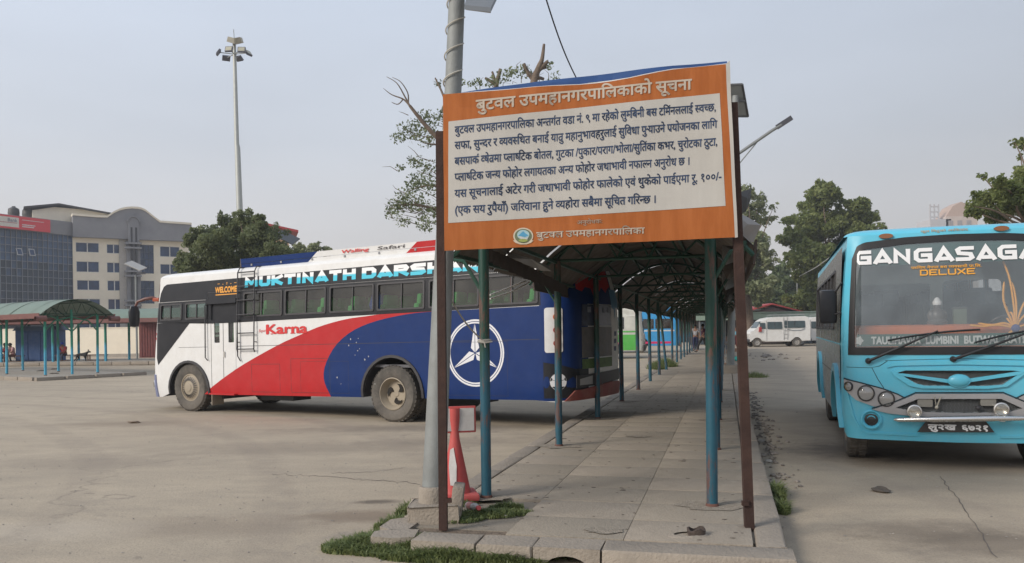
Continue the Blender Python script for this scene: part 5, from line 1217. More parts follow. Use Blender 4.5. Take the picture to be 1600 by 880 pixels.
# headlamp housings
GLL = glass('lamp_glass', (.9, .9, .85), .3, 1.6, .08)
for sg in (-1, 1):
    hl = [(-1.17, .995), (-1.0, .96), (-.75, .89), (-.60, .83), (-.49, .765), (-.60, .71), (-.70, .67), (-.85, .70), (-1.02, .765), (-1.13, .86), (-1.17, .93)]
    m2_ = [(u*(-sg), z) for u, z in hl]
    P2(m2_, .006, 'headlamp_housing', SILVER, .02); r_ = ribbon(hl[:5], .014); P2([(u*(-sg), z) for u, z in r_], .012, 'housing_edge', SM, .01)
    for (u, z, r0) in ((-1.10, .915, .05), (-.92, .845, .083), (-.715, .785, .080)):
        p = sh2.P(tF-u*(-sg), z, .02); nn = (sh2.P(tF-u*(-sg), z, 1)-sh2.P(tF-u*(-sg), z, 0)).normalized()
        Mx = Matrix.Translation(p) @ nn.to_track_quat('Z', 'Y').to_matrix().to_4x4()
        hd = bpy.data.objects.new('headlamp' if r0 > .06 else 'side_lamp', None); COL.objects.link(hd); hd.parent = bus2
        b = B(); b.lathe([(r0*1.1, -.01), (r0*1.1, .012), (r0*.98, .016), (r0*.92, -.02)], 28, Mx); b.build('bezel', TRIM, hd, .7)
        b = B(); b.lathe([(r0*.95, .004), (r0*.7, -.030), (r0*.3, -.05), (r0*.18, -.05), (r0*.16, -.02), (0, -.018)], 28, Mx); b.build('reflector', mat('amber_reflector', (.45, .33, .14), .3, metal=.5) if r0 < .06 else mat('lamp_reflector', (.55, .52, .45), .22, metal=.9), hd, .7)
        b = B(); b.lathe([(r0*.97, .006), (r0*.7, .022), (r0*.3, .032), (0, .034)], 28, Mx); b.build('lens', GLL, hd, 1)
# lower grille surround, spotlights, chrome bar
P2([[(-.86, .665), (-.62, .745), (-.42, .845), (.42, .855), (.62, .76), (.88, .68), (.70, .63), (.45, .605), (0, .59), (-.45, .60), (-.70, .625)], lg], .012, 'lower_grille_surround', SILVER, .03)
r_ = ribbon([(-.86, .672), (-.62, .752), (-.42, .852), (.42, .862), (.62, .767), (.88, .687)], .012); P2(r_, .02, 'surround_edge', SM, .012)
for u, z, w_, h_ in ((-.33, .745, .15, .085), (.28, .765, .15, .085)): P2(rrect(u-w_/2, z-h_/2, u+w_/2, z+h_/2, .015), .0, 'square_lamp', mat('square_lens', (.25, .24, .21), .25), .03)
for u, z in ((-.44, .655), (.39, .69), ):
    p = sh2.P(tF-u, z, .05); Mx = Matrix.Translation(p) @ e2_local.to_track_quat('Z', 'Y').to_matrix().to_4x4() if False else Matrix.Translation(p) @ Matrix.Rotation(pi/2, 4, 'Y')
    hd = bpy.data.objects.new('spotlight', None); COL.objects.link(hd); hd.parent = bus2
    b = B(); b.lathe([(0, -.05), (.05, -.04), (.072, 0), (.074, .02), (.062, .024)], 24, Mx); b.build('shell', CHROME, hd, .7); b = B(); b.lathe([(.064, .018), (.03, -.01), (.012, -.01), (.01, .01), (0, .01)], 24, Mx); b.build('reflector', mat('lamp_reflector', (.55, .52, .45), .22, metal=.9), hd, .7)
    b = B(); b.lathe([(.064, .02), (.03, .03), (0, .033)], 24, Mx); b.build('lens', GLL, hd, 1)
bp = [(-.64, .56, .03), (-.60, .56, .05), (-.3, .575, .075), (-.26, .577, .085), (.3, .598, .085), (.55, .602, .08), (.60, .603, .07), (.66, .605, .07), (.95, .60, .05)]
b = B(); b.tube([sh2.P(tF-u, z, o+.02) for u, z, o in bp], [.012, .024, .028, .032, .032, .026, .02, .036, .01], 12)
for u in (-.4, .4): p = sh2.P(tF-u, .575, .05); b.box(p-Vector((.04, 0, 0)), (.12, .05, .03))
b.build('chrome_bar', CHROME, bus2, .7)
b = B(); s_ = sh2.P(tF-.18, .70, .03); b.ico(s_, .028, 2); b.build('hook', TRIM, bus2, 1)
b = B(); s_ = sh2.P(tF+.22, .72, .02)
for dy, dz in ((-.02, .1), (.03, .09), (.045, .1)): b.tube([s_+Vector((0, 0, -.03)), s_+Vector((.02, dy, dz))], .004, 5)
b.ico(s_+Vector((.01, 0, -.02)), .02, 1); b.build('ribbon_knot', mat('cream_cloth', (.5, .47, .38), .8), bus2)
# plate
pl4 = [(-.41, .425), (.335, .44), (.255, .555), (-.33, .54)]
P2(pl4, .03, 'number_plate', mat('plate_black', (.018, .02, .025), .45, dust=.2), .01)
word('लु२ख', -.31, -.03, .432, .518, 'plate_lettering', WH2, .045, .043, sh2, bus2, lat=False, fl=tF); word('६७२१', .02, .27, .445, .518, 'plate_lettering', WH2, .045, .043, sh2, bus2, lat=False, fl=tF)
for sg in (-1, 1):
    u, z = (-.87 if sg < 0 else .87), .55
    p = sh2.P(tF-u, z, .0); nn = (sh2.P(tF-u, z, 1)-p).normalized(); Mx = Matrix.Translation(p) @ nn.to_track_quat('Z', 'Y').to_matrix().to_4x4()
    b = B(); b.lathe([(.115, -.01), (.11, .02), (.095, .03), (.075, .012), (.068, -.02)], 28, Mx); b.build('fog_lamp_ring', TQ, bus2, .8); b = B(); b.lathe([(.07, .004), (.05, .008), (.045, -.0), (.02, .006), (0, .006)], 24, Mx); b.build('fog_lamp', mat('dull_fog_lens', (.03, .03, .03), .3), bus2, .8)
    cr_ = [(-1.15, .90), (-1.12, .78), (-1.06, .55), (-.99, .42), (-.90, .385), (-.4, .375)]; r_ = ribbon([(u_*(-sg), z_) for u_, z_ in cr_], .022 if sg < 0 else -.022); P2(r_, .006, 'bumper_crease', TQ, .014)
# mirror on the left
b = B(); mp_ = sh2.P(RX(XF-.55), 1.83, .13); b.box(mp_+Vector((.05, 0, 0)), (.12, .20, .40), bev=.04); b.build('mirror', BLACK, bus2, .6)
b = B(); b.tube([mp_+Vector((0, .04, .1)), sh2.P(RX(XF-.3), 2.1, .0)], .012, 6); b.tube([mp_+Vector((0, .04, -.1)), sh2.P(RX(XF-.3), 1.75, .0)], .012, 6); b.build('mirror_arm', TRIM, bus2, .6)
# low roof unit
b = B(); b.box((XF-2.2, -HW+.1, 2.77), (1.3, 1.1, .13), bev=.05); b.build('roof_unit', mat('grey_roof_unit', (.24, .24, .23), .7, var=.15), bus2, .6)
# inside: orange dash cloth, dashboard, partition, seats, idol, box, tassels
b = B(); b.box((XF-.55, -HW, 1.37), (.66, 2.15, .46), bev=.08); b.build('dashboard', mat('orange_cloth', (.52, .13, .035), .85, var=.2), bus2, .6)
b = B(); b.box((XF-3.4, -HW, .95), (7-1.2, 2.2, .06)); b.build('floor', INTER, bus2)
PT_ = mat('teal_partition', (.48, .62, .62), .6)
def pr(u, z): return (u, z)
bm = fill2d([[(-1.05, 1.0), (1.05, 1.0), (1.05, 2.45), (-1.05, 2.45)], rrect(-.85, 1.45, -.02, 2.12, .04), rrect(.12, 1.45, .78, 2.15, .06)], .03)
for v in bm.verts: v.co = Vector((XF-1.5+v.co.z, -HW+v.co.x, v.co.y))
link('partition', finish(bm, 'partition'), PT_, bus2)
for u, s_ in ((-.62, 'driver'), (.55, 'mate')):
    o = link('seat', sm_.copy(), None, bus2); o.data.materials.clear(); o.data.materials.append(mat('blue_grey_seat', (.06, .10, .14), .8)); o.location = (XF-1.15, -HW+u*-1 if False else -HW+u, 1.0); o.scale = (1, .55, .9)
for k in range(5):
    for y in (-.55, -1.75): o = link('seat', sm_.copy(), None, bus2); o.data.materials.clear(); o.data.materials.append(mat('blue_grey_seat', (.06, .10, .14), .8)); o.location = (2.3-k*.85, y, 1.0)
b = B(); b.tube([(XF-.55+.19*cos(t)*.4, -HW+.62+.22*sin(t), 1.52+.19*cos(t)*.9) for t in [2*pi*k/20 for k in range(21)]], .014, 6); b.tube([(XF-.42, -HW+.62, 1.3), (XF-.55, -HW+.62, 1.52)], .02, 6); b.build('steering_wheel', BLACK, bus2, .8)
wl2 = lambda px, py, back: root_world(px, py, back)
def inside(px, py, back): q = onplane(px, py, PC2-e2*back, -e2)-root2; return Vector((q.dot(e2), q.dot(y2), q.z))
idol = empty('dashboard_statue', root2+e2*(XF-.38)+y2*0, 0, 'small dark seated statue with a white top standing on the orange dashboard', 'statue')
ip = inside(1465, 530, .36); idol.location = root2+e2*ip.x+y2*ip.y+Vector((0, 0, 1.60))
b = B(); b.lathe([(0, 0), (.10, 0), (.11, .03), (.075, .06), (.085, .10), (.06, .16), (.035, .18), (.042, .21), (.035, .245), (0, .255)], 16); b.ico((-.07, 0, .10), .04, 2, (1, 1, 1.6)); b.ico((.07, 0, .10), .04, 2, (1, 1, 1.6)); b.build('figure', mat('statue_dark', (.10, .09, .085), .4), idol, .9)
b = B(); b.lathe([(.045, .22), (.05, .25), (.02, .30), (0, .31)], 12); b.build('crown', WH2, idol, .8)
bx = empty('tin_box', root2, 0, 'grey green tin box on the dashboard beside the statue', 'box'); ip = inside(1500, 530, .36); bx.location = root2+e2*ip.x+y2*ip.y+Vector((0, 0, 1.60)); bx.rotation_euler = (0, 0, -a2)
b = B(); b.box((0, 0, .085), (.13, .10, .17), bev=.008); b.build('tin', mat('tin_green', (.09, .12, .08), .5), bx, .5); b = B(); b.box((0, 0, .18), (.14, .11, .02), bev=.005); b.build('lid', mat('tin_dark', (.05, .06, .05), .5), bx, .5)
# garland of orange ribbons fixed behind the glass at the right
gar = empty('ribbon_garland', root2, atan2(e2.y, e2.x), 'yellow orange ribbons radiating from a blue rosette behind the right half of the windscreen', 'garland')
OG = mat('orange_ribbon', (.75, .34, .03), .6, var=.15)
C0 = (1587, 513)
for pts in ([C0, (1583, 470), (1576, 430), (1562, 398)], [C0, (1580, 500), (1568, 470), (1569, 440)], [C0, (1590, 500), (1597, 480), (1606, 465)], [C0, (1594, 500), (1608, 486)], [C0, (1560, 508), (1535, 510), (1515, 508)], [C0, (1570, 505), (1550, 508), (1528, 505)],
            [C0, (1575, 490), (1572, 478)], [C0, (1588, 480), (1585, 455), (1580, 440)], [C0, (1578, 503), (1573, 497)], [C0, (1596, 520), (1603, 540)], [C0, (1565, 528), (1545, 532), (1530, 546)], [C0, (1610, 505), (1630, 500)], [C0, (1600, 528), (1604, 548)], [C0, (1582, 492), (1578, 488)]):
    b = B(); q = smoothline(pts, 4); b.tube([inside(x, y, .10+.05*(i/len(q))) for i, (x, y) in enumerate(q)], [.012]*(len(q)-1)+[.004], 5); b.build('ribbon', OG, gar, .9)
b = B(); b.ico(tuple(inside(*C0, .09)), .045, 2, (.5, 1, 1)); b.build('rosette', mat('blue_rosette', (.03, .04, .22), .7), gar, 1)
for y in (-.20, -2*HW+.20):
    wheel(bus2, 4.2, y, .44, .24, 'plain', 1 if y > -1 else -1); wheel(bus2, 0, y, .44, .24, 'plain', 1 if y > -1 else -1)
b = B(); b.box((1.6, -HW, .55), (5.6, 1.4, .2)); b.box((4.2, -HW, .44), (.14, 1.9, .14)); b.box((0, -HW, .44), (.2, 1.9, .2)); b.box((3.45, -HW, .40), (.02, 2.0, .3)); b.box((4.9, -HW, .38), (.1, 1.6, .1)); b.build('chassis', TRIM, bus2)
for cx, r_ in ((0, .60), (4.2, .58)):
    for y0, y1 in ((-.02, -.7), (-2*HW+.02, -2*HW+.7)):
        P = arch_pts(cx, .46, r_, .42); b = B(); A_ = [b.bm.verts.new((x, y0, z)) for x, z in P]; C_ = [b.bm.verts.new((x, y1, z)) for x, z in P]
        for k in range(len(P)-1): b._f((A_[k], A_[k+1], C_[k+1], C_[k]))
        b._f(C_); b.build('wheel_housing', TRIM, bus2)

# ------------------------------------------------------------ lamp pole beside the sign
pb0 = gp(676, 806, .12); ptop = at(716, -60, 6.9)
pole = empty('solar_street_light', (pb0.x, pb0.y, 0), 0, 'grey light pole wound with wire, standing in a concrete block behind the notice board', 'street light')
lp_ = lambda v: Vector(v)-Vector((pb0.x, pb0.y, 0))
b = B(); b.tube([lp_(pb0)-Vector((0, 0, .0)), lp_(at(694, 400, 6.8)), lp_(at(709, 120, 6.88)), lp_(ptop)], [.098, .078, .070, .066], 20); b.build('pole', GALV, pole, .7)
b = B(); A0, A1 = lp_(at(699, 300, 6.85)), lp_(ptop); pts = []
for k in range(170):
    t = k/169; c = A0+(A1-A0)*t; a = 2*pi*t*8.8+2.2; pts.append(c+Vector((cos(a)*.077, sin(a)*.077, 0)))
b.tube(pts, .006, 5); b.build('wound_wire', mat('cream_wire', (.55, .52, .45), .5), pole, .8)
b = B(); b.lathe([(.0, 0), (.112, 0), (.112, .24), (.10, .26), (.08, .262)], 20, Matrix.Translation((0, 0, .10))); b.build('mortar_sleeve', KERB, pole, .6)
b = B(); b.box((.02, -.02, .13), (.40, .34, .22), bev=.02)
for v in b.bm.verts: v.co += Vector((random.uniform(-.02, .02), random.uniform(-.02, .02), random.uniform(-.012, .012)))
b.box((.20, .0, .22), (.09, .24, .30), M=Matrix.Rotation(.12, 4, 'Y'), bev=.015); b.build('concrete_block', KERB, pole, .6)
Q = [at(726, 15, 6.5), at(767, 19, 6.5), at(782, -12, 6.9), at(735, -30, 7.0)]
b = B(); V = [b.bm.verts.new(lp_(q)) for q in Q]; V2 = [b.bm.verts.new(lp_(q)+Vector((0, .01, .04))) for q in Q]; b._f(V); b._f(V2[::-1])
for k in range(4): b._f((V[k], V2[k], V2[(k+1) % 4], V[(k+1) % 4]))
b.build('solar_panel', mat('panel_back', (.16, .17, .18), .5, var=.1), pole)
b = B(); b.bar(lp_(at(728, 13, 6.52)), lp_(at(767, 18, 6.52)), .02, .02); b.build('panel_frame', mat('pale_frame', (.5, .47, .43), .5), pole)
# rope from the pole to the first shelter post, with its knot; two pale rods beyond
r0, r1 = at(697, 455, 6.75), at(757, 534, 7.25)
b = B(); pts = [r0+(r1-r0)*t-Vector((0, 0, .05*sin(pi*t))) for t in [k/12 for k in range(13)]]; b.tube(pts, .007, 6); 
for k in range(3): b.tube([r1+Vector((.055*cos(a), .055*sin(a), .008*k)) for a in [2*pi*q/14 for q in range(15)]], .007, 5)
b.tube([r1+Vector((-.06, -.05, .0)), r1+Vector((.0, -.06, -.01)), r1+Vector((.07, -.05, .0))], .006, 5); b.tube([r1+Vector((0, -.06, 0)), r1+Vector((.01, -.07, -.05))], .006, 5)
tag(b.build('rope', mat('grey_rope', (.38, .36, .32), .9), None, .9), 'grey rope tied from the light pole to the first shelter post', 'rope')
b = B(); b.tube([at(766, 461, 9.0), at(795, 450, 9.4), at(822, 439, 9.8)], .009, 6); b.tube([at(766, 467, 9.0), at(797, 457, 9.4), at(828, 441, 9.8)], .009, 6); tag(b.build('cables', mat('white_cable', (.6, .58, .54), .5), None, .9), 'two pale cables running up to the shelter eave in front of the blue bus', 'cable')
b = B(); a_, c_ = at(846, -25, 10.2), at(902, 125, 12); b.tube([a_+(c_-a_)*t-Vector((0, 0, .10*sin(pi*t))) for t in [k/14 for k in range(15)]]+[Vector((at(905, 150, 12.2)))*1.0, S(4.6, 1.0, 2.95)], .010, 6); tag(b.build('overhead_cable', mat('black_cable', (.015, .015, .018), .5), None, .9), 'thin black cable coming down from above to behind the notice board', 'cable')

# second solar light, beyond the right side of the shelter
q0 = gp(1141, 583, .12); q1 = at(1149, 150, 27.2)
pole2 = empty('solar_street_light', (q0.x, q0.y, 0), 0, 'solar street light with a long raised arm behind the right end of the notice board', 'street light')
lq = lambda v: Vector(v)-Vector((q0.x, q0.y, 0))
b = B(); b.tube([lq(q0), lq(at(1144, 450, 27)), lq(q1)], [.13, .11, .10], 14); b.build('pole', GALV, pole2, .7)
b = B(); b.box(lq(gp(1138, 589, 0))+Vector((.05, 0, .18)), (.62, .5, .42), bev=.03); b.build('concrete_block', KERB, pole2, .6)
b = B(); b.tube([lq(at(1150, 243, 27)), lq(at(1205, 205, 27)), lq(at(1221, 195, 27))], .05, 8); b.tube([lq(at(1150, 262, 27)), lq(at(1183, 222, 27))], .022, 6); b.build('arm', GALV, pole2, .7)
b = B(); b.bar(lq(at(1214, 199, 27)), lq(at(1237, 184, 27)), .16, .07, up=(0, 1, 0)); b.build('lamp_head', mat('dark_lamp', (.07, .07, .08), .5), pole2)
Q = [at(1138, 133, 27), at(1160, 132, 27), at(1169, 182, 28), at(1140, 182, 28)]
b = B(); V = [b.bm.verts.new(lq(q)) for q in Q]; V2 = [b.bm.verts.new(lq(q)+Vector((0, .02, .05))) for q in Q]; b._f(V); b._f(V2[::-1])
for k in range(4): b._f((V[k], V2[k], V2[(k+1) % 4], V[(k+1) % 4]))
b.build('solar_panel', mat('panel_grey', (.30, .32, .32), .5, var=.1), pole2)
b = B(); 
for k in range(4): b.bar(lq(Q[k]), lq(Q[(k+1) % 4]), .06, .06)
b.bar(lq(at(1140, 158, 27.4)), lq(at(1164, 158, 27.4)), .08, .06); b.build('panel_frame', mat('dark_frame', (.09, .09, .09), .5), pole2)

# cone shaped marker with a board
cq = gp(704, 783, .0)
cone = empty('marker_stand', gp(712, 779, PH), .2, 'faded red cone shaped stand carrying a dirty white board, behind the sign post', 'marker')
REDF = mat('faded_red_plastic', (.52, .05, .045), .55, var=.12, vs=6, dust=.3, dustcol=(.45, .3, .27))
b = B(); b.box((0, 0, .03), (.38, .36, .06), bev=.02); b.build('base', REDF, cone, .6)
b = B(); b.lathe([(.135, .05), (.13, .09), (.045, .52), (.038, .60), (.048, .70), (.05, .80), (0, .80)], 24); b.build('cone', REDF, cone, .7)
b = B(); b.box((0, 0, .70), (.38, .03, .235), bev=.008); b.build('board_frame', REDF, cone, .6)
b = B(); b.box((0, -.018, .70), (.345, .008, .20)); b.build('board_face', mat('dirty_white', (.58, .56, .54), .6, var=.1, vs=10, dust=.5, dustcol=(.3, .27, .24), dsc=8), cone)
b = B(); b.box((0, .018, .70), (.345, .008, .20)); b.build('board_face', mat('dirty_white', (.58, .56, .54), .6), cone)
bm = fill2d([[(-.03, .14), (.02, .13), (.03, .3), (.01, .46), (-.02, .44), (-.035, .3)]], .0); 
for v in bm.verts:
    r_ = .135-(v.co.y-.09)*.2; v.co = Vector((v.co.x-.03, -math.sqrt(max(.0, r_**2-(v.co.x-.03)**2))-.003, v.co.y))
link('white_scuff', finish(bm, 'scuff'), mat('dirty_white', (.58, .56, .54), .6), cone)

# ------------------------------------------------------------ trees
def leaves(name, clumps, n, size, m, parent, up=.5):
    """clumps: (centre, radius, weight); many small folded leaf faces gathered on twig ends inside each clump"""
    C_ = np.array([c for c, r, w_ in clumps], float); Rr = np.array([r for c, r, w_ in clumps]); W_ = np.array([w_*r**2 for c, r, w_ in clumps]); W_ /= W_.sum()
    k = RNG.choice(len(clumps), n, p=W_); d = RNG.normal(size=(n, 3)); d /= np.linalg.norm(d, axis=1)[:, None]; rad = Rr[k]*RNG.random(n)**.45
    P = C_[k]+d*rad[:, None]*np.array([1, 1, .78])
    # gather on twig ends
    idx = RNG.integers(0, n//7+1, n); seeds = P[idx % n]; same = k[idx % n] == k; P = np.where(same[:, None], seeds*.4+P*.6, P)
    nrm = RNG.normal(size=(n, 3)); nrm[:, 2] += up; nrm /= np.linalg.norm(nrm, axis=1)[:, None]
    a = np.cross(nrm, RNG.normal(size=(n, 3))); a /= np.linalg.norm(a, axis=1)[:, None]; b_ = np.cross(nrm, a); s = (size*(.6+.8*RNG.random(n)))[:, None]
    V = np.stack([P-a*s, P+b_*s*.55+nrm*s*.12, P+a*s, P-b_*s*.55+nrm*s*.12], 1).reshape(-1, 3)
    me = bpy.data.meshes.new(name); me.vertices.add(4*n); me.vertices.foreach_set('co', V.ravel()); me.loops.add(4*n); me.loops.foreach_set('vertex_index', np.arange(4*n)); me.polygons.add(n); me.polygons.foreach_set('loop_start', np.arange(0, 4*n, 4)); me.update(calc_edges=True)
    return link(name, me, m, parent)
BARK = mat('bark', (.16, .12, .09), .95, var=.35, vs=6, bump=.7, bs=20)
def limbs(b, base, tips, r0, bend=.15, seed=0, n=8):
    rr = random.Random(seed); base = Vector(base)
    for tp, r1 in tips:
        tp = Vector(tp); l = (tp-base).length; m1 = base+(tp-base)*.4+Vector((rr.uniform(-1, 1), rr.uniform(-1, 1), rr.uniform(0, 1)))*l*bend*.5; m2 = base+(tp-base)*.75+Vector((rr.uniform(-1, 1), rr.uniform(-1, 1), rr.uniform(-.5, 1)))*l*bend*.4
        q = smoothline3([base, m1, m2, tp]); b.tube(q, [r0+(r1-r0)*(i/(len(q)-1))**.8 for i in range(len(q))], n)
def smoothline3(P):
    out = []; Q = [P[0]]+list(P)+[P[-1]]
    for i in range(1, len(Q)-2):
        a, b_, c, d = Q[i-1:i+3]
        for k in range(4):
            t = k/4; out.append(.5*((2*b_)+(c-a)*t+(2*a-5*b_+4*c-d)*t*t+(3*b_-a-3*c+d)*t**3))
    out.append(P[-1]); return out
def tree(label, base, px_clumps, depth, n, size, m, trunk_r=.3, fork=.35, seed=1, group=None, spread=1.0, up=.5, extra=0):
    """px_clumps: (px, py, radius in px, weight); real depth given; each clump pushed to and fro in depth"""
    rr = random.Random(seed); base = Vector(base); t = empty('tree', base, 0, label, 'tree', group); cl = []
    for (px_, py_, rp, w_) in px_clumps:
        dd = depth+rr.uniform(-1, 1)*spread*2.2; c = at(px_, py_, dd); r_ = rp/F*depth; cl.append((c-base, r_, w_))
        cl.pop(); cl.append((c-base, r_*.8, w_*1.5))
        for q in range(13):
            dq = Vector((rr.gauss(0, 1), rr.gauss(0, 1), rr.gauss(0, 1))).normalized()*rr.uniform(.55, 1.02)
            cl.append((c-base+Vector((dq.x, dq.y*1.2*spread, dq.z*.85))*r_, r_*rr.uniform(.16, .38), w_*rr.uniform(.8, 1.9)))
    leaves('crown', [(tuple(c), r_, w_) for c, r_, w_ in cl], n, size, m, t, up)
    top = max(c.z for c, r_, w_ in cl); f = Vector((rr.uniform(-.3, .3), rr.uniform(-.3, .3), top*fork)); b = B(); b.tube([Vector((0, 0, -.1)), f*.5+Vector((.08, 0, 0)), f], [trunk_r*1.25, trunk_r*.95, trunk_r*.8], 10)
    limbs(b, f, [(c, trunk_r*.05) for c, r_, w_ in cl[::14]], trunk_r*.3, seed=seed)
    b.build('trunk', BARK, t, .9); return t
LG1 = leaf_mat('broad_leaves', (.115, .155, .045), (.27, .30, .10), .5); LG2 = leaf_mat('dark_leaves', (.125, .15, .065), (.23, .26, .12), .5); LG3 = leaf_mat('pale_leaves', (.16, .19, .09), (.32, .34, .18), .4); LG4 = leaf_mat('far_leaves', (.10, .14, .065), (.19, .23, .10), .4)
# pollarded tree behind the sign
bt_ = Vector((-.9, 23.5, 0)); D = 23.5
pt_ = empty('pollarded_tree', bt_, 0, 'half bare tree with lopped limbs and sparse small leaves rising behind the notice board', 'tree')
A = lambda x, y, d=0: at(x, y, D+d)-bt_
b = B(); fk = A(770, 330); b.tube(smoothline3([Vector((0, 0, -.1)), A(772, 480), A(768, 400), fk]), [.34]*4+[.28]*4+[.26]*4+[.24], 12)
def limb(pts, r0, r1): q = smoothline3([A(*p) for p in pts]); b.tube(q, [r0+(r1-r0)*i/(len(q)-1) for i in range(len(q))], 9)
limb([(770, 330), (735, 270, -.3), (700, 232, -.5), (665, 196, -.6), (640, 165, -.7)], .12, .04)
limb([(640, 165, -.7), (630, 155, -.7), (612, 148, -.7), (599, 138, -.7)], .03, .006); limb([(640, 165, -.7), (632, 150, -.7), (620, 130, -.8), (604, 120, -.8)], .028, .006)
limb([(638, 160, -.7), (637, 145, -.6), (626, 128, -.7), (613, 121, -.7)], .022, .006); limb([(630, 155, -.7), (622, 163, -.6), (612, 160, -.6)], .02, .008); limb([(700, 226, -.5), (680, 226, -.7), (660, 223, -.8)], .04, .01)
limb([(770, 330), (700, 330, -.3), (650, 320, -.5), (612, 322, -.6)], .07, .01); limb([(770, 330), (715, 300, .3), (670, 290, .4), (636, 300, .5)], .06, .01); limb([(720, 250, -.4), (706, 190, -.2), (693, 150, -.1), (680, 122, 0)], .06, .02); limb([(693, 152, -.1), (697, 140, 0), (694, 125, 0)], .03, .012)
limb([(770, 330), (775, 230, .3), (772, 160, .4), (775, 135, .4), (782, 108, .4)], .14, .05); limb([(774, 132, .4), (765, 126, .4), (758, 122, .4)], .06, .035); limb([(775, 132, .4), (771, 118, .4), (769, 112, .4)], .045, .03)
limb([(770, 330), (810, 230, -.4), (832, 160, -.5), (834, 128, -.5), (842, 105, -.5), (847, 92, -.5), (850, 69, -.5)], .17, .035); limb([(833, 124, -.5), (824, 112, -.5), (818, 100, -.5)], .07, .055); limb([(834, 118, -.5), (846, 106, -.5), (856, 96, -.5)], .07, .05); limb([(835, 114, -.5), (845, 108, -.4), (854, 105, -.4)], .05, .035); limb([(834, 126, -.5), (842, 122, -.4), (850, 124, -.4)], .06, .04)
b.build('limbs', BARK, pt_, .9)
rr = random.Random(2); b = B()
for k in range(70):
    x, y = rr.choice(((640, 205), (665, 215), (690, 190), (650, 262), (680, 290), (640, 318), (665, 330), (780, 130), (810, 115), (850, 112), (690, 330), (620, 325)))
    x += rr.gauss(0, 14); y += rr.gauss(0, 12); z_ = rr.uniform(-.8, .8); x2 = x-rr.uniform(4, 13)*(1 if x < 740 else rr.choice((-1, 1))); b.tube([A(x+rr.uniform(6, 30)*(1 if x < 740 else 0), y+rr.uniform(2, 14), z_), A(x, y, z_), A(x2, y-rr.uniform(-4, 9), z_)], [.012, .008, .003], 4)
b.build('twigs', BARK, pt_)['kind'] = 'stuff'
cl = [(640, 205, 20), (665, 190, 22), (622, 215, 12), (668, 215, 20), (690, 180, 14), (648, 252, 14), (668, 262, 18), (625, 262, 8), (650, 285, 18), (672, 290, 20), (640, 310, 22), (620, 322, 16), (660, 325, 20), (610, 333, 12), (680, 335, 16), (684, 130, 8), (720, 130, 8), (790, 118, 14), (770, 128, 12), (800, 112, 10), (818, 112, 14), (858, 102, 8), (868, 118, 9), (862, 128, 8), (745, 130, 10), (735, 132, 6), (630, 345, 12), (665, 352, 14), (700, 330, 20), (700, 290, 20)]
for q in range(10): cl.append((random.uniform(690, 860), random.uniform(160, 330), 26))
leaves('leaf_sprays', [(tuple(A(x, y, random.uniform(-.9, .9))), r_/F*D*1.1, 1) for x, y, r_ in cl], 6800, .045, leaf_mat('sage_leaves', (.12, .15, .075), (.25, .28, .15), .4), pt_, .3)
# dense tree left of the mast
tree('dense dark green tree behind the front of the coach, by the tall mast', at(385, 530, 42).xy.to_3d(), [(330, 395, 40, 1), (365, 370, 38, 1), (405, 372, 36, 1), (300, 420, 28, 1), (345, 430, 42, 1), (400, 415, 42, 1), (435, 400, 30, .8), (320, 365, 22, .7), (355, 345, 18, .5), (385, 345, 20, .6), (430, 365, 18, .4), (460, 400, 22, .5), (300, 375, 18, .4), (480, 405, 18, .4), (286, 400, 12, .4), (440, 430, 30, 1), (375, 335, 10, .3)], 42, 60000, .075, LG2, .3, .5, 3)
# trees on the right
tree('tall full crowned tree with yellow green top beyond the minibuses', at(1290, 540, 80).xy.to_3d(), [(1285, 310, 30, 1), (1275, 350, 45, 1), (1320, 350, 42, 1), (1350, 340, 20, .8), (1240, 370, 22, .8), (1262, 400, 35, 1), (1310, 400, 45, 1), (1355, 385, 30, .7), (1290, 440, 45, 1.0), (1232, 345, 12, .4), (1372, 355, 10, .3), (1340, 440, 45, 1), (1290, 300, 22, .8), (1236, 405, 14, .6), (1265, 470, 35, 1), (1320, 470, 40, 1)], 80, 52000, .20, LG1, .5, .35, 5, spread=1.4)
tree('pale sparse leaved tree standing directly right of the rusty right sign post', at(1172, 540, 74).xy.to_3d(), [(1165, 305, 18, .5), (1185, 320, 20, .5), (1160, 340, 25, .6), (1195, 345, 16, .4), (1180, 380, 30, .8), (1150, 400, 30, 1), (1200, 400, 18, .5), (1172, 430, 34, 1.2), (1145, 450, 30, 1.2), (1190, 455, 26, 1.2), (1208, 325, 8, .3), (1165, 295, 10, .3)], 74, 16000, .17, LG3, .35, .35, 8, spread=1.2)
tree('darker bushy tree between the pale tree and the full crowned tree', at(1225, 540, 96).xy.to_3d(), [(1215, 440, 26, 1), (1240, 450, 30, 1), (1200, 470, 30, 1), (1230, 480, 34, 1), (1262, 480, 34, 1), (1180, 480, 30, 1), (1225, 420, 14, .6)], 96, 18000, .24, LG4, .4, .3, 11, spread=1.5)
tree('leafy tree leaning in at the right edge behind the turquoise bus', at(1640, 540, 34).xy.to_3d(), [(1585, 300, 32, 1), (1545, 310, 24, .8), (1520, 330, 16, .5), (1560, 285, 14, .6), (1600, 320, 30, 1), (1535, 275, 9, .35), (1596, 270, 10, .4), (1598, 225, 13, .5), (1585, 222, 8, .3), (1620, 280, 45, 1), (1560, 335, 26, .8), (1595, 245, 6, .2), (1515, 322, 9, .3), (1640, 240, 40, 1), (1650, 330, 60, 1)], 34, 26000, .085, LG1, .3, .5, 13)
tree('pale green bush top showing over the coach roof rack', at(485, 540, 60).xy.to_3d(), [(470, 392, 16, 1), (490, 388, 12, 1), (510, 392, 10, .8), (480, 410, 20, 1)], 60, 2500, .14, LG3, .2, .4, 17)
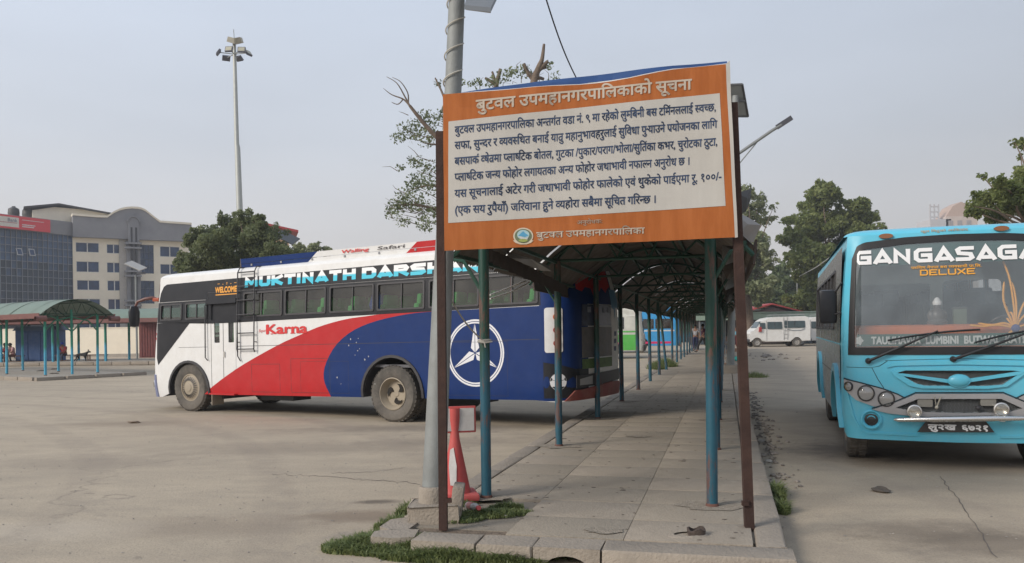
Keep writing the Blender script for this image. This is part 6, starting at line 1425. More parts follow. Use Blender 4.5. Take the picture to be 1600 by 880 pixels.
for k, (x_, y_, h_) in enumerate(((1145, 470, 40), (1120, 480, 34), (1310, 470, 46))):
    tree(('round green tree over the market roofs, beyond the end of the shelter', 'low green tree behind the far end of the shelter', 'dark tree mass hidden mostly by the turquoise bus side')[k], at(x_, 545, 104).xy.to_3d(), [(x_, y_, h_*.6, 1), (x_-20, y_+10, h_*.5, 1), (x_+20, y_+8, h_*.5, 1), (x_, y_-20, h_*.35, .6)], 104, 7000, .26, LG4, .35, .3, 20+k)
# far belt of trees closing the yard
cl = [((x, 150+12*sin(x*.05), 4.2+1.6*sin(x*.13)+1.2*sin(x*.31)), 5.2, 1) for x in range(-130, 150, 5) if not (-85 < x < -28)]
tag(leaves('tree_belt', cl, 26000, .55, LG4, None), 'low belt of far trees closing off the bus yard', kind='stuff')

# ------------------------------------------------------------ tall mast
mb = at(378, 538, 62); mb.z = 0
mast = empty('light_mast', mb, 0, 'very tall slender galvanised mast carrying a ring of floodlights', 'light mast')
lm = lambda v: Vector(v)-mb; mtop = at(366, 66, 62)
b = B(); b.tube([Vector((0, 0, 0)), lm(at(377, 400, 62)), lm(at(371, 230, 62)), lm(at(370, 225, 62)), lm(mtop)], [.30, .25, .205, .175, .125], 16); b.build('mast', mat('pale_galvanised', (.42, .43, .40), .5, metal=.3, var=.1), mast, .7)
b = B(); b.tube([lm(at(376, 361, 62)), lm(at(376, 364, 62))], .30, 14); b.build('collar', TRIM, mast, .8)
b = B(); b.tube([lm(at(366, 62, 62)), lm(at(365, 46, 62))], .025, 5); b.build('lightning_rod', GALV, mast)
hd = lm(at(366, 66, 62))
b = B(); V = [b.bm.verts.new(lm(at(x, y, d))) for x, y, d in ((354, 65, 61.6), (356, 57, 61.2), (366, 59.5, 61.0), (375, 58, 61.2), (377.5, 66, 61.6), (366, 68.5, 61.4))]; b._f((V[0], V[1], V[2], V[5])); b._f((V[5], V[2], V[3], V[4]))
r_ = bmesh.ops.extrude_face_region(b.bm, geom=b.bm.faces[:]); bmesh.ops.translate(b.bm, verts=[v for v in r_['geom'] if isinstance(v, bmesh.types.BMVert)], vec=(0, .5, .12)); b.build('head_frame', mat('cream_head', (.50, .48, .40), .6), mast)
for k, (x, y, d, az_, el_) in enumerate(((357.8, 77, 61.2, -.1, -.35), (377.5, 78, 61.2, .1, -.35), (341.5, 82, 61.8, -1.2, -.6), (388, 83, 61.8, 1.2, -.6), (353.5, 91, 62.8, -2.7, -.9), (373.5, 91.5, 62.8, 2.7, -.9))):
    c = lm(at(x, y, d)); fl = bpy.data.objects.new('floodlight', None); COL.objects.link(fl); fl.parent = mast; fl.location = c; fl.rotation_euler = (el_*1.0, 0, az_)
    b = B(); b.box((0, 0, 0), (.58, .16, .44), bev=.03); b.build('housing', mat('flood_housing', (.10, .10, .12), .5), fl, .6); b = B(); b.box((0, -.085, 0), (.46, .02, .32)); b.build('lamp_glass', mat('flood_glass', (.42, .40, .30), .3), fl)
    b = B(); b.bar(c*1.0, hd+Vector((0, 0, -.9)), .05); b.build('bracket', GALV, mast)

# ------------------------------------------------------------ vans
def van(label, loc, rz, wide=True):
    t = empty('minibus', loc, rz, label, 'van', 'white minibuses parked at the end of the yard')
    prof = [(0, .42), (0, .95), (-.04, 1.05), (.06, 1.22), (.42, 1.36), (.62, 1.52), (.98, 2.06), (1.35, 2.28), (1.9, 2.38), (4.5, 2.42), (4.78, 2.34), (4.88, 1.5), (4.9, .45), (4.2, .42)]+[(3.76+.42*cos(a), .40+.42*sin(a)) for a in [R(t_) for t_ in range(10, 171, 20)]]+[(3.3, .40), (1.3, .40)]+[(.56+.42*cos(a), .40+.42*sin(a)) for a in [R(t_) for t_ in range(10, 171, 20)]]
    b = B(); b.prism(prof, -.95, .95)
    for v in b.bm.verts:
        if v.co.z > 1.4: v.co.y *= 1-.10*((v.co.z-1.4)/1.0)**1.5
    bmesh.ops.bevel(b.bm, geom=[e for e in b.bm.edges if len(e.link_faces) == 2 and max(len(f.verts) for f in e.link_faces) > 8], offset=.05, segments=2, affect='EDGES'); b.build('body', mat('white_van_paint', (.72, .71, .68), .35, var=.04, dust=.3), t, .6)
    for s_ in (-1, 1):
        for x0, x1, z0, z1 in ((.80, 1.26, 1.45, 1.93), (1.42, 2.60, 1.42, 2.0), (2.78, 4.45, 1.50, 2.06)):
            b = B(); b.prism(rrect(x0, z0, x1, z1, .06), s_*.93, s_*.962); 
            for v in b.bm.verts: v.co.y *= 1-.10*(max(0, v.co.z-1.4)/1.0)**1.5
            b2 = b.build('window', mat('van_glass', (.05, .075, .08), .08, var=.3), t)
            k = (x0+x1)/2; b = B(); b.prism([(k-.02, z0), (k+.02, z0), (k+.02, z1), (k-.02, z1)], s_*.93, s_*.95); b.build('glazing_bar', TRIM, b2)
        for cx in (.56, 3.76): wheel(t, cx, s_*.86, .35, .20, 'plain', s_, rimm=mat('van_rim', (.35, .33, .3), .6))
        b = B(); b.prism([(1.34, .5), (1.36, .5), (1.36, 2.1), (1.34, 2.1)], s_*.945, s_*.955); b.build('door_seam', TRIM, t)
        b = B(); b.prism(ribbon([(3.0, 1.36), (3.5, 1.26), (4.1, 1.27), (4.45, 1.4)], .05), s_*.948, s_*.956); b.build('flank_decal', mat('grey_decal', (.2, .22, .24), .5), t)
    b = B()
    for s_ in (-1, 1):
        b.tube([(1.9, s_*.75, 2.55), (4.5, s_*.75, 2.58)], .02, 5)
        for x in (2.0, 2.9, 3.8, 4.45): b.tube([(x, s_*.75, 2.36), (x, s_*.75, 2.57)], .018, 5)
    for x in (2.0, 2.9, 3.8, 4.45): b.tube([(x, -.75, 2.56), (x, .75, 2.56)], .018, 5)
    b.build('roof_rack', mat('rack_steel', (.3, .3, .3), .5), t); b = B()
    for x in (2.72, 3.02): b.tube([(x, .97, .55), (x, .99, 1.4), (x, .90, 2.5)], .016, 5); b.tube([(x, -.97, .55), (x, -.99, 1.4), (x, -.90, 2.5)], .016, 5)
    for z in (.7, 1.0, 1.3, 1.7, 2.1): b.tube([(2.72, .97-max(0, z-1.4)*.09, z), (3.02, .97-max(0, z-1.4)*.09, z)], .014, 5); b.tube([(2.72, -.97+max(0, z-1.4)*.09, z), (3.02, -.97+max(0, z-1.4)*.09, z)], .014, 5)
    b.build('side_ladder', mat('rack_steel', (.3, .3, .3), .5), t)
    b = B(); b.box((4.93, 0, .52), (.12, 1.8, .22), bev=.03); b.box((-.05, 0, .52), (.14, 1.8, .24), bev=.03); b.build('bumpers', TRIM, t, .6)
    b = B(); b.prism([(.70, 1.22), (.92, 1.24), (.90, 1.62), (.74, 1.6)], .93, 1.06); b.build('side_mirror', mat('red_mirror', (.35, .04, .04), .5), t); b = B(); b.prism([(.70, 1.22), (.92, 1.24), (.90, 1.62), (.74, 1.6)], -1.06, -.93); b.build('side_mirror', mat('red_mirror', (.35, .04, .04), .5), t)
    b = B(); b.quad((.60, -.80, 1.53), (.60, .80, 1.53), (.96, .74, 2.05), (.96, -.74, 2.05)); 
    for v in b.bm.verts: v.co.x -= .015
    b.build('windscreen', mat('van_glass', (.05, .075, .08), .08, var=.3), t); return t
v0 = gp(1164, 545, 0); v0.z = 0; dv = gp(1270, 543, 0)-v0
vd = Vector((dv.x, 0, 0)).normalized(); vl = at(1166, 500, 67); vl.z = 0
van('white minibus standing broadside, the whole one between sign post and turquoise bus', vl, .02)
van('second white minibus half hidden behind the turquoise bus', vl+Vector((4.45, 2.6, 0)), .03)

# ------------------------------------------------------------ sheds at the end of the yard
def slabbox(name, c, d, m, parent, rz=0, bev=0): b = B(); b.box(c, d, rz=rz, bev=bev); return b.build(name, m, parent, .6 if bev else None)
g0 = at(1130, 500, 76); g0.z = 0
shed = empty('market_stall', g0, 0, 'low market stall with pale green roof and dark open front behind the minibuses', 'stall')
slabbox('rear_wall', (4.5, 3, 1.2), (14, .15, 2.4), mat('stall_dark', (.05, .05, .05), .8), shed); b = B(); b.prism([(-2.6, 2.28), (11.6, 2.28), (11.6, 2.9), (-2.6, 2.9)], -.3, -.2); b.build('awning_edge', mat('pale_green_sheet', (.25, .33, .27), .6, var=.15), shed)
b = B(); b.box((4.5, 1.4, 2.95), (14.4, 3.6, .08)); b.build('roof', mat('pale_green_sheet', (.25, .33, .27), .6), shed)
for k in range(6):
    slabbox('post', (-2.2+k*2.7, -.1, 1.15), (.1, .1, 2.3), mat('stall_post', (.2, .2, .2), .7), shed)
for k in range(5): slabbox('shutter', (-.85+k*2.7, .9, 1.1), (2.4, .06, 2.1), mat('shutter_%d' % (k % 3), ((.05, .07, .09), (.03, .03, .035), (.08, .06, .05))[k % 3], .6, var=.3), shed)
rh = at(1196, 500, 82); rh.z = 0; hut = empty('hut', rh, 0, 'small hut with low red gable roof peeping over the pale green stall', 'hut')
slabbox('wall', (0, 0, 1.5), (5.6, 3.6, 3.0), mat('hut_wall', (.12, .09, .08), .8, var=.2), hut)
b = B(); b.prism([(-3.6, 2.8), (0, 3.75), (3.4, 2.85), (3.4, 2.97), (0, 3.9), (-3.6, 2.92)], -2.2, 2.2); b.build('roof', mat('red_roof_sheet', (.40, .05, .05), .55, var=.15), hut)
b = B(); b.prism([(-2.4, 2.9), (0, 3.55), (2.4, 2.9)], -1.95, -1.85); b.build('gable', mat('gable_dark', (.06, .035, .035), .8), hut)
b = B(); q = at(1247, 545, 88); q.z = 0; lpst = empty('street_lamp', q, 0, 'thin street lamp with small flat top beyond the minibuses', 'street light')
b.tube([(0, 0, 0), (0, 0, 8.9)], .07, 8); b.build('pole', GALV, lpst, .8); slabbox('lamp_panel', (0, 0, 9.0), (1.0, .8, .12), mat('dark_lamp', (.07, .07, .08), .5), lpst); slabbox('bracket', (.0, 0, 8.4), (.5, .1, .3), GALV, lpst)
b = B(); b.tube([at(1249, 432, 80), at(1262, 425, 70), at(1275, 418, 60), at(1300, 400, 50)], .03, 5); tag(b.build('overhead_wire', mat('pale_wire', (.4, .4, .38), .6), None), 'thin pale wire running from the thin street lamp towards the turquoise bus', 'cable')
# red fronted shops at the end of the shelter
q = at(1085, 520, 92); q.z = 0; shop = empty('shop_row', q, 0, 'row of small reddish brown shopfronts closing the view at the end of the shelter', 'shops')
slabbox('wall', (-6, 2, 1.7), (26, .3, 3.4), mat('shop_wall', (.16, .07, .05), .8, var=.35, vs=2), shop); slabbox('roof', (-6, 1, 3.5), (27, 3.4, .12), mat('shop_roof', (.1, .09, .09), .7), shop)
for k in range(9): slabbox('shop_opening', (-17+k*2.8, 1.8, 1.25), (2.0, .1, 2.3), mat('shop_open_%d' % (k % 4), ((.02, .02, .02), (.25, .04, .03), (.03, .03, .03), (.3, .16, .05))[k % 4], .7, var=.4), shop)
b = B(); q = at(1133, 492, 44); b.lathe([(0, .38), (.5, .25), (.85, 0), (.8, -.02), (.4, .16), (0, .26)], 12)
um = empty('market_umbrella', (q.x, q.y, 0), 0, 'small off white market umbrella just left of the second solar light pole', 'umbrella'); o = b.build('canopy', mat('offwhite_canvas', (.5, .48, .42), .8, var=.2), um, .8); o.location = (0, 0, 2.2); b = B(); b.tube([(0, 0, 0), (0, 0, 2.5)], .03, 8); b.build('pole', GALV, um)
BRK = mat('rough_brick', (.28, .17, .12), .95, var=.3, vs=8)
for k, (x, y, w_, h_) in enumerate(((1131, 556, .5, .35), (1134, 566, .55, .25), (1131, 575, .5, .2), (1143, 548, .4, .3), (1150, 550, .35, .25))):
    q = gp(x, y, 0); b = B(); b.box((0, 0, h_/2), (w_, w_*.7, h_), bev=.03); o = b.build('rubble_block', KERB if k % 2 else BRK, None, .6); o.location = q; tag(o, ('brownish block nearest the umbrella at the platform edge', 'grey block in the middle of the rubble by the second solar pole', 'lowest brownish block of the rubble by the second solar pole', 'grey block right behind the second solar pole', 'small brown block farthest right behind the second solar pole')[k], 'block', 'rubble blocks beside the second solar pole')
q = gp(1158, 556, 0); b = B(); 
for k in range(60): b.ico((random.gauss(0, 1.5), random.gauss(0, 3), .02), random.uniform(.03, .16), 1, (1, 1, .5), .3)
o = b.build('rubble', mat('rubble', (.24, .21, .18), .95, var=.5, vs=5), None); o.location = q; tag(o, 'dirt and rubble spread behind the second solar pole', kind='stuff')

# ------------------------------------------------------------ office building, far left
CB = at(115.5, 530, 112); CB.z = 0
d1 = Vector((sin(R(58)), cos(R(58)), 0)); d2 = Vector((sin(R(27)), cos(R(27)), 0))
n1 = Vector((d1.y, -d1.x, 0)); n2 = Vector((d2.y, -d2.x, 0))
def F1(x, y): p = onplane(x, y, CB, n1)-CB; return p.dot(d1), p.z
def F2(x, y): p = onplane(x, y, CB, n2)-CB; return p.dot(d2), p.z
bld = empty('office_building', CB, 0, 'cream and grey four storey office block with curved parapet and dark glass front', 'building')
M1 = Matrix((d1, -n1, Vector((0, 0, 1)))).transposed().to_4x4(); M2_ = Matrix((d2, -n2, Vector((0, 0, 1)))).transposed().to_4x4()
CREAMW = mat('cream_wall', (.86, .78, .63), .85, var=.07, vs=.35, dust=.3, dustcol=(.48, .42, .34), dsc=.4); GREYW = mat('grey_parapet', (.235, .235, .25), .85, var=.12, vs=.5, dust=.45, dustcol=(.30, .29, .29), dsc=.5)
WINB = mat('blue_window', (.022, .050, .115), .08, var=.5, vs=.9); WFR = mat('white_window_frame', (.66, .64, .6), .6)
def fprism(poly, lo, hi, M, name, m, parent=bld):
    b = B(); b.prism(poly, lo, hi, M); return b.build(name, m, parent)
xR = F1(296, 450)[0]; zP = F1(150, 341)[1]
# cream wall with window openings
wr_ = [(118, 379.3, 154.5, 394.5), (119, 408.7, 154.7, 425.5), (120, 438, 155.5, 453.6), (121, 467, 156.5, 483), (123, 500, 157.5, 512.5), (166.4, 382, 188.3, 396.4), (166.8, 410.4, 189, 426.4), (167.6, 438.5, 190, 454.5), (168.7, 467.3, 191, 484), (168.5, 500, 192, 512.5),
       (218, 383, 240, 427.6), (220, 439, 241, 474.5), (249.6, 385.5, 280.4, 401.8), (250, 413, 280.6, 428.8), (251, 440, 281, 456), (251.5, 468, 281.5, 484)]
wz = []
for x0, y0, x1, y1 in wr_:
    a, z1 = F1(x0, (y0+y1)/2)[0], (F1(x0, y0)[1]+F1(x1, y0)[1])/2; c, z0 = F1(x1, (y0+y1)/2)[0], (F1(x0, y1)[1]+F1(x1, y1)[1])/2; wz.append((a, z0, c, z1))
zg = F1(200, 376)[1]
bm = fill2d([[(0, 0), (xR, 0), (xR, zg+.3), (0, zg+.3)]]+[[(a, z0), (c, z0), (c, z1), (a, z1)] for a, z0, c, z1 in wz], .3); mapped(bm, lambda x, y, z: M1 @ Vector((x, -z, y))); link('wall', finish(bm, 'wall'), CREAMW, bld)
fprism([(0, 0), (xR, 0), (xR, zg), (0, zg)], 1.6, 12, M1, 'core', mat('dark_core', (.05, .05, .06), .9))
for k, (a, z0, c, z1) in enumerate(wz):
    big = k in (10, 11); nv = 3 if big else 2; nh = (4 if k == 10 else 3) if big else 1
    b = B(); t = .12 if not big else .05
    for i in range(nv+1): x = a+(c-a)*i/nv; b.box((x, -.02, (z0+z1)/2), (t, .16, z1-z0))
    for i in range(nh+1): z = z0+(z1-z0)*i/nh; b.box(((a+c)/2, -.025, z), (c-a+t, .15, t))
    bmesh.ops.transform(b.bm, matrix=M1, verts=b.bm.verts); f = b.build('window', WFR if not big else mat('dark_mullion', (.10, .13, .18), .5), bld)
    for i in range(nv):
        for j in range(nh): fprism([(a+(c-a)*i/nv+.05, z0+(z1-z0)*j/nh+.05), (a+(c-a)*(i+1)/nv-.05, z0+(z1-z0)*j/nh+.05), (a+(c-a)*(i+1)/nv-.05, z0+(z1-z0)*(j+1)/nh-.05), (a+(c-a)*i/nv+.05, z0+(z1-z0)*(j+1)/nh-.05)], .0, .05, M1, 'pane', WINB, f)
# parapet with its curved gable
par = [F1(*q) for q in ((112, 338.2), (150, 341.2), (166.4, 341.7), (171, 338.5), (177, 334.5), (186, 330.4), (195.5, 328.2), (204.5, 327.5), (213, 327.9), (219, 329), (225, 331.6), (230, 335.2), (236, 340.2), (241, 344), (248, 349.2), (270, 350.8), (297, 352.6))]
zb1 = F1(296, 379)[1]; zb0 = F1(116, 371)[1]; zb = (zb1+zb0)/2
fprism([(0, zb), (xR+.4, zb)]+par[::-1][:-1]+[(0, par[0][1])], -1.0, 1.5, M1, 'parapet', GREYW)
for i in range(len(par)-1): 
    if par[i+1][0] > 0: fprism([par[i], par[i+1], (par[i+1][0], par[i+1][1]+.28), (par[i][0], par[i][1]+.28)], -1.15, 1.5, M1, 'coping', CREAMW)
# central pilaster, twin slots, fins
pa, pb2 = F1(197.5, 440)[0], F1(218.5, 440)[0]; pt_z = F1(208, 349)[1]; rr2 = (pb2-pa)/2*.80; pm = (pa+pb2)/2
arch_ = [(pm-rr2*1.0*cos(R(180*k/12)), pt_z+rr2*sin(R(180*k/12))) for k in range(13)]
fprism([(pa, 0), (pb2, 0), (pb2, zb-.3), (pa, zb-.3)], -.9, 0, M1, 'pilaster', GREYW); fprism([(pm-rr2, zb-.4), (pm+rr2, zb-.4)]+arch_[::-1], -1.25, -.95, M1, 'arched_head', GREYW)
rb = ribbon(arch_, .18); fprism(rb, -1.4, -1.2, M1, 'arch_moulding', GREYW)
for x0, x1 in ((203.2, 206), (210.2, 213.2)):
    a, c = F1(x0, 430)[0], F1(x1, 430)[0]; fprism([(a, F1(205, 515)[1]), (c, F1(205, 515)[1]), (c, F1(205, 357)[1]), (a, F1(205, 357)[1])], -1.30, -.9, M1, 'slot', mat('slot_dark', (.05, .05, .055), .8))
for y in (381.5, 388.7, 425, 432, 470.4, 477.8, 512): a, c = F1(193, y)[0], F1(219, y)[0]; z = F1(205, y)[1]; fprism([(a, z-.12), (c, z-.12), (c, z+.12), (a, z+.12)], -1.5, -.9, M1, 'fin', GREYW)
fprism([(pa-.9, 0), (pa, 0), (pa, zb), (pa-.9, zb)], -.35, 0, M1, 'pale_pier', mat('pale_pier', (.45, .42, .38), .8))
b = B(); x = F1(190.5, 440)[0]; b.box((x, -.25, 8), (.12, .12, 16)); bmesh.ops.transform(b.bm, matrix=M1, verts=b.bm.verts); b.build('drain_pipe', mat('rust_pipe', (.35, .18, .12), .7), bld)
# dark glass wing
zs_ = [F2(107, y)[1] for y in (492, 480.5, 470, 460.5, 449.6, 438.7, 426.8, 415, 403.6, 392, 381, 368)]; zs_ = list(np.linspace(zs_[0], zs_[-1], 12)); x0_ = F2(-45, 430)[0]; cols = list(np.linspace(0, x0_, 20))
fprism([(x0_, 0), (0, 0), (0, zs_[-1]), (x0_, zs_[-1])], .25, 6, M2_, 'glass_wing_core', mat('dark_core', (.05, .05, .06), .9))
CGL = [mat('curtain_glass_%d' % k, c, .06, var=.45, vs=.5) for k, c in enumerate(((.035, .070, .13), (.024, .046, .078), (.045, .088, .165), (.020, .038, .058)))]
b = B(); pw_, ph_ = abs(cols[1]-cols[0]), zs_[1]-zs_[0]; b.box((0, 0, 0), (pw_-.07, .06, ph_-.07)); me0 = finish(b.bm, 'pane'); mes = []
for mm_ in CGL: q = me0.copy(); q.materials.append(mm_); mes.append(q)
rr = random.Random(4)
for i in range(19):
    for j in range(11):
        fr_ = j/10; k = rr.choice((0, 2, 2) if fr_ > .65 else (0, 1, 3) if fr_ > .3 else (1, 3, 3))  # sky reflection put into the pane colours: paler blue rows towards the top
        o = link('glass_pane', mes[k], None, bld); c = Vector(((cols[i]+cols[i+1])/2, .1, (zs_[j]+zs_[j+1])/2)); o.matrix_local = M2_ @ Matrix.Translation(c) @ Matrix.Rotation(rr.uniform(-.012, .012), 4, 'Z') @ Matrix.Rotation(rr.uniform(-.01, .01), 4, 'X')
        if (j, i) in ((9, 12-1), ): pass
b = B()
for x in cols: b.box((x, .02, (zs_[0]+zs_[-1])/2), (.07, .14, zs_[-1]-zs_[0]))
for z in zs_: b.box((x0_/2, .02, z), (-x0_, .13, .06))
bmesh.ops.transform(b.bm, matrix=M2_, verts=b.bm.verts); b.build('mullion_grid', mat('grey_mullion', (.20, .21, .24), .5), bld)
for q in ((24.5, 387.5, 34, 399.5), (44, 388.5, 53.5, 400.5)):
    a, z1 = F2(q[0], q[1]); c, z0 = F2(q[2], q[3]); b = B(); b.prism([(a, z0), (c, z0), (c, z1), (a, z1)], -.02, .03, Matrix.Identity(4)); 
    for v in b.bm.verts: v.co.y -= (z1-v.co.z)*.35
    bmesh.ops.transform(b.bm, matrix=M2_, verts=b.bm.verts); f = b.build('open_vent', mat('vent_frame', (.45, .45, .45), .5), bld); b = B(); b.prism([(a+.12, z0+.12), (c-.12, z0+.12), (c-.12, z1-.12), (a+.12, z1-.12)], -.05, -.021)
    for v in b.bm.verts: v.co.y -= (z1-v.co.z)*.35
    bmesh.ops.transform(b.bm, matrix=M2_, verts=b.bm.verts); b.build('pane', WINB, f)
zc = F2(107, 347)[1]; fprism([(x0_, zs_[-1]), (0, zs_[-1]), (0, zc), (x0_, zc)], -.25, 5, M2_, 'wing_parapet', GREYW)
# rooftop store with dark pitched roof, poles, tanks, signboard
fprism([(-4.6, zc-.4), (6.5, zc-.4), (6.5, zc+1.4), (1.5, zc+2.1), (-2.0, zc+2.2), (-4.6, zc+1.6)], 1.8, 7, M1, 'roof_store', CREAMW)
fprism([(-5.6, zc+1.75), (-1.5, zc+2.45), (8, zc+1.2), (8, zc+1.35), (-1.5, zc+2.65), (-5.6, zc+1.95)], 1.0, 7.5, M1, 'store_roof', mat('dark_roof', (.05, .05, .055), .7))
def tank(px0, px1, pyt, pyb, lbl):
    dd = 111; p0 = at(px0, pyb, dd); p1 = at(px1, pyb, dd); r_ = (p1-p0).length/2; zt = at(px0, pyt, dd).z; zb_ = at(px0, pyb, dd).z-1.2; h = zt+.35-zb_
    t = empty('water_tank', ((p0+p1)/2).xy.to_3d()+Vector((0, 1.4, zb_)), 0, lbl, 'water tank', 'black roof tanks on the glass wing')
    b = B(); pr_ = [(0, 0), (r_, 0)]
    for k in range(9): pr_ += [(r_*(1.0 if k % 2 else .965), h*.80*(k+.5)/9), (r_*(1.0 if k % 2 else .965), h*.80*(k+1)/9)]
    pr_ += [(r_*.92, h*.88), (r_*.45, h*.95), (r_*.3, h*.95)]; b.lathe(pr_+[(0, h*.95)], 20); b.build('shell', mat('black_tank', (.028, .030, .034), .5, dust=.2), t, .5); b = B(); b.lathe([(r_*.32, h*.94), (r_*.32, h), (0, h)], 14); b.build('lid', mat('black_tank', (.028, .030, .034), .5), t, .5)
for q in ((3.5, 20, 324.3, 340, 'leftmost black ribbed water tank on the roof above the red signboard'), (26, 42, 326.5, 342, 'middle black ribbed water tank on the roof above the red signboard'), (48, 62, 329, 343.5, 'rightmost black ribbed water tank, beside the two white poles')): tank(*q)
for k, px_ in enumerate((62.3, 72.5)):
    p = at(px_, 344, 112.5); b = B(); b.tube([(0, 0, -1.5), (0, 0, at(px_, 327.5, 112.5).z-p.z)], .09, 6); o = b.build('roof_post', mat('white_post', (.6, .58, .54), .6), None); o.location = p; tag(o, ('short white post on the roof, next to the rightmost water tank', 'short white post on the roof, in front of the cream roof store')[k], 'post', 'white posts on the roof')
sg = empty('bank_signboard', CB, 0, 'long red bank signboard with a white panel on the roof edge of the glass wing', 'signboard'); sgo = -.9
def sgp(poly, lo, hi, name, m): return fprism(poly, lo, hi, M2_, name, m, sg)
a1, zt1 = F2(70.3, 344.8); _, zb1_ = F2(70.3, 364.3); a0_ = F2(-45, 350)[0]; zt = zt1; zbt = zb1_; hh = zt-zbt
sgp([(a0_, zbt), (a1, zbt), (a1, zt), (a0_, zt)], -1.1, -.7, 'board', mat('bank_red', (.66, .055, .07), .45, var=.05))
wx = F2(21, 350)[0]; sgp([(a0_, zbt+hh*.12), (wx, zbt+hh*.12), (wx, zt-hh*.13), (a0_, zt-hh*.13)], -1.13, -1.1, 'white_panel', mat('panel_cream', (.66, .62, .55), .5))
def wtxt(s, x0, x1, z0, z1, m, name='lettering', bold=.02):
    bm = embolden(text_bm(s, 0), bold); bx = max(v.co.x for v in bm.verts); by = max(v.co.y for v in bm.verts)
    for v in bm.verts: v.co = M2_ @ Vector((x0+(x1-x0)*v.co.x/bx, -1.14-v.co.z*20, z0+(z1-z0)*v.co.y/by))
    link(name, finish(bm, name), m, sg)
xa, xb = F2(3, 350)[0], F2(18.5, 350)[0]; wtxt('Bank', xa, xb, zbt+hh*.52, zbt+hh*.78, mat('bank_grey', (.2, .2, .25), .5))
sgp([(a0_, zbt+hh*.42), (F2(18, 350)[0], zbt+hh*.42), (F2(18, 350)[0], zbt+hh*.46), (a0_, zbt+hh*.46)], -1.15, -1.13, 'panel_rule', mat('rule_red', (.4, .08, .1), .5))
xa, xb = F2(26, 350)[0], F2(60, 350)[0]; wt = mat('bank_white', (.7, .66, .64), .5)
sgp([(xa, zbt+hh*.72), (xb, zbt+hh*.72), (xb, zbt+hh*.76), (xa, zbt+hh*.76)], -1.13, -1.11, 'small_print_line', wt)
for q, l in ((.34, .60), (.20, .54)): sgp([(xa, zbt+hh*q), (xa+(xb-xa)*l, zbt+hh*q), (xa+(xb-xa)*l, zbt+hh*(q+.07)), (xa, zbt+hh*(q+.07))], -1.13, -1.11, 'small_print_line', wt)
# boundary wall, red shutter and ramp in front of the block; street light; kiosk
b = B(); ww = at(150, 530, 66); ww.z = 0; wallo = empty('yard_wall', ww, -.05, 'long cream boundary wall behind the farther island shelter', 'wall')
b.box((-6, 0, 1.15), (46, .2, 2.3)); b.build('wall_face', CREAMW, wallo); b = B(); b.box((-6, 0, .12), (46, .5, .24)); b.build('footing', CONC, wallo); b = B(); b.box((-6, 0, 2.33), (46, .28, .06)); b.build('coping', CREAMW, wallo)
q = at(240, 530, 62); q.z = 0; gt = empty('red_shop', q, 0, 'dark red shuttered stall with a blue awning behind the nose of the coach', 'stall'); slabbox('wall', (0, .5, 1.5), (1.9, 1.6, 3.0), mat('dark_red_shutter', (.16, .04, .035), .7, var=.2), gt); slabbox('awning', (0, -.6, 2.75), (2.3, 1.1, .08), mat('blue_awning', (.03, .08, .30), .7), gt); slabbox('red_board', (0, -.35, 3.2), (2.0, .1, .45), mat('bright_red_board', (.65, .05, .06), .5), gt)
b = B()
for k in range(9): b.box((-.8+k*.2, -.32, 1.3), (.14, .03, 2.4))
b.build('shutter_ribs', mat('dark_red_shutter', (.16, .04, .035), .7), gt)
q = at(214, 540, 57); q.z = 0; sl3 = empty('solar_street_light', q, 0, 'solar street light standing before the grey pilaster of the office block', 'street light'); dq = 57
b = B(); b.tube([(0, 0, 0), Vector(at(212, 430, dq))-q], .07, 8); b.build('pole', GALV, sl3, .8); b = B(); b.bar(Vector(at(200, 410, dq))-q, Vector(at(224, 421, dq))-q, .9, .06, up=(0, -.3, 1)); b.build('solar_panel', mat('panel_pale', (.42, .40, .37), .5), sl3)
b = B(); b.bar(Vector(at(212, 428, dq))-q, Vector(at(222, 426, dq))-q, .05); b.box(Vector(at(221, 427, dq))-q, (.45, .3, .12)); b.build('lamp_head', mat('dark_lamp', (.07, .07, .08), .5), sl3)
q = gp(64, 556, 0); q = at(64, 540, 50.5); q.z = 0; ki = empty('kiosk', q, .03, 'closed blue painted kiosk under the farther island shelter', 'kiosk')
KB = mat('kiosk_blue', (.02, .085, .25), .6, var=.2, vs=2, dust=.2); s_ = 2.5
slabbox('body', (0, 0, 1.12), (2.3, 1.4, 1.9), KB, ki, bev=.03)
b = B(); b.prism([(-1.25, 2.05), (1.3, 2.05), (1.1, 2.3), (-1.05, 2.3)], -.8, .8); b.build('roof', mat('kiosk_roof', (.05, .09, .16), .6), ki)
for k in range(3): slabbox('door_panel', (-.75+k*.75, -.715, 1.1), (.70, .03, 1.7), KB, ki)
for x in (-1, 1):
    for y in (-.55, .55): slabbox('leg', (x, y, .13), (.1, .1, .26), TRIM, ki)
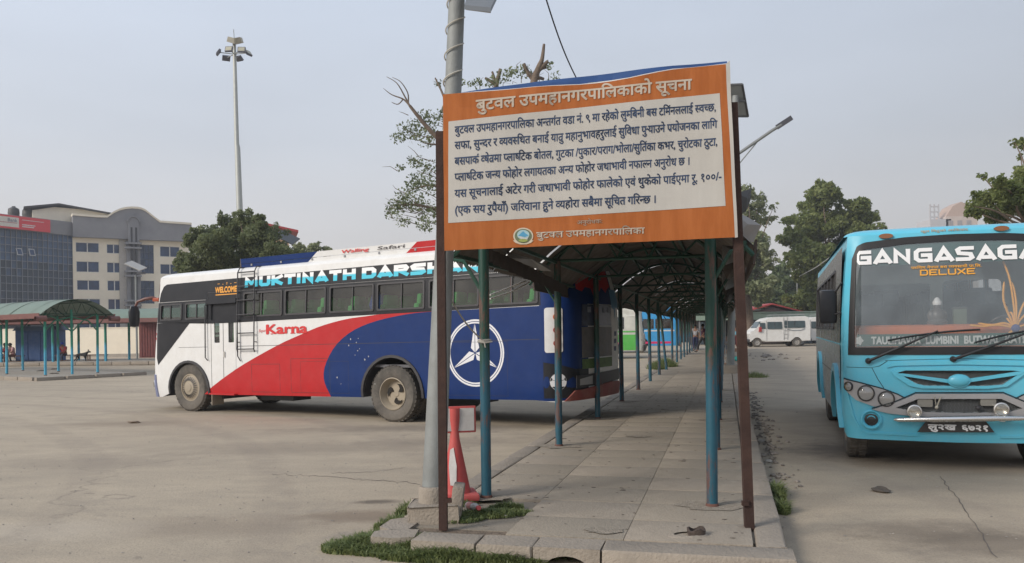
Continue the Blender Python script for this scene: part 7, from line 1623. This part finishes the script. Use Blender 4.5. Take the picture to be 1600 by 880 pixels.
# red-roofed house and lamp behind the tree
q = at(425, 530, 75); q.z = 0; q.x -= .6; hs = empty('house', q, .3, 'tan house with red tin roof peeping out right of the dense tree', 'house')
slabbox('wall', (0, 0, 5.0), (4.2, 4.5, 10.0), mat('tan_wall', (.55, .36, .22), .85, var=.1), hs); b = B(); b.prism([(-3.6, 10.9), (-1.0, 11.4), (2.9, 10.6), (2.9, 10.78), (-1.0, 11.6), (-3.6, 11.1)], -3, 3); b.build('roof', mat('red_roof_sheet', (.40, .05, .05), .55), hs)
for z in (8.2, 5): slabbox('window', (1.1, -2.26, z), (1.2, .06, 1.3), mat('dark_window', (.03, .03, .035), .3), hs)
q = at(447, 530, 50); q.z = 0; sl4 = empty('solar_street_light', q, 0, 'tilted solar panel on a pole right of the dense tree, above the coach roof', 'street light')
b = B(); b.tube([(0, 0, 0), Vector(at(447, 372, 50))-q], .09, 8); b.build('pole', GALV, sl4, .8); b = B(); b.bar(Vector(at(434, 364, 50))-q, Vector(at(463, 378, 50))-q, 1.0, .07, up=(0, -.5, 1)); b.build('solar_panel', mat('dark_panel', (.05, .055, .06), .4), sl4); b = B(); b.bar(Vector(at(447, 386, 50))-q, Vector(at(415, 377, 49))-q, .06); b.build('arm', GALV, sl4)
# hazy far block behind the turquoise bus
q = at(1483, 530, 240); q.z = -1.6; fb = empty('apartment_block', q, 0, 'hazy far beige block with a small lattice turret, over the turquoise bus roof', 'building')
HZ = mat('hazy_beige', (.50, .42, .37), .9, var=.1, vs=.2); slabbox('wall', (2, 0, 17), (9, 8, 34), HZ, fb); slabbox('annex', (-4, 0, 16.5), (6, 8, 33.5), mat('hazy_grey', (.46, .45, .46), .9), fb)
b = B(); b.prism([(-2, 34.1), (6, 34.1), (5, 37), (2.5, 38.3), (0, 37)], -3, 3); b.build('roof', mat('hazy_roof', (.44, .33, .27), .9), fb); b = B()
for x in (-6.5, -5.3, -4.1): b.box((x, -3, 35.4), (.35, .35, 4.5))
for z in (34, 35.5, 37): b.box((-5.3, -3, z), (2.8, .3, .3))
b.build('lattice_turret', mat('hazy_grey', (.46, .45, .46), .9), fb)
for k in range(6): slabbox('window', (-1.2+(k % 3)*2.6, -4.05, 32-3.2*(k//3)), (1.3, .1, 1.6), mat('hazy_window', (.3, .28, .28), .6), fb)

# ------------------------------------------------------------ two buses beyond the coach
def small_bus(label, loc, rz, L_, hw, H_, lower, upper, band, front_glass=True):
    t = empty('bus', loc, rz, label, 'bus'); s = Shell(hw, -2.6, L_-2.6, rF=.3, rR=.25, bF=.08, z1=H_, rakeF=.2, belt=1.6)
    lo, hi = s.tR+.001, s.tR+s.per-.001; axf = L_-4.4; r0 = s.tF+(s.tF-s.tFL); RXf = lambda x: r0+(s.tFL-x)
    outl = [(lo, .45)]+[(-.6, .45)]+arch_pts(0, .5, .6, .45)[1:-1]+[(.6, .45)]+[(x, z) for x, z in arch_pts(axf, .5, .58, .45)]+[(s.tFL, .4), (s.tF, .4), (RXf(axf+.62), .45)]+[(RXf(x), z) for x, z in reversed(arch_pts(axf, .5, .58, .45))]+[(RXf(x), z) for x, z in reversed(arch_pts(0, .5, .6, .45))]+[(hi, .45), (hi, H_), (lo, H_)]
    wn = [(-2.2+1.25*k, -2.2+1.25*k+1.15) for k in range(int((L_-1.2)/1.25))]; wn = [w for w in wn if w[1] < s.tFL-.1]; rn = [(RXf(b_), RXf(a_)) for a_, b_ in wn]; fg = rrect(s.tF-hw+.12, 1.35, s.tF+hw-.12, 2.45, .12); rg = rrect(s.tR-hw+.3+s.per*0, 1.5, s.tR+hw-.3, 2.3, .1)
    s.sheet([outl, fg]+[rrect(a_, 1.6, b_, 2.25, .05) for a_, b_ in wn+rn], 0, 'body', upper, t); s.sheet([outl, fg]+[rrect(a_, 1.6, b_, 2.25, .05) for a_, b_ in wn+rn], -.03, 'inner_wall', INTER, t); s.roof(H_, .12, 'roof', upper, t)
    low = [(-2.2, .46), (-.62, .46)]+arch_pts(0, .5, .61, .46)[1:-1]+[(.62, .46)]+arch_pts(axf, .5, .59, .46)+[(s.tFL+.0, .46), (s.tFL, 1.30), (-2.2, 1.30)]
    s.sheet([low], .004, 'lower_livery', lower, t); s.sheet([[(RXf(x), z) for x, z in reversed(low)]], .004, 'lower_livery', lower, t)
    s.sheet([[(-2.3, 1.42), (s.tFL, 1.42), (s.tFL, 1.50), (-2.3, 1.50)]], .004, 'stripe', band, t); s.sheet([[(RXf(-2.3), 1.42), (RXf(s.tFL), 1.42), (RXf(s.tFL), 1.50), (RXf(-2.3), 1.50)]], .004, 'stripe', band, t)
    for a_, b_ in wn+rn: f = s.sheet([rrect(a_+.0, 1.6, b_, 2.25, .05), rrect(a_+.04, 1.64, b_-.04, 2.21, .04)], .006, 'window', TRIM, t, thick=.02); s.sheet([[(a_+.03, 1.63), (b_-.03, 1.63), (b_-.03, 2.22), (a_+.03, 2.22)]], -.01, 'pane', GLASSB, f)
    s.sheet([fg], -.01, 'windscreen', GLASSB, t); s.sheet([rg], .005, 'rear_window', mat('tinted_pane', (.02, .03, .03), .1), t, thick=.01)
    s.sheet([rrect(s.tF-hw+.1, .42, s.tF+hw-.1, .72, .05)], .03, 'front_bumper', TRIM, t, thick=.08); s.sheet([rrect(s.tR-hw+.1, .42, s.tR+hw-.1, .68, .05)], .03, 'rear_bumper', TRIM, t, thick=.08)
    for u in (-.8, .8): s.sheet([circ(s.tF+u, .95, .14, 16)], .02, 'headlight', mat('lamp_reflector', (.55, .52, .45), .22, metal=.9), t, thick=.04); s.sheet([rrect(s.tR+u-.08, .8, s.tR+u+.08, 1.1, .03)], .02, 'tail_light', mat('red_lens', (.5, .03, .02), .15), t, thick=.03)
    for y in (-.16, -2*hw+.16):
        wheel(t, axf, y, .48, .24, 'plain', 1 if y > -1 else -1); wheel(t, 0, y, .48, .24, 'plain', 1 if y > -1 else -1)
    b = B(); b.box((axf/2, -hw, .6), (L_-2, 1.6, .3)); b.build('chassis', TRIM, t); b = B(); b.box((axf/2, -hw, 1.0), (L_-1, 2*hw-.1, .05)); b.build('floor', INTER, t); return t, s
GRN = mat('leaf_green_paint', (.07, .42, .06), .4, dust=.2); SKB = mat('sky_blue_paint', (.03, .30, .62), .38, dust=.15); PNK = mat('pink_paint', (.62, .04, .14), .4); GCL = mat('cream_green', (.62, .62, .56), .4, dust=.3)
p3 = at(985, 553, 47.5); p3.z = 0
b3, s3_ = small_bus('white and green bus beyond the rear of the coach, seen between the shelter posts', p3-Vector((4.35, .2, 0)), R(-8), 7.6, 1.15, 2.95, GRN, GCL, GRN)
s3_.sheet([rrect(s3_.tF-1.0, .8, s3_.tF+1.0, 1.3, .05)], .01, 'silver_front_panel', SILVER, b3, thick=.02)
p4 = at(1004, 550, 54); p4.z = 0
b4, s4_ = small_bus('sky blue bus with a pink stripe and an orange cone picture, beyond the green bus', p4+Vector((.0, 1.2, 0)), R(172), 7.8, 1.15, 3.0, SKB, SKB, mat('white_stripe', (.6, .6, .58), .5))
for side in (0, 1):
    f = (lambda x: x) if not side else (lambda x: s4_.tF+(s4_.tF-s4_.tFL)+(s4_.tFL-x))
    s4_.sheet([[(f(-2.2), .60), (f(3.0), .60), (f(3.0), .74), (f(-2.2), .74)]], .008, 'pink_stripe', PNK, b4)
    s4_.sheet([[(f(.75), .78), (f(1.55), .78), (f(1.5), .9), (f(1.25), 1.36), (f(1.08), 1.36), (f(.82), .9)]], .009, 'cone_print', mat('cone_orange', (.75, .17, .02), .5), b4)
    s4_.sheet([[(f(.6), .76), (f(1.8), .76), (f(1.8), 1.4), (f(.6), 1.4)]], .006, 'black_patch', BLACK, b4)
s4_.sheet([rrect(s4_.tR-1.0, .62, s4_.tR+1.0, .76, .03)], .012, 'pink_stripe', PNK, b4)
for k in range(4): s4_.sheet([rrect(s4_.tR-.75+.1*k, .9+.16*k, s4_.tR+.6-.12*k, .96+.16*k, .01)], .012, 'rear_print', mat('pale_print', (.5, .65, .7), .5), b4)

# ------------------------------------------------------------ people and animals
SKINM = mat('skin', (.22, .115, .07), .6); HAIRM = mat('black_hair', (.012, .011, .010), .6)
def skinned(name, verts, edges, radii, m, parent, sub=2):
    me = bpy.data.meshes.new(name); me.from_pydata(verts, edges, []); o = bpy.data.objects.new(name, me); COL.objects.link(o)
    sk = o.modifiers.new('s', 'SKIN'); sb = o.modifiers.new('u', 'SUBSURF'); sb.levels = sub; sb.render_levels = sub
    for i, r_ in enumerate(radii): me.skin_vertices[0].data[i].radius = (r_, r_) if not isinstance(r_, tuple) else r_
    me.skin_vertices[0].data[0].use_root = True; sk.use_smooth_shade = True
    dg = bpy.context.evaluated_depsgraph_get(); dg.update(); e = bpy.data.meshes.new_from_object(o.evaluated_get(dg)); bpy.data.objects.remove(o); e.name = name
    return link(name, e, m, parent)
def person(label, loc, rz, pose, shirt, trousers, hair=HAIRM, group=None, cap=None, skirt=False, scale=1.0):
    """pose: joints in metres (x across, y forward, z up)"""
    t = empty('person', loc, rz, label, 'person', group); J = pose; k = scale; v = lambda n: tuple(k*q for q in J[n])
    names = ['pel', 'wst', 'chs', 'nck', 'hed', 'top', 'shL', 'elL', 'wrL', 'haL', 'shR', 'elR', 'wrR', 'haR', 'hiL', 'knL', 'anL', 'toL', 'hiR', 'knR', 'anR', 'toR']
    I = {n: i for i, n in enumerate(names)}; E = [('pel', 'wst'), ('wst', 'chs'), ('chs', 'nck'), ('nck', 'hed'), ('hed', 'top'), ('chs', 'shL'), ('shL', 'elL'), ('elL', 'wrL'), ('wrL', 'haL'), ('chs', 'shR'), ('shR', 'elR'), ('elR', 'wrR'), ('wrR', 'haR'), ('pel', 'hiL'), ('hiL', 'knL'), ('knL', 'anL'), ('anL', 'toL'), ('pel', 'hiR'), ('hiR', 'knR'), ('knR', 'anR'), ('anR', 'toR')]
    Rd = dict(pel=(.14, .10), wst=(.125, .09), chs=(.15, .10), nck=.05, hed=(.085, .095), top=.065, shL=.062, elL=.042, wrL=.028, haL=.035, shR=.062, elR=.042, wrR=.028, haR=.035, hiL=.085, knL=.055, anL=.036, toL=.034, hiR=.085, knR=.055, anR=.036, toR=.034)
    sc_ = lambda r_: tuple(k*q for q in r_) if isinstance(r_, tuple) else k*r_
    skinned('body', [v(n) for n in names], [(I[a], I[b_]) for a, b_ in E], [sc_(Rd[n]) for n in names], SKINM, t)
    grow = lambda r_, g: tuple(k*(q+g) for q in r_) if isinstance(r_, tuple) else k*(r_+g)
    lerp = lambda a, b_, f: tuple(x+(y-x)*f for x, y in zip(v(a), v(b_)))
    V = [v('pel'), v('wst'), v('chs'), v('shL'), lerp('shL', 'elL', .85), v('shR'), lerp('shR', 'elR', .85), lerp('chs', 'nck', .6)]
    skinned('shirt', V, [(0, 1), (1, 2), (2, 3), (3, 4), (2, 5), (5, 6), (2, 7)], [grow((.14, .10), .02), grow((.125, .09), .022), grow((.15, .10), .018), grow(.062, .014), grow(.045, .018), grow(.062, .014), grow(.045, .018), grow(.055, .012)], shirt, t)
    V = [lerp('pel', 'wst', .3), v('pel'), v('hiL'), v('knL'), lerp('knL', 'anL', .93), v('hiR'), v('knR'), lerp('knR', 'anR', .93)]
    skinned('trousers', V, [(0, 1), (1, 2), (2, 3), (3, 4), (1, 5), (5, 6), (6, 7)], [grow((.13, .10), .015), grow((.14, .10), .012), grow(.085, .012), grow(.055, .02), grow(.036, .022), grow(.085, .012), grow(.055, .02), grow(.036, .022)], trousers, t)
    h = Vector(v('hed')); tp = Vector(v('top')); b = B(); b.ico(tuple(h+(tp-h)*.55+Vector((0, -.015*k, .01*k))), .108*k, 2, (.92, 1.05, .95)); b.build('hair', cap or hair, t, 1.2)
    b = B(); hc = h+(tp-h)*.15
    for s_ in (-1, 1): b.ico(tuple(hc+Vector((s_*.032*k, .088*k, .02*k))), .011*k, 1)
    b.build('eyes', BLACK, t); b = B(); b.ico(tuple(hc+Vector((0, .105*k, -.005*k))), .014*k, 1, (1, 1, 1.5)); b.build('nose', SKINM, t)
    b = B()
    for n in ('toL', 'toR'): q = Vector(v(n)); b.ico(tuple(q+Vector((0, -.05*k, -.005*k))), .05*k, 2, (.9, 2.3, .8))
    b.build('shoes', TRIM, t, 1); return t
def stand(step=.0, arm=.1): return dict(pel=(0, 0, .95), wst=(0, .01, 1.12), chs=(0, 0, 1.33), nck=(0, .01, 1.48), hed=(0, .03, 1.58), top=(0, .02, 1.66), shL=(-.19, 0, 1.40), elL=(-.25, arm*.4, 1.12), wrL=(-.26, arm*1.6, .90), haL=(-.25, arm*2, .82), shR=(.19, 0, 1.40), elR=(.25, -arm*.6, 1.12), wrR=(.27, -arm*.4, .88), haR=(.27, -arm*.1, .80),
                 hiL=(-.09, 0, .90), knL=(-.10, -step*.25, .50), anL=(-.10, -step, .09), toL=(-.10, .14-step, .05), hiR=(.09, 0, .90), knR=(.10, step*.75, .50), anR=(.10, step, .09), toR=(.10, .15+step, .05))
def sit(): return dict(pel=(0, 0, .50), wst=(0, .03, .66), chs=(0, .10, .85), nck=(0, .15, .99), hed=(0, .20, 1.08), top=(0, .20, 1.16), shL=(-.18, .10, .92), elL=(-.25, .22, .68), wrL=(-.14, .42, .60), haL=(-.08, .48, .58), shR=(.18, .10, .92), elR=(.25, .22, .68), wrR=(.14, .42, .60), haR=(.08, .48, .58),
                 hiL=(-.10, .02, .48), knL=(-.15, .44, .48), anL=(-.14, .42, .09), toL=(-.14, .56, .05), hiR=(.10, .02, .48), knR=(.15, .44, .48), anR=(.14, .42, .09), toR=(.14, .56, .05))
q = gp(1087, 548.5, PH); person('person in a checked shirt and navy trousers at the far end of the shelter', q, R(160), stand(.12, .05), mat('checked_shirt', (.28, .28, .30), .8, var=.9, vs=22), mat('navy_trousers', (.015, .02, .06), .8))
q = gp(1099, 550, PH); person('person in a dark maroon top striding across the far end of the shelter', q, R(100), stand(.34, .18), mat('maroon_top', (.07, .02, .04), .8), mat('black_trousers', (.015, .014, .014), .8))
q = at(1149, 540, 66); q.z = 0; person('person in a light blue shirt standing before the dark stall left of the minibus', q, R(185), stand(.03, .05), mat('light_blue_shirt', (.16, .38, .48), .8), mat('dark_red_trousers', (.16, .03, .03), .8))
q = at(1132, 540, 50); q.z = 0; person('person sitting on the rubble just right of the near green shelter post', q, R(200), sit(), mat('grey_shirt', (.2, .2, .22), .8), mat('dark_jeans', (.05, .06, .09), .8)); slab_ = B(); slab_.box((0, 0, .2), (.5, .4, .4), bev=.03); o = slab_.build('seat_block', KERB, None, .6); o.location = q; tag(o, 'low stone block with a person seated on it near the shelter end', 'block')
yq = 48.8
q = at(21, 560, yq); q.z = .1; person('person in a pink top and brown skirt seated left of the blue kiosk', q, R(150), sit(), mat('pink_top', (.45, .25, .26), .8), mat('brown_cloth', (.14, .05, .04), .8))
q = at(10, 560, yq+1); q.z = .1; person('person in a white top seated by the motorbike at the left edge', q, R(190), sit(), mat('white_top', (.55, .55, .53), .8), mat('dark_jeans', (.05, .06, .09), .8))
q = at(101, 560, yq+.6); q.z = .1; person('person in a red shirt and blue cap seated right of the blue kiosk', q, R(170), sit(), mat('red_shirt', (.30, .03, .04), .8), mat('dark_jeans', (.05, .06, .09), .8), cap=mat('blue_cap', (.03, .06, .35), .6))
SEAT = mat('bench_wood', (.13, .07, .045), .8, var=.2)
def bench(label, px, dd, L_, rz=0):
    q = at(px, 560, dd); q.z = .1; t = empty('bench', q, rz, label, 'bench', 'low benches under the farther island shelter')
    slabbox('seat', (0, 0, .44), (L_, .34, .05), SEAT, t)
    for x in (-L_/2+.08, L_/2-.08):
        for y in (-.12, .12): slabbox('leg', (x, y, .21), (.05, .05, .42), SEAT, t)
    slabbox('stretcher', (0, 0, .12), (L_-.2, .03, .03), SEAT, t)
bench('brown bench with open frame right of the standing dog', 152, yq, 1.15); bench('brown bench under the red shirted person beside the kiosk', 101, yq+.6, 1.0); bench('brown bench under the people seated at the left edge', 16, yq+.5, 1.6)
# dog
q = at(127, 562, yq-.6); q.z = .1; dg_ = empty('dog', q, R(-4), 'thin black dog standing in side view under the farther shelter, facing right', 'dog')
DV = dict(hip=(-.27, 0, .50), mid=(0, 0, .49), che=(.24, 0, .50), nk=(.36, 0, .60), hd=(.46, 0, .66), mz=(.60, 0, .62), t1=(-.36, 0, .47), t2=(-.46, 0, .34), f1=(.25, .07, .36), f2=(.24, .07, .20), f3=(.25, .07, .03), g1=(.25, -.07, .36), g2=(.30, -.07, .20), g3=(.33, -.07, .03), h1=(-.24, .07, .38), h2=(-.20, .07, .27), h3=(-.33, .07, .17), h4=(-.30, .07, .03), k1=(-.26, -.07, .38), k2=(-.24, -.07, .27), k3=(-.38, -.07, .17), k4=(-.36, -.07, .03))
DN = list(DV); DE = [('mid', 'hip'), ('mid', 'che'), ('che', 'nk'), ('nk', 'hd'), ('hd', 'mz'), ('hip', 't1'), ('t1', 't2'), ('che', 'f1'), ('f1', 'f2'), ('f2', 'f3'), ('che', 'g1'), ('g1', 'g2'), ('g2', 'g3'), ('hip', 'h1'), ('h1', 'h2'), ('h2', 'h3'), ('h3', 'h4'), ('hip', 'k1'), ('k1', 'k2'), ('k2', 'k3'), ('k3', 'k4')]
DR = dict(hip=.09, mid=.085, che=.115, nk=.06, hd=.062, mz=.03, t1=.025, t2=.012, f1=.045, f2=.026, f3=.024, g1=.045, g2=.026, g3=.024, h1=.055, h2=.04, h3=.024, h4=.024, k1=.055, k2=.04, k3=.024, k4=.024)
skinned('body', [DV[n] for n in DN], [(DN.index(a), DN.index(b_)) for a, b_ in DE], [DR[n] for n in DN], mat('black_fur', (.016, .014, .013), .8), dg_)
b = B()
for s_ in (-1, 1): b.prism([(.42, .70), (.47, .71), (.43, .80)], s_*.035-.008, s_*.035+.008)
b.build('ears', mat('black_fur', (.016, .014, .013), .8), dg_)
# motorbike at the left edge
q = at(5, 562, yq+.8); q.z = .1; mo = empty('motorbike', q, R(20), 'dark motorbike parked at the left edge by the seated people', 'motorbike'); MBD = mat('bike_dark', (.03, .03, .035), .4)
for x in (-.62, .62):
    w_ = bpy.data.objects.new('wheel', None); COL.objects.link(w_); w_.parent = mo; w_.location = (x, 0, .30); b = B(); b.lathe([(.30, -.05), (.30, .05), (.235, .04), (.235, -.04)], 24, Matrix.Rotation(pi/2, 4, 'X'), close=True); b.build('tyre', RUBBER, w_, .8); b = B(); b.lathe([(.24, -.02), (.24, .02), (.21, .02), (.21, -.02)], 20, Matrix.Rotation(pi/2, 4, 'X'), close=True)
    for k in range(6): b.bar((0, 0, 0), (.22*cos(k*pi/3), 0, .22*sin(k*pi/3)), .015)
    b.build('rim', SILVER, w_)
b = B(); b.ico((.12, 0, .78), .2, 2, (1.3, .7, .65)); b.build('tank', mat('bike_red', (.3, .02, .02), .3), mo, 1); b = B(); b.box((-.35, 0, .80), (.6, .24, .09), bev=.03); b.build('seat', BLACK, mo, .6); b = B(); b.tube([(.62, 0, .30), (.42, 0, .92), (.36, 0, 1.02)], .025, 8); b.tube([(.36, -.32, 1.05), (.38, 0, 1.0), (.36, .32, 1.05)], .015, 6); b.tube([(-.62, 0, .3), (-.1, 0, .45), (.3, 0, .75), (-.5, 0, .72), (-.62, 0, .35)], .025, 6); b.build('frame', MBD, mo, .8)
b = B(); b.box((.02, 0, .42), (.34, .24, .3), bev=.04); b.tube([(.1, .14, .3), (-.3, .15, .25), (-.75, .15, .32)], .035, 8); b.build('engine', SILVER, mo, .7); b = B(); b.lathe([(0, -.05), (.07, -.03), (.085, .04), (0, .045)], 14, Matrix.Translation((.48, 0, .88)) @ Matrix.Rotation(pi/2, 4, 'Y')); b.build('headlight', CHROME, mo, .8); b = B(); b.ico((-.7, 0, .62), .05, 1, (1, 1.6, .8)); b.build('tail_light', mat('red_lens', (.5, .03, .02), .15), mo, 1)
for k, (x, y) in enumerate(((64, 580), (85, 584), (85, 577), (146, 590))): scrap('dark_rag', ('leftmost dark scrap on the nearer island pavement', 'dark scrap between the posts, nearest the kerb of the nearer island', 'small dark scrap behind the others on the nearer island', 'dark spot by the kerb at the end of the nearer island')[k], 'litter', x, y, PH, .16, (.06+.01*k, .05, .04), .15)

# ------------------------------------------------------------ air
hz = bpy.data.materials.new('haze_air'); hz.use_nodes = True; n_ = hz.node_tree; n_.nodes.remove(n_.nodes['Principled BSDF']); pv = n_.nodes.new('ShaderNodeVolumePrincipled')
pv.inputs['Color'].default_value = (.90, .92, .96, 1); pv.inputs['Density'].default_value = .0009; pv.inputs['Anisotropy'].default_value = .2; n_.links.new(pv.outputs[0], n_.nodes['Material Output'].inputs['Volume'])
b = B(); b.box((0, 140, 21), (760, 420, 44)); tag(b.build('haze', hz), kind='stuff')
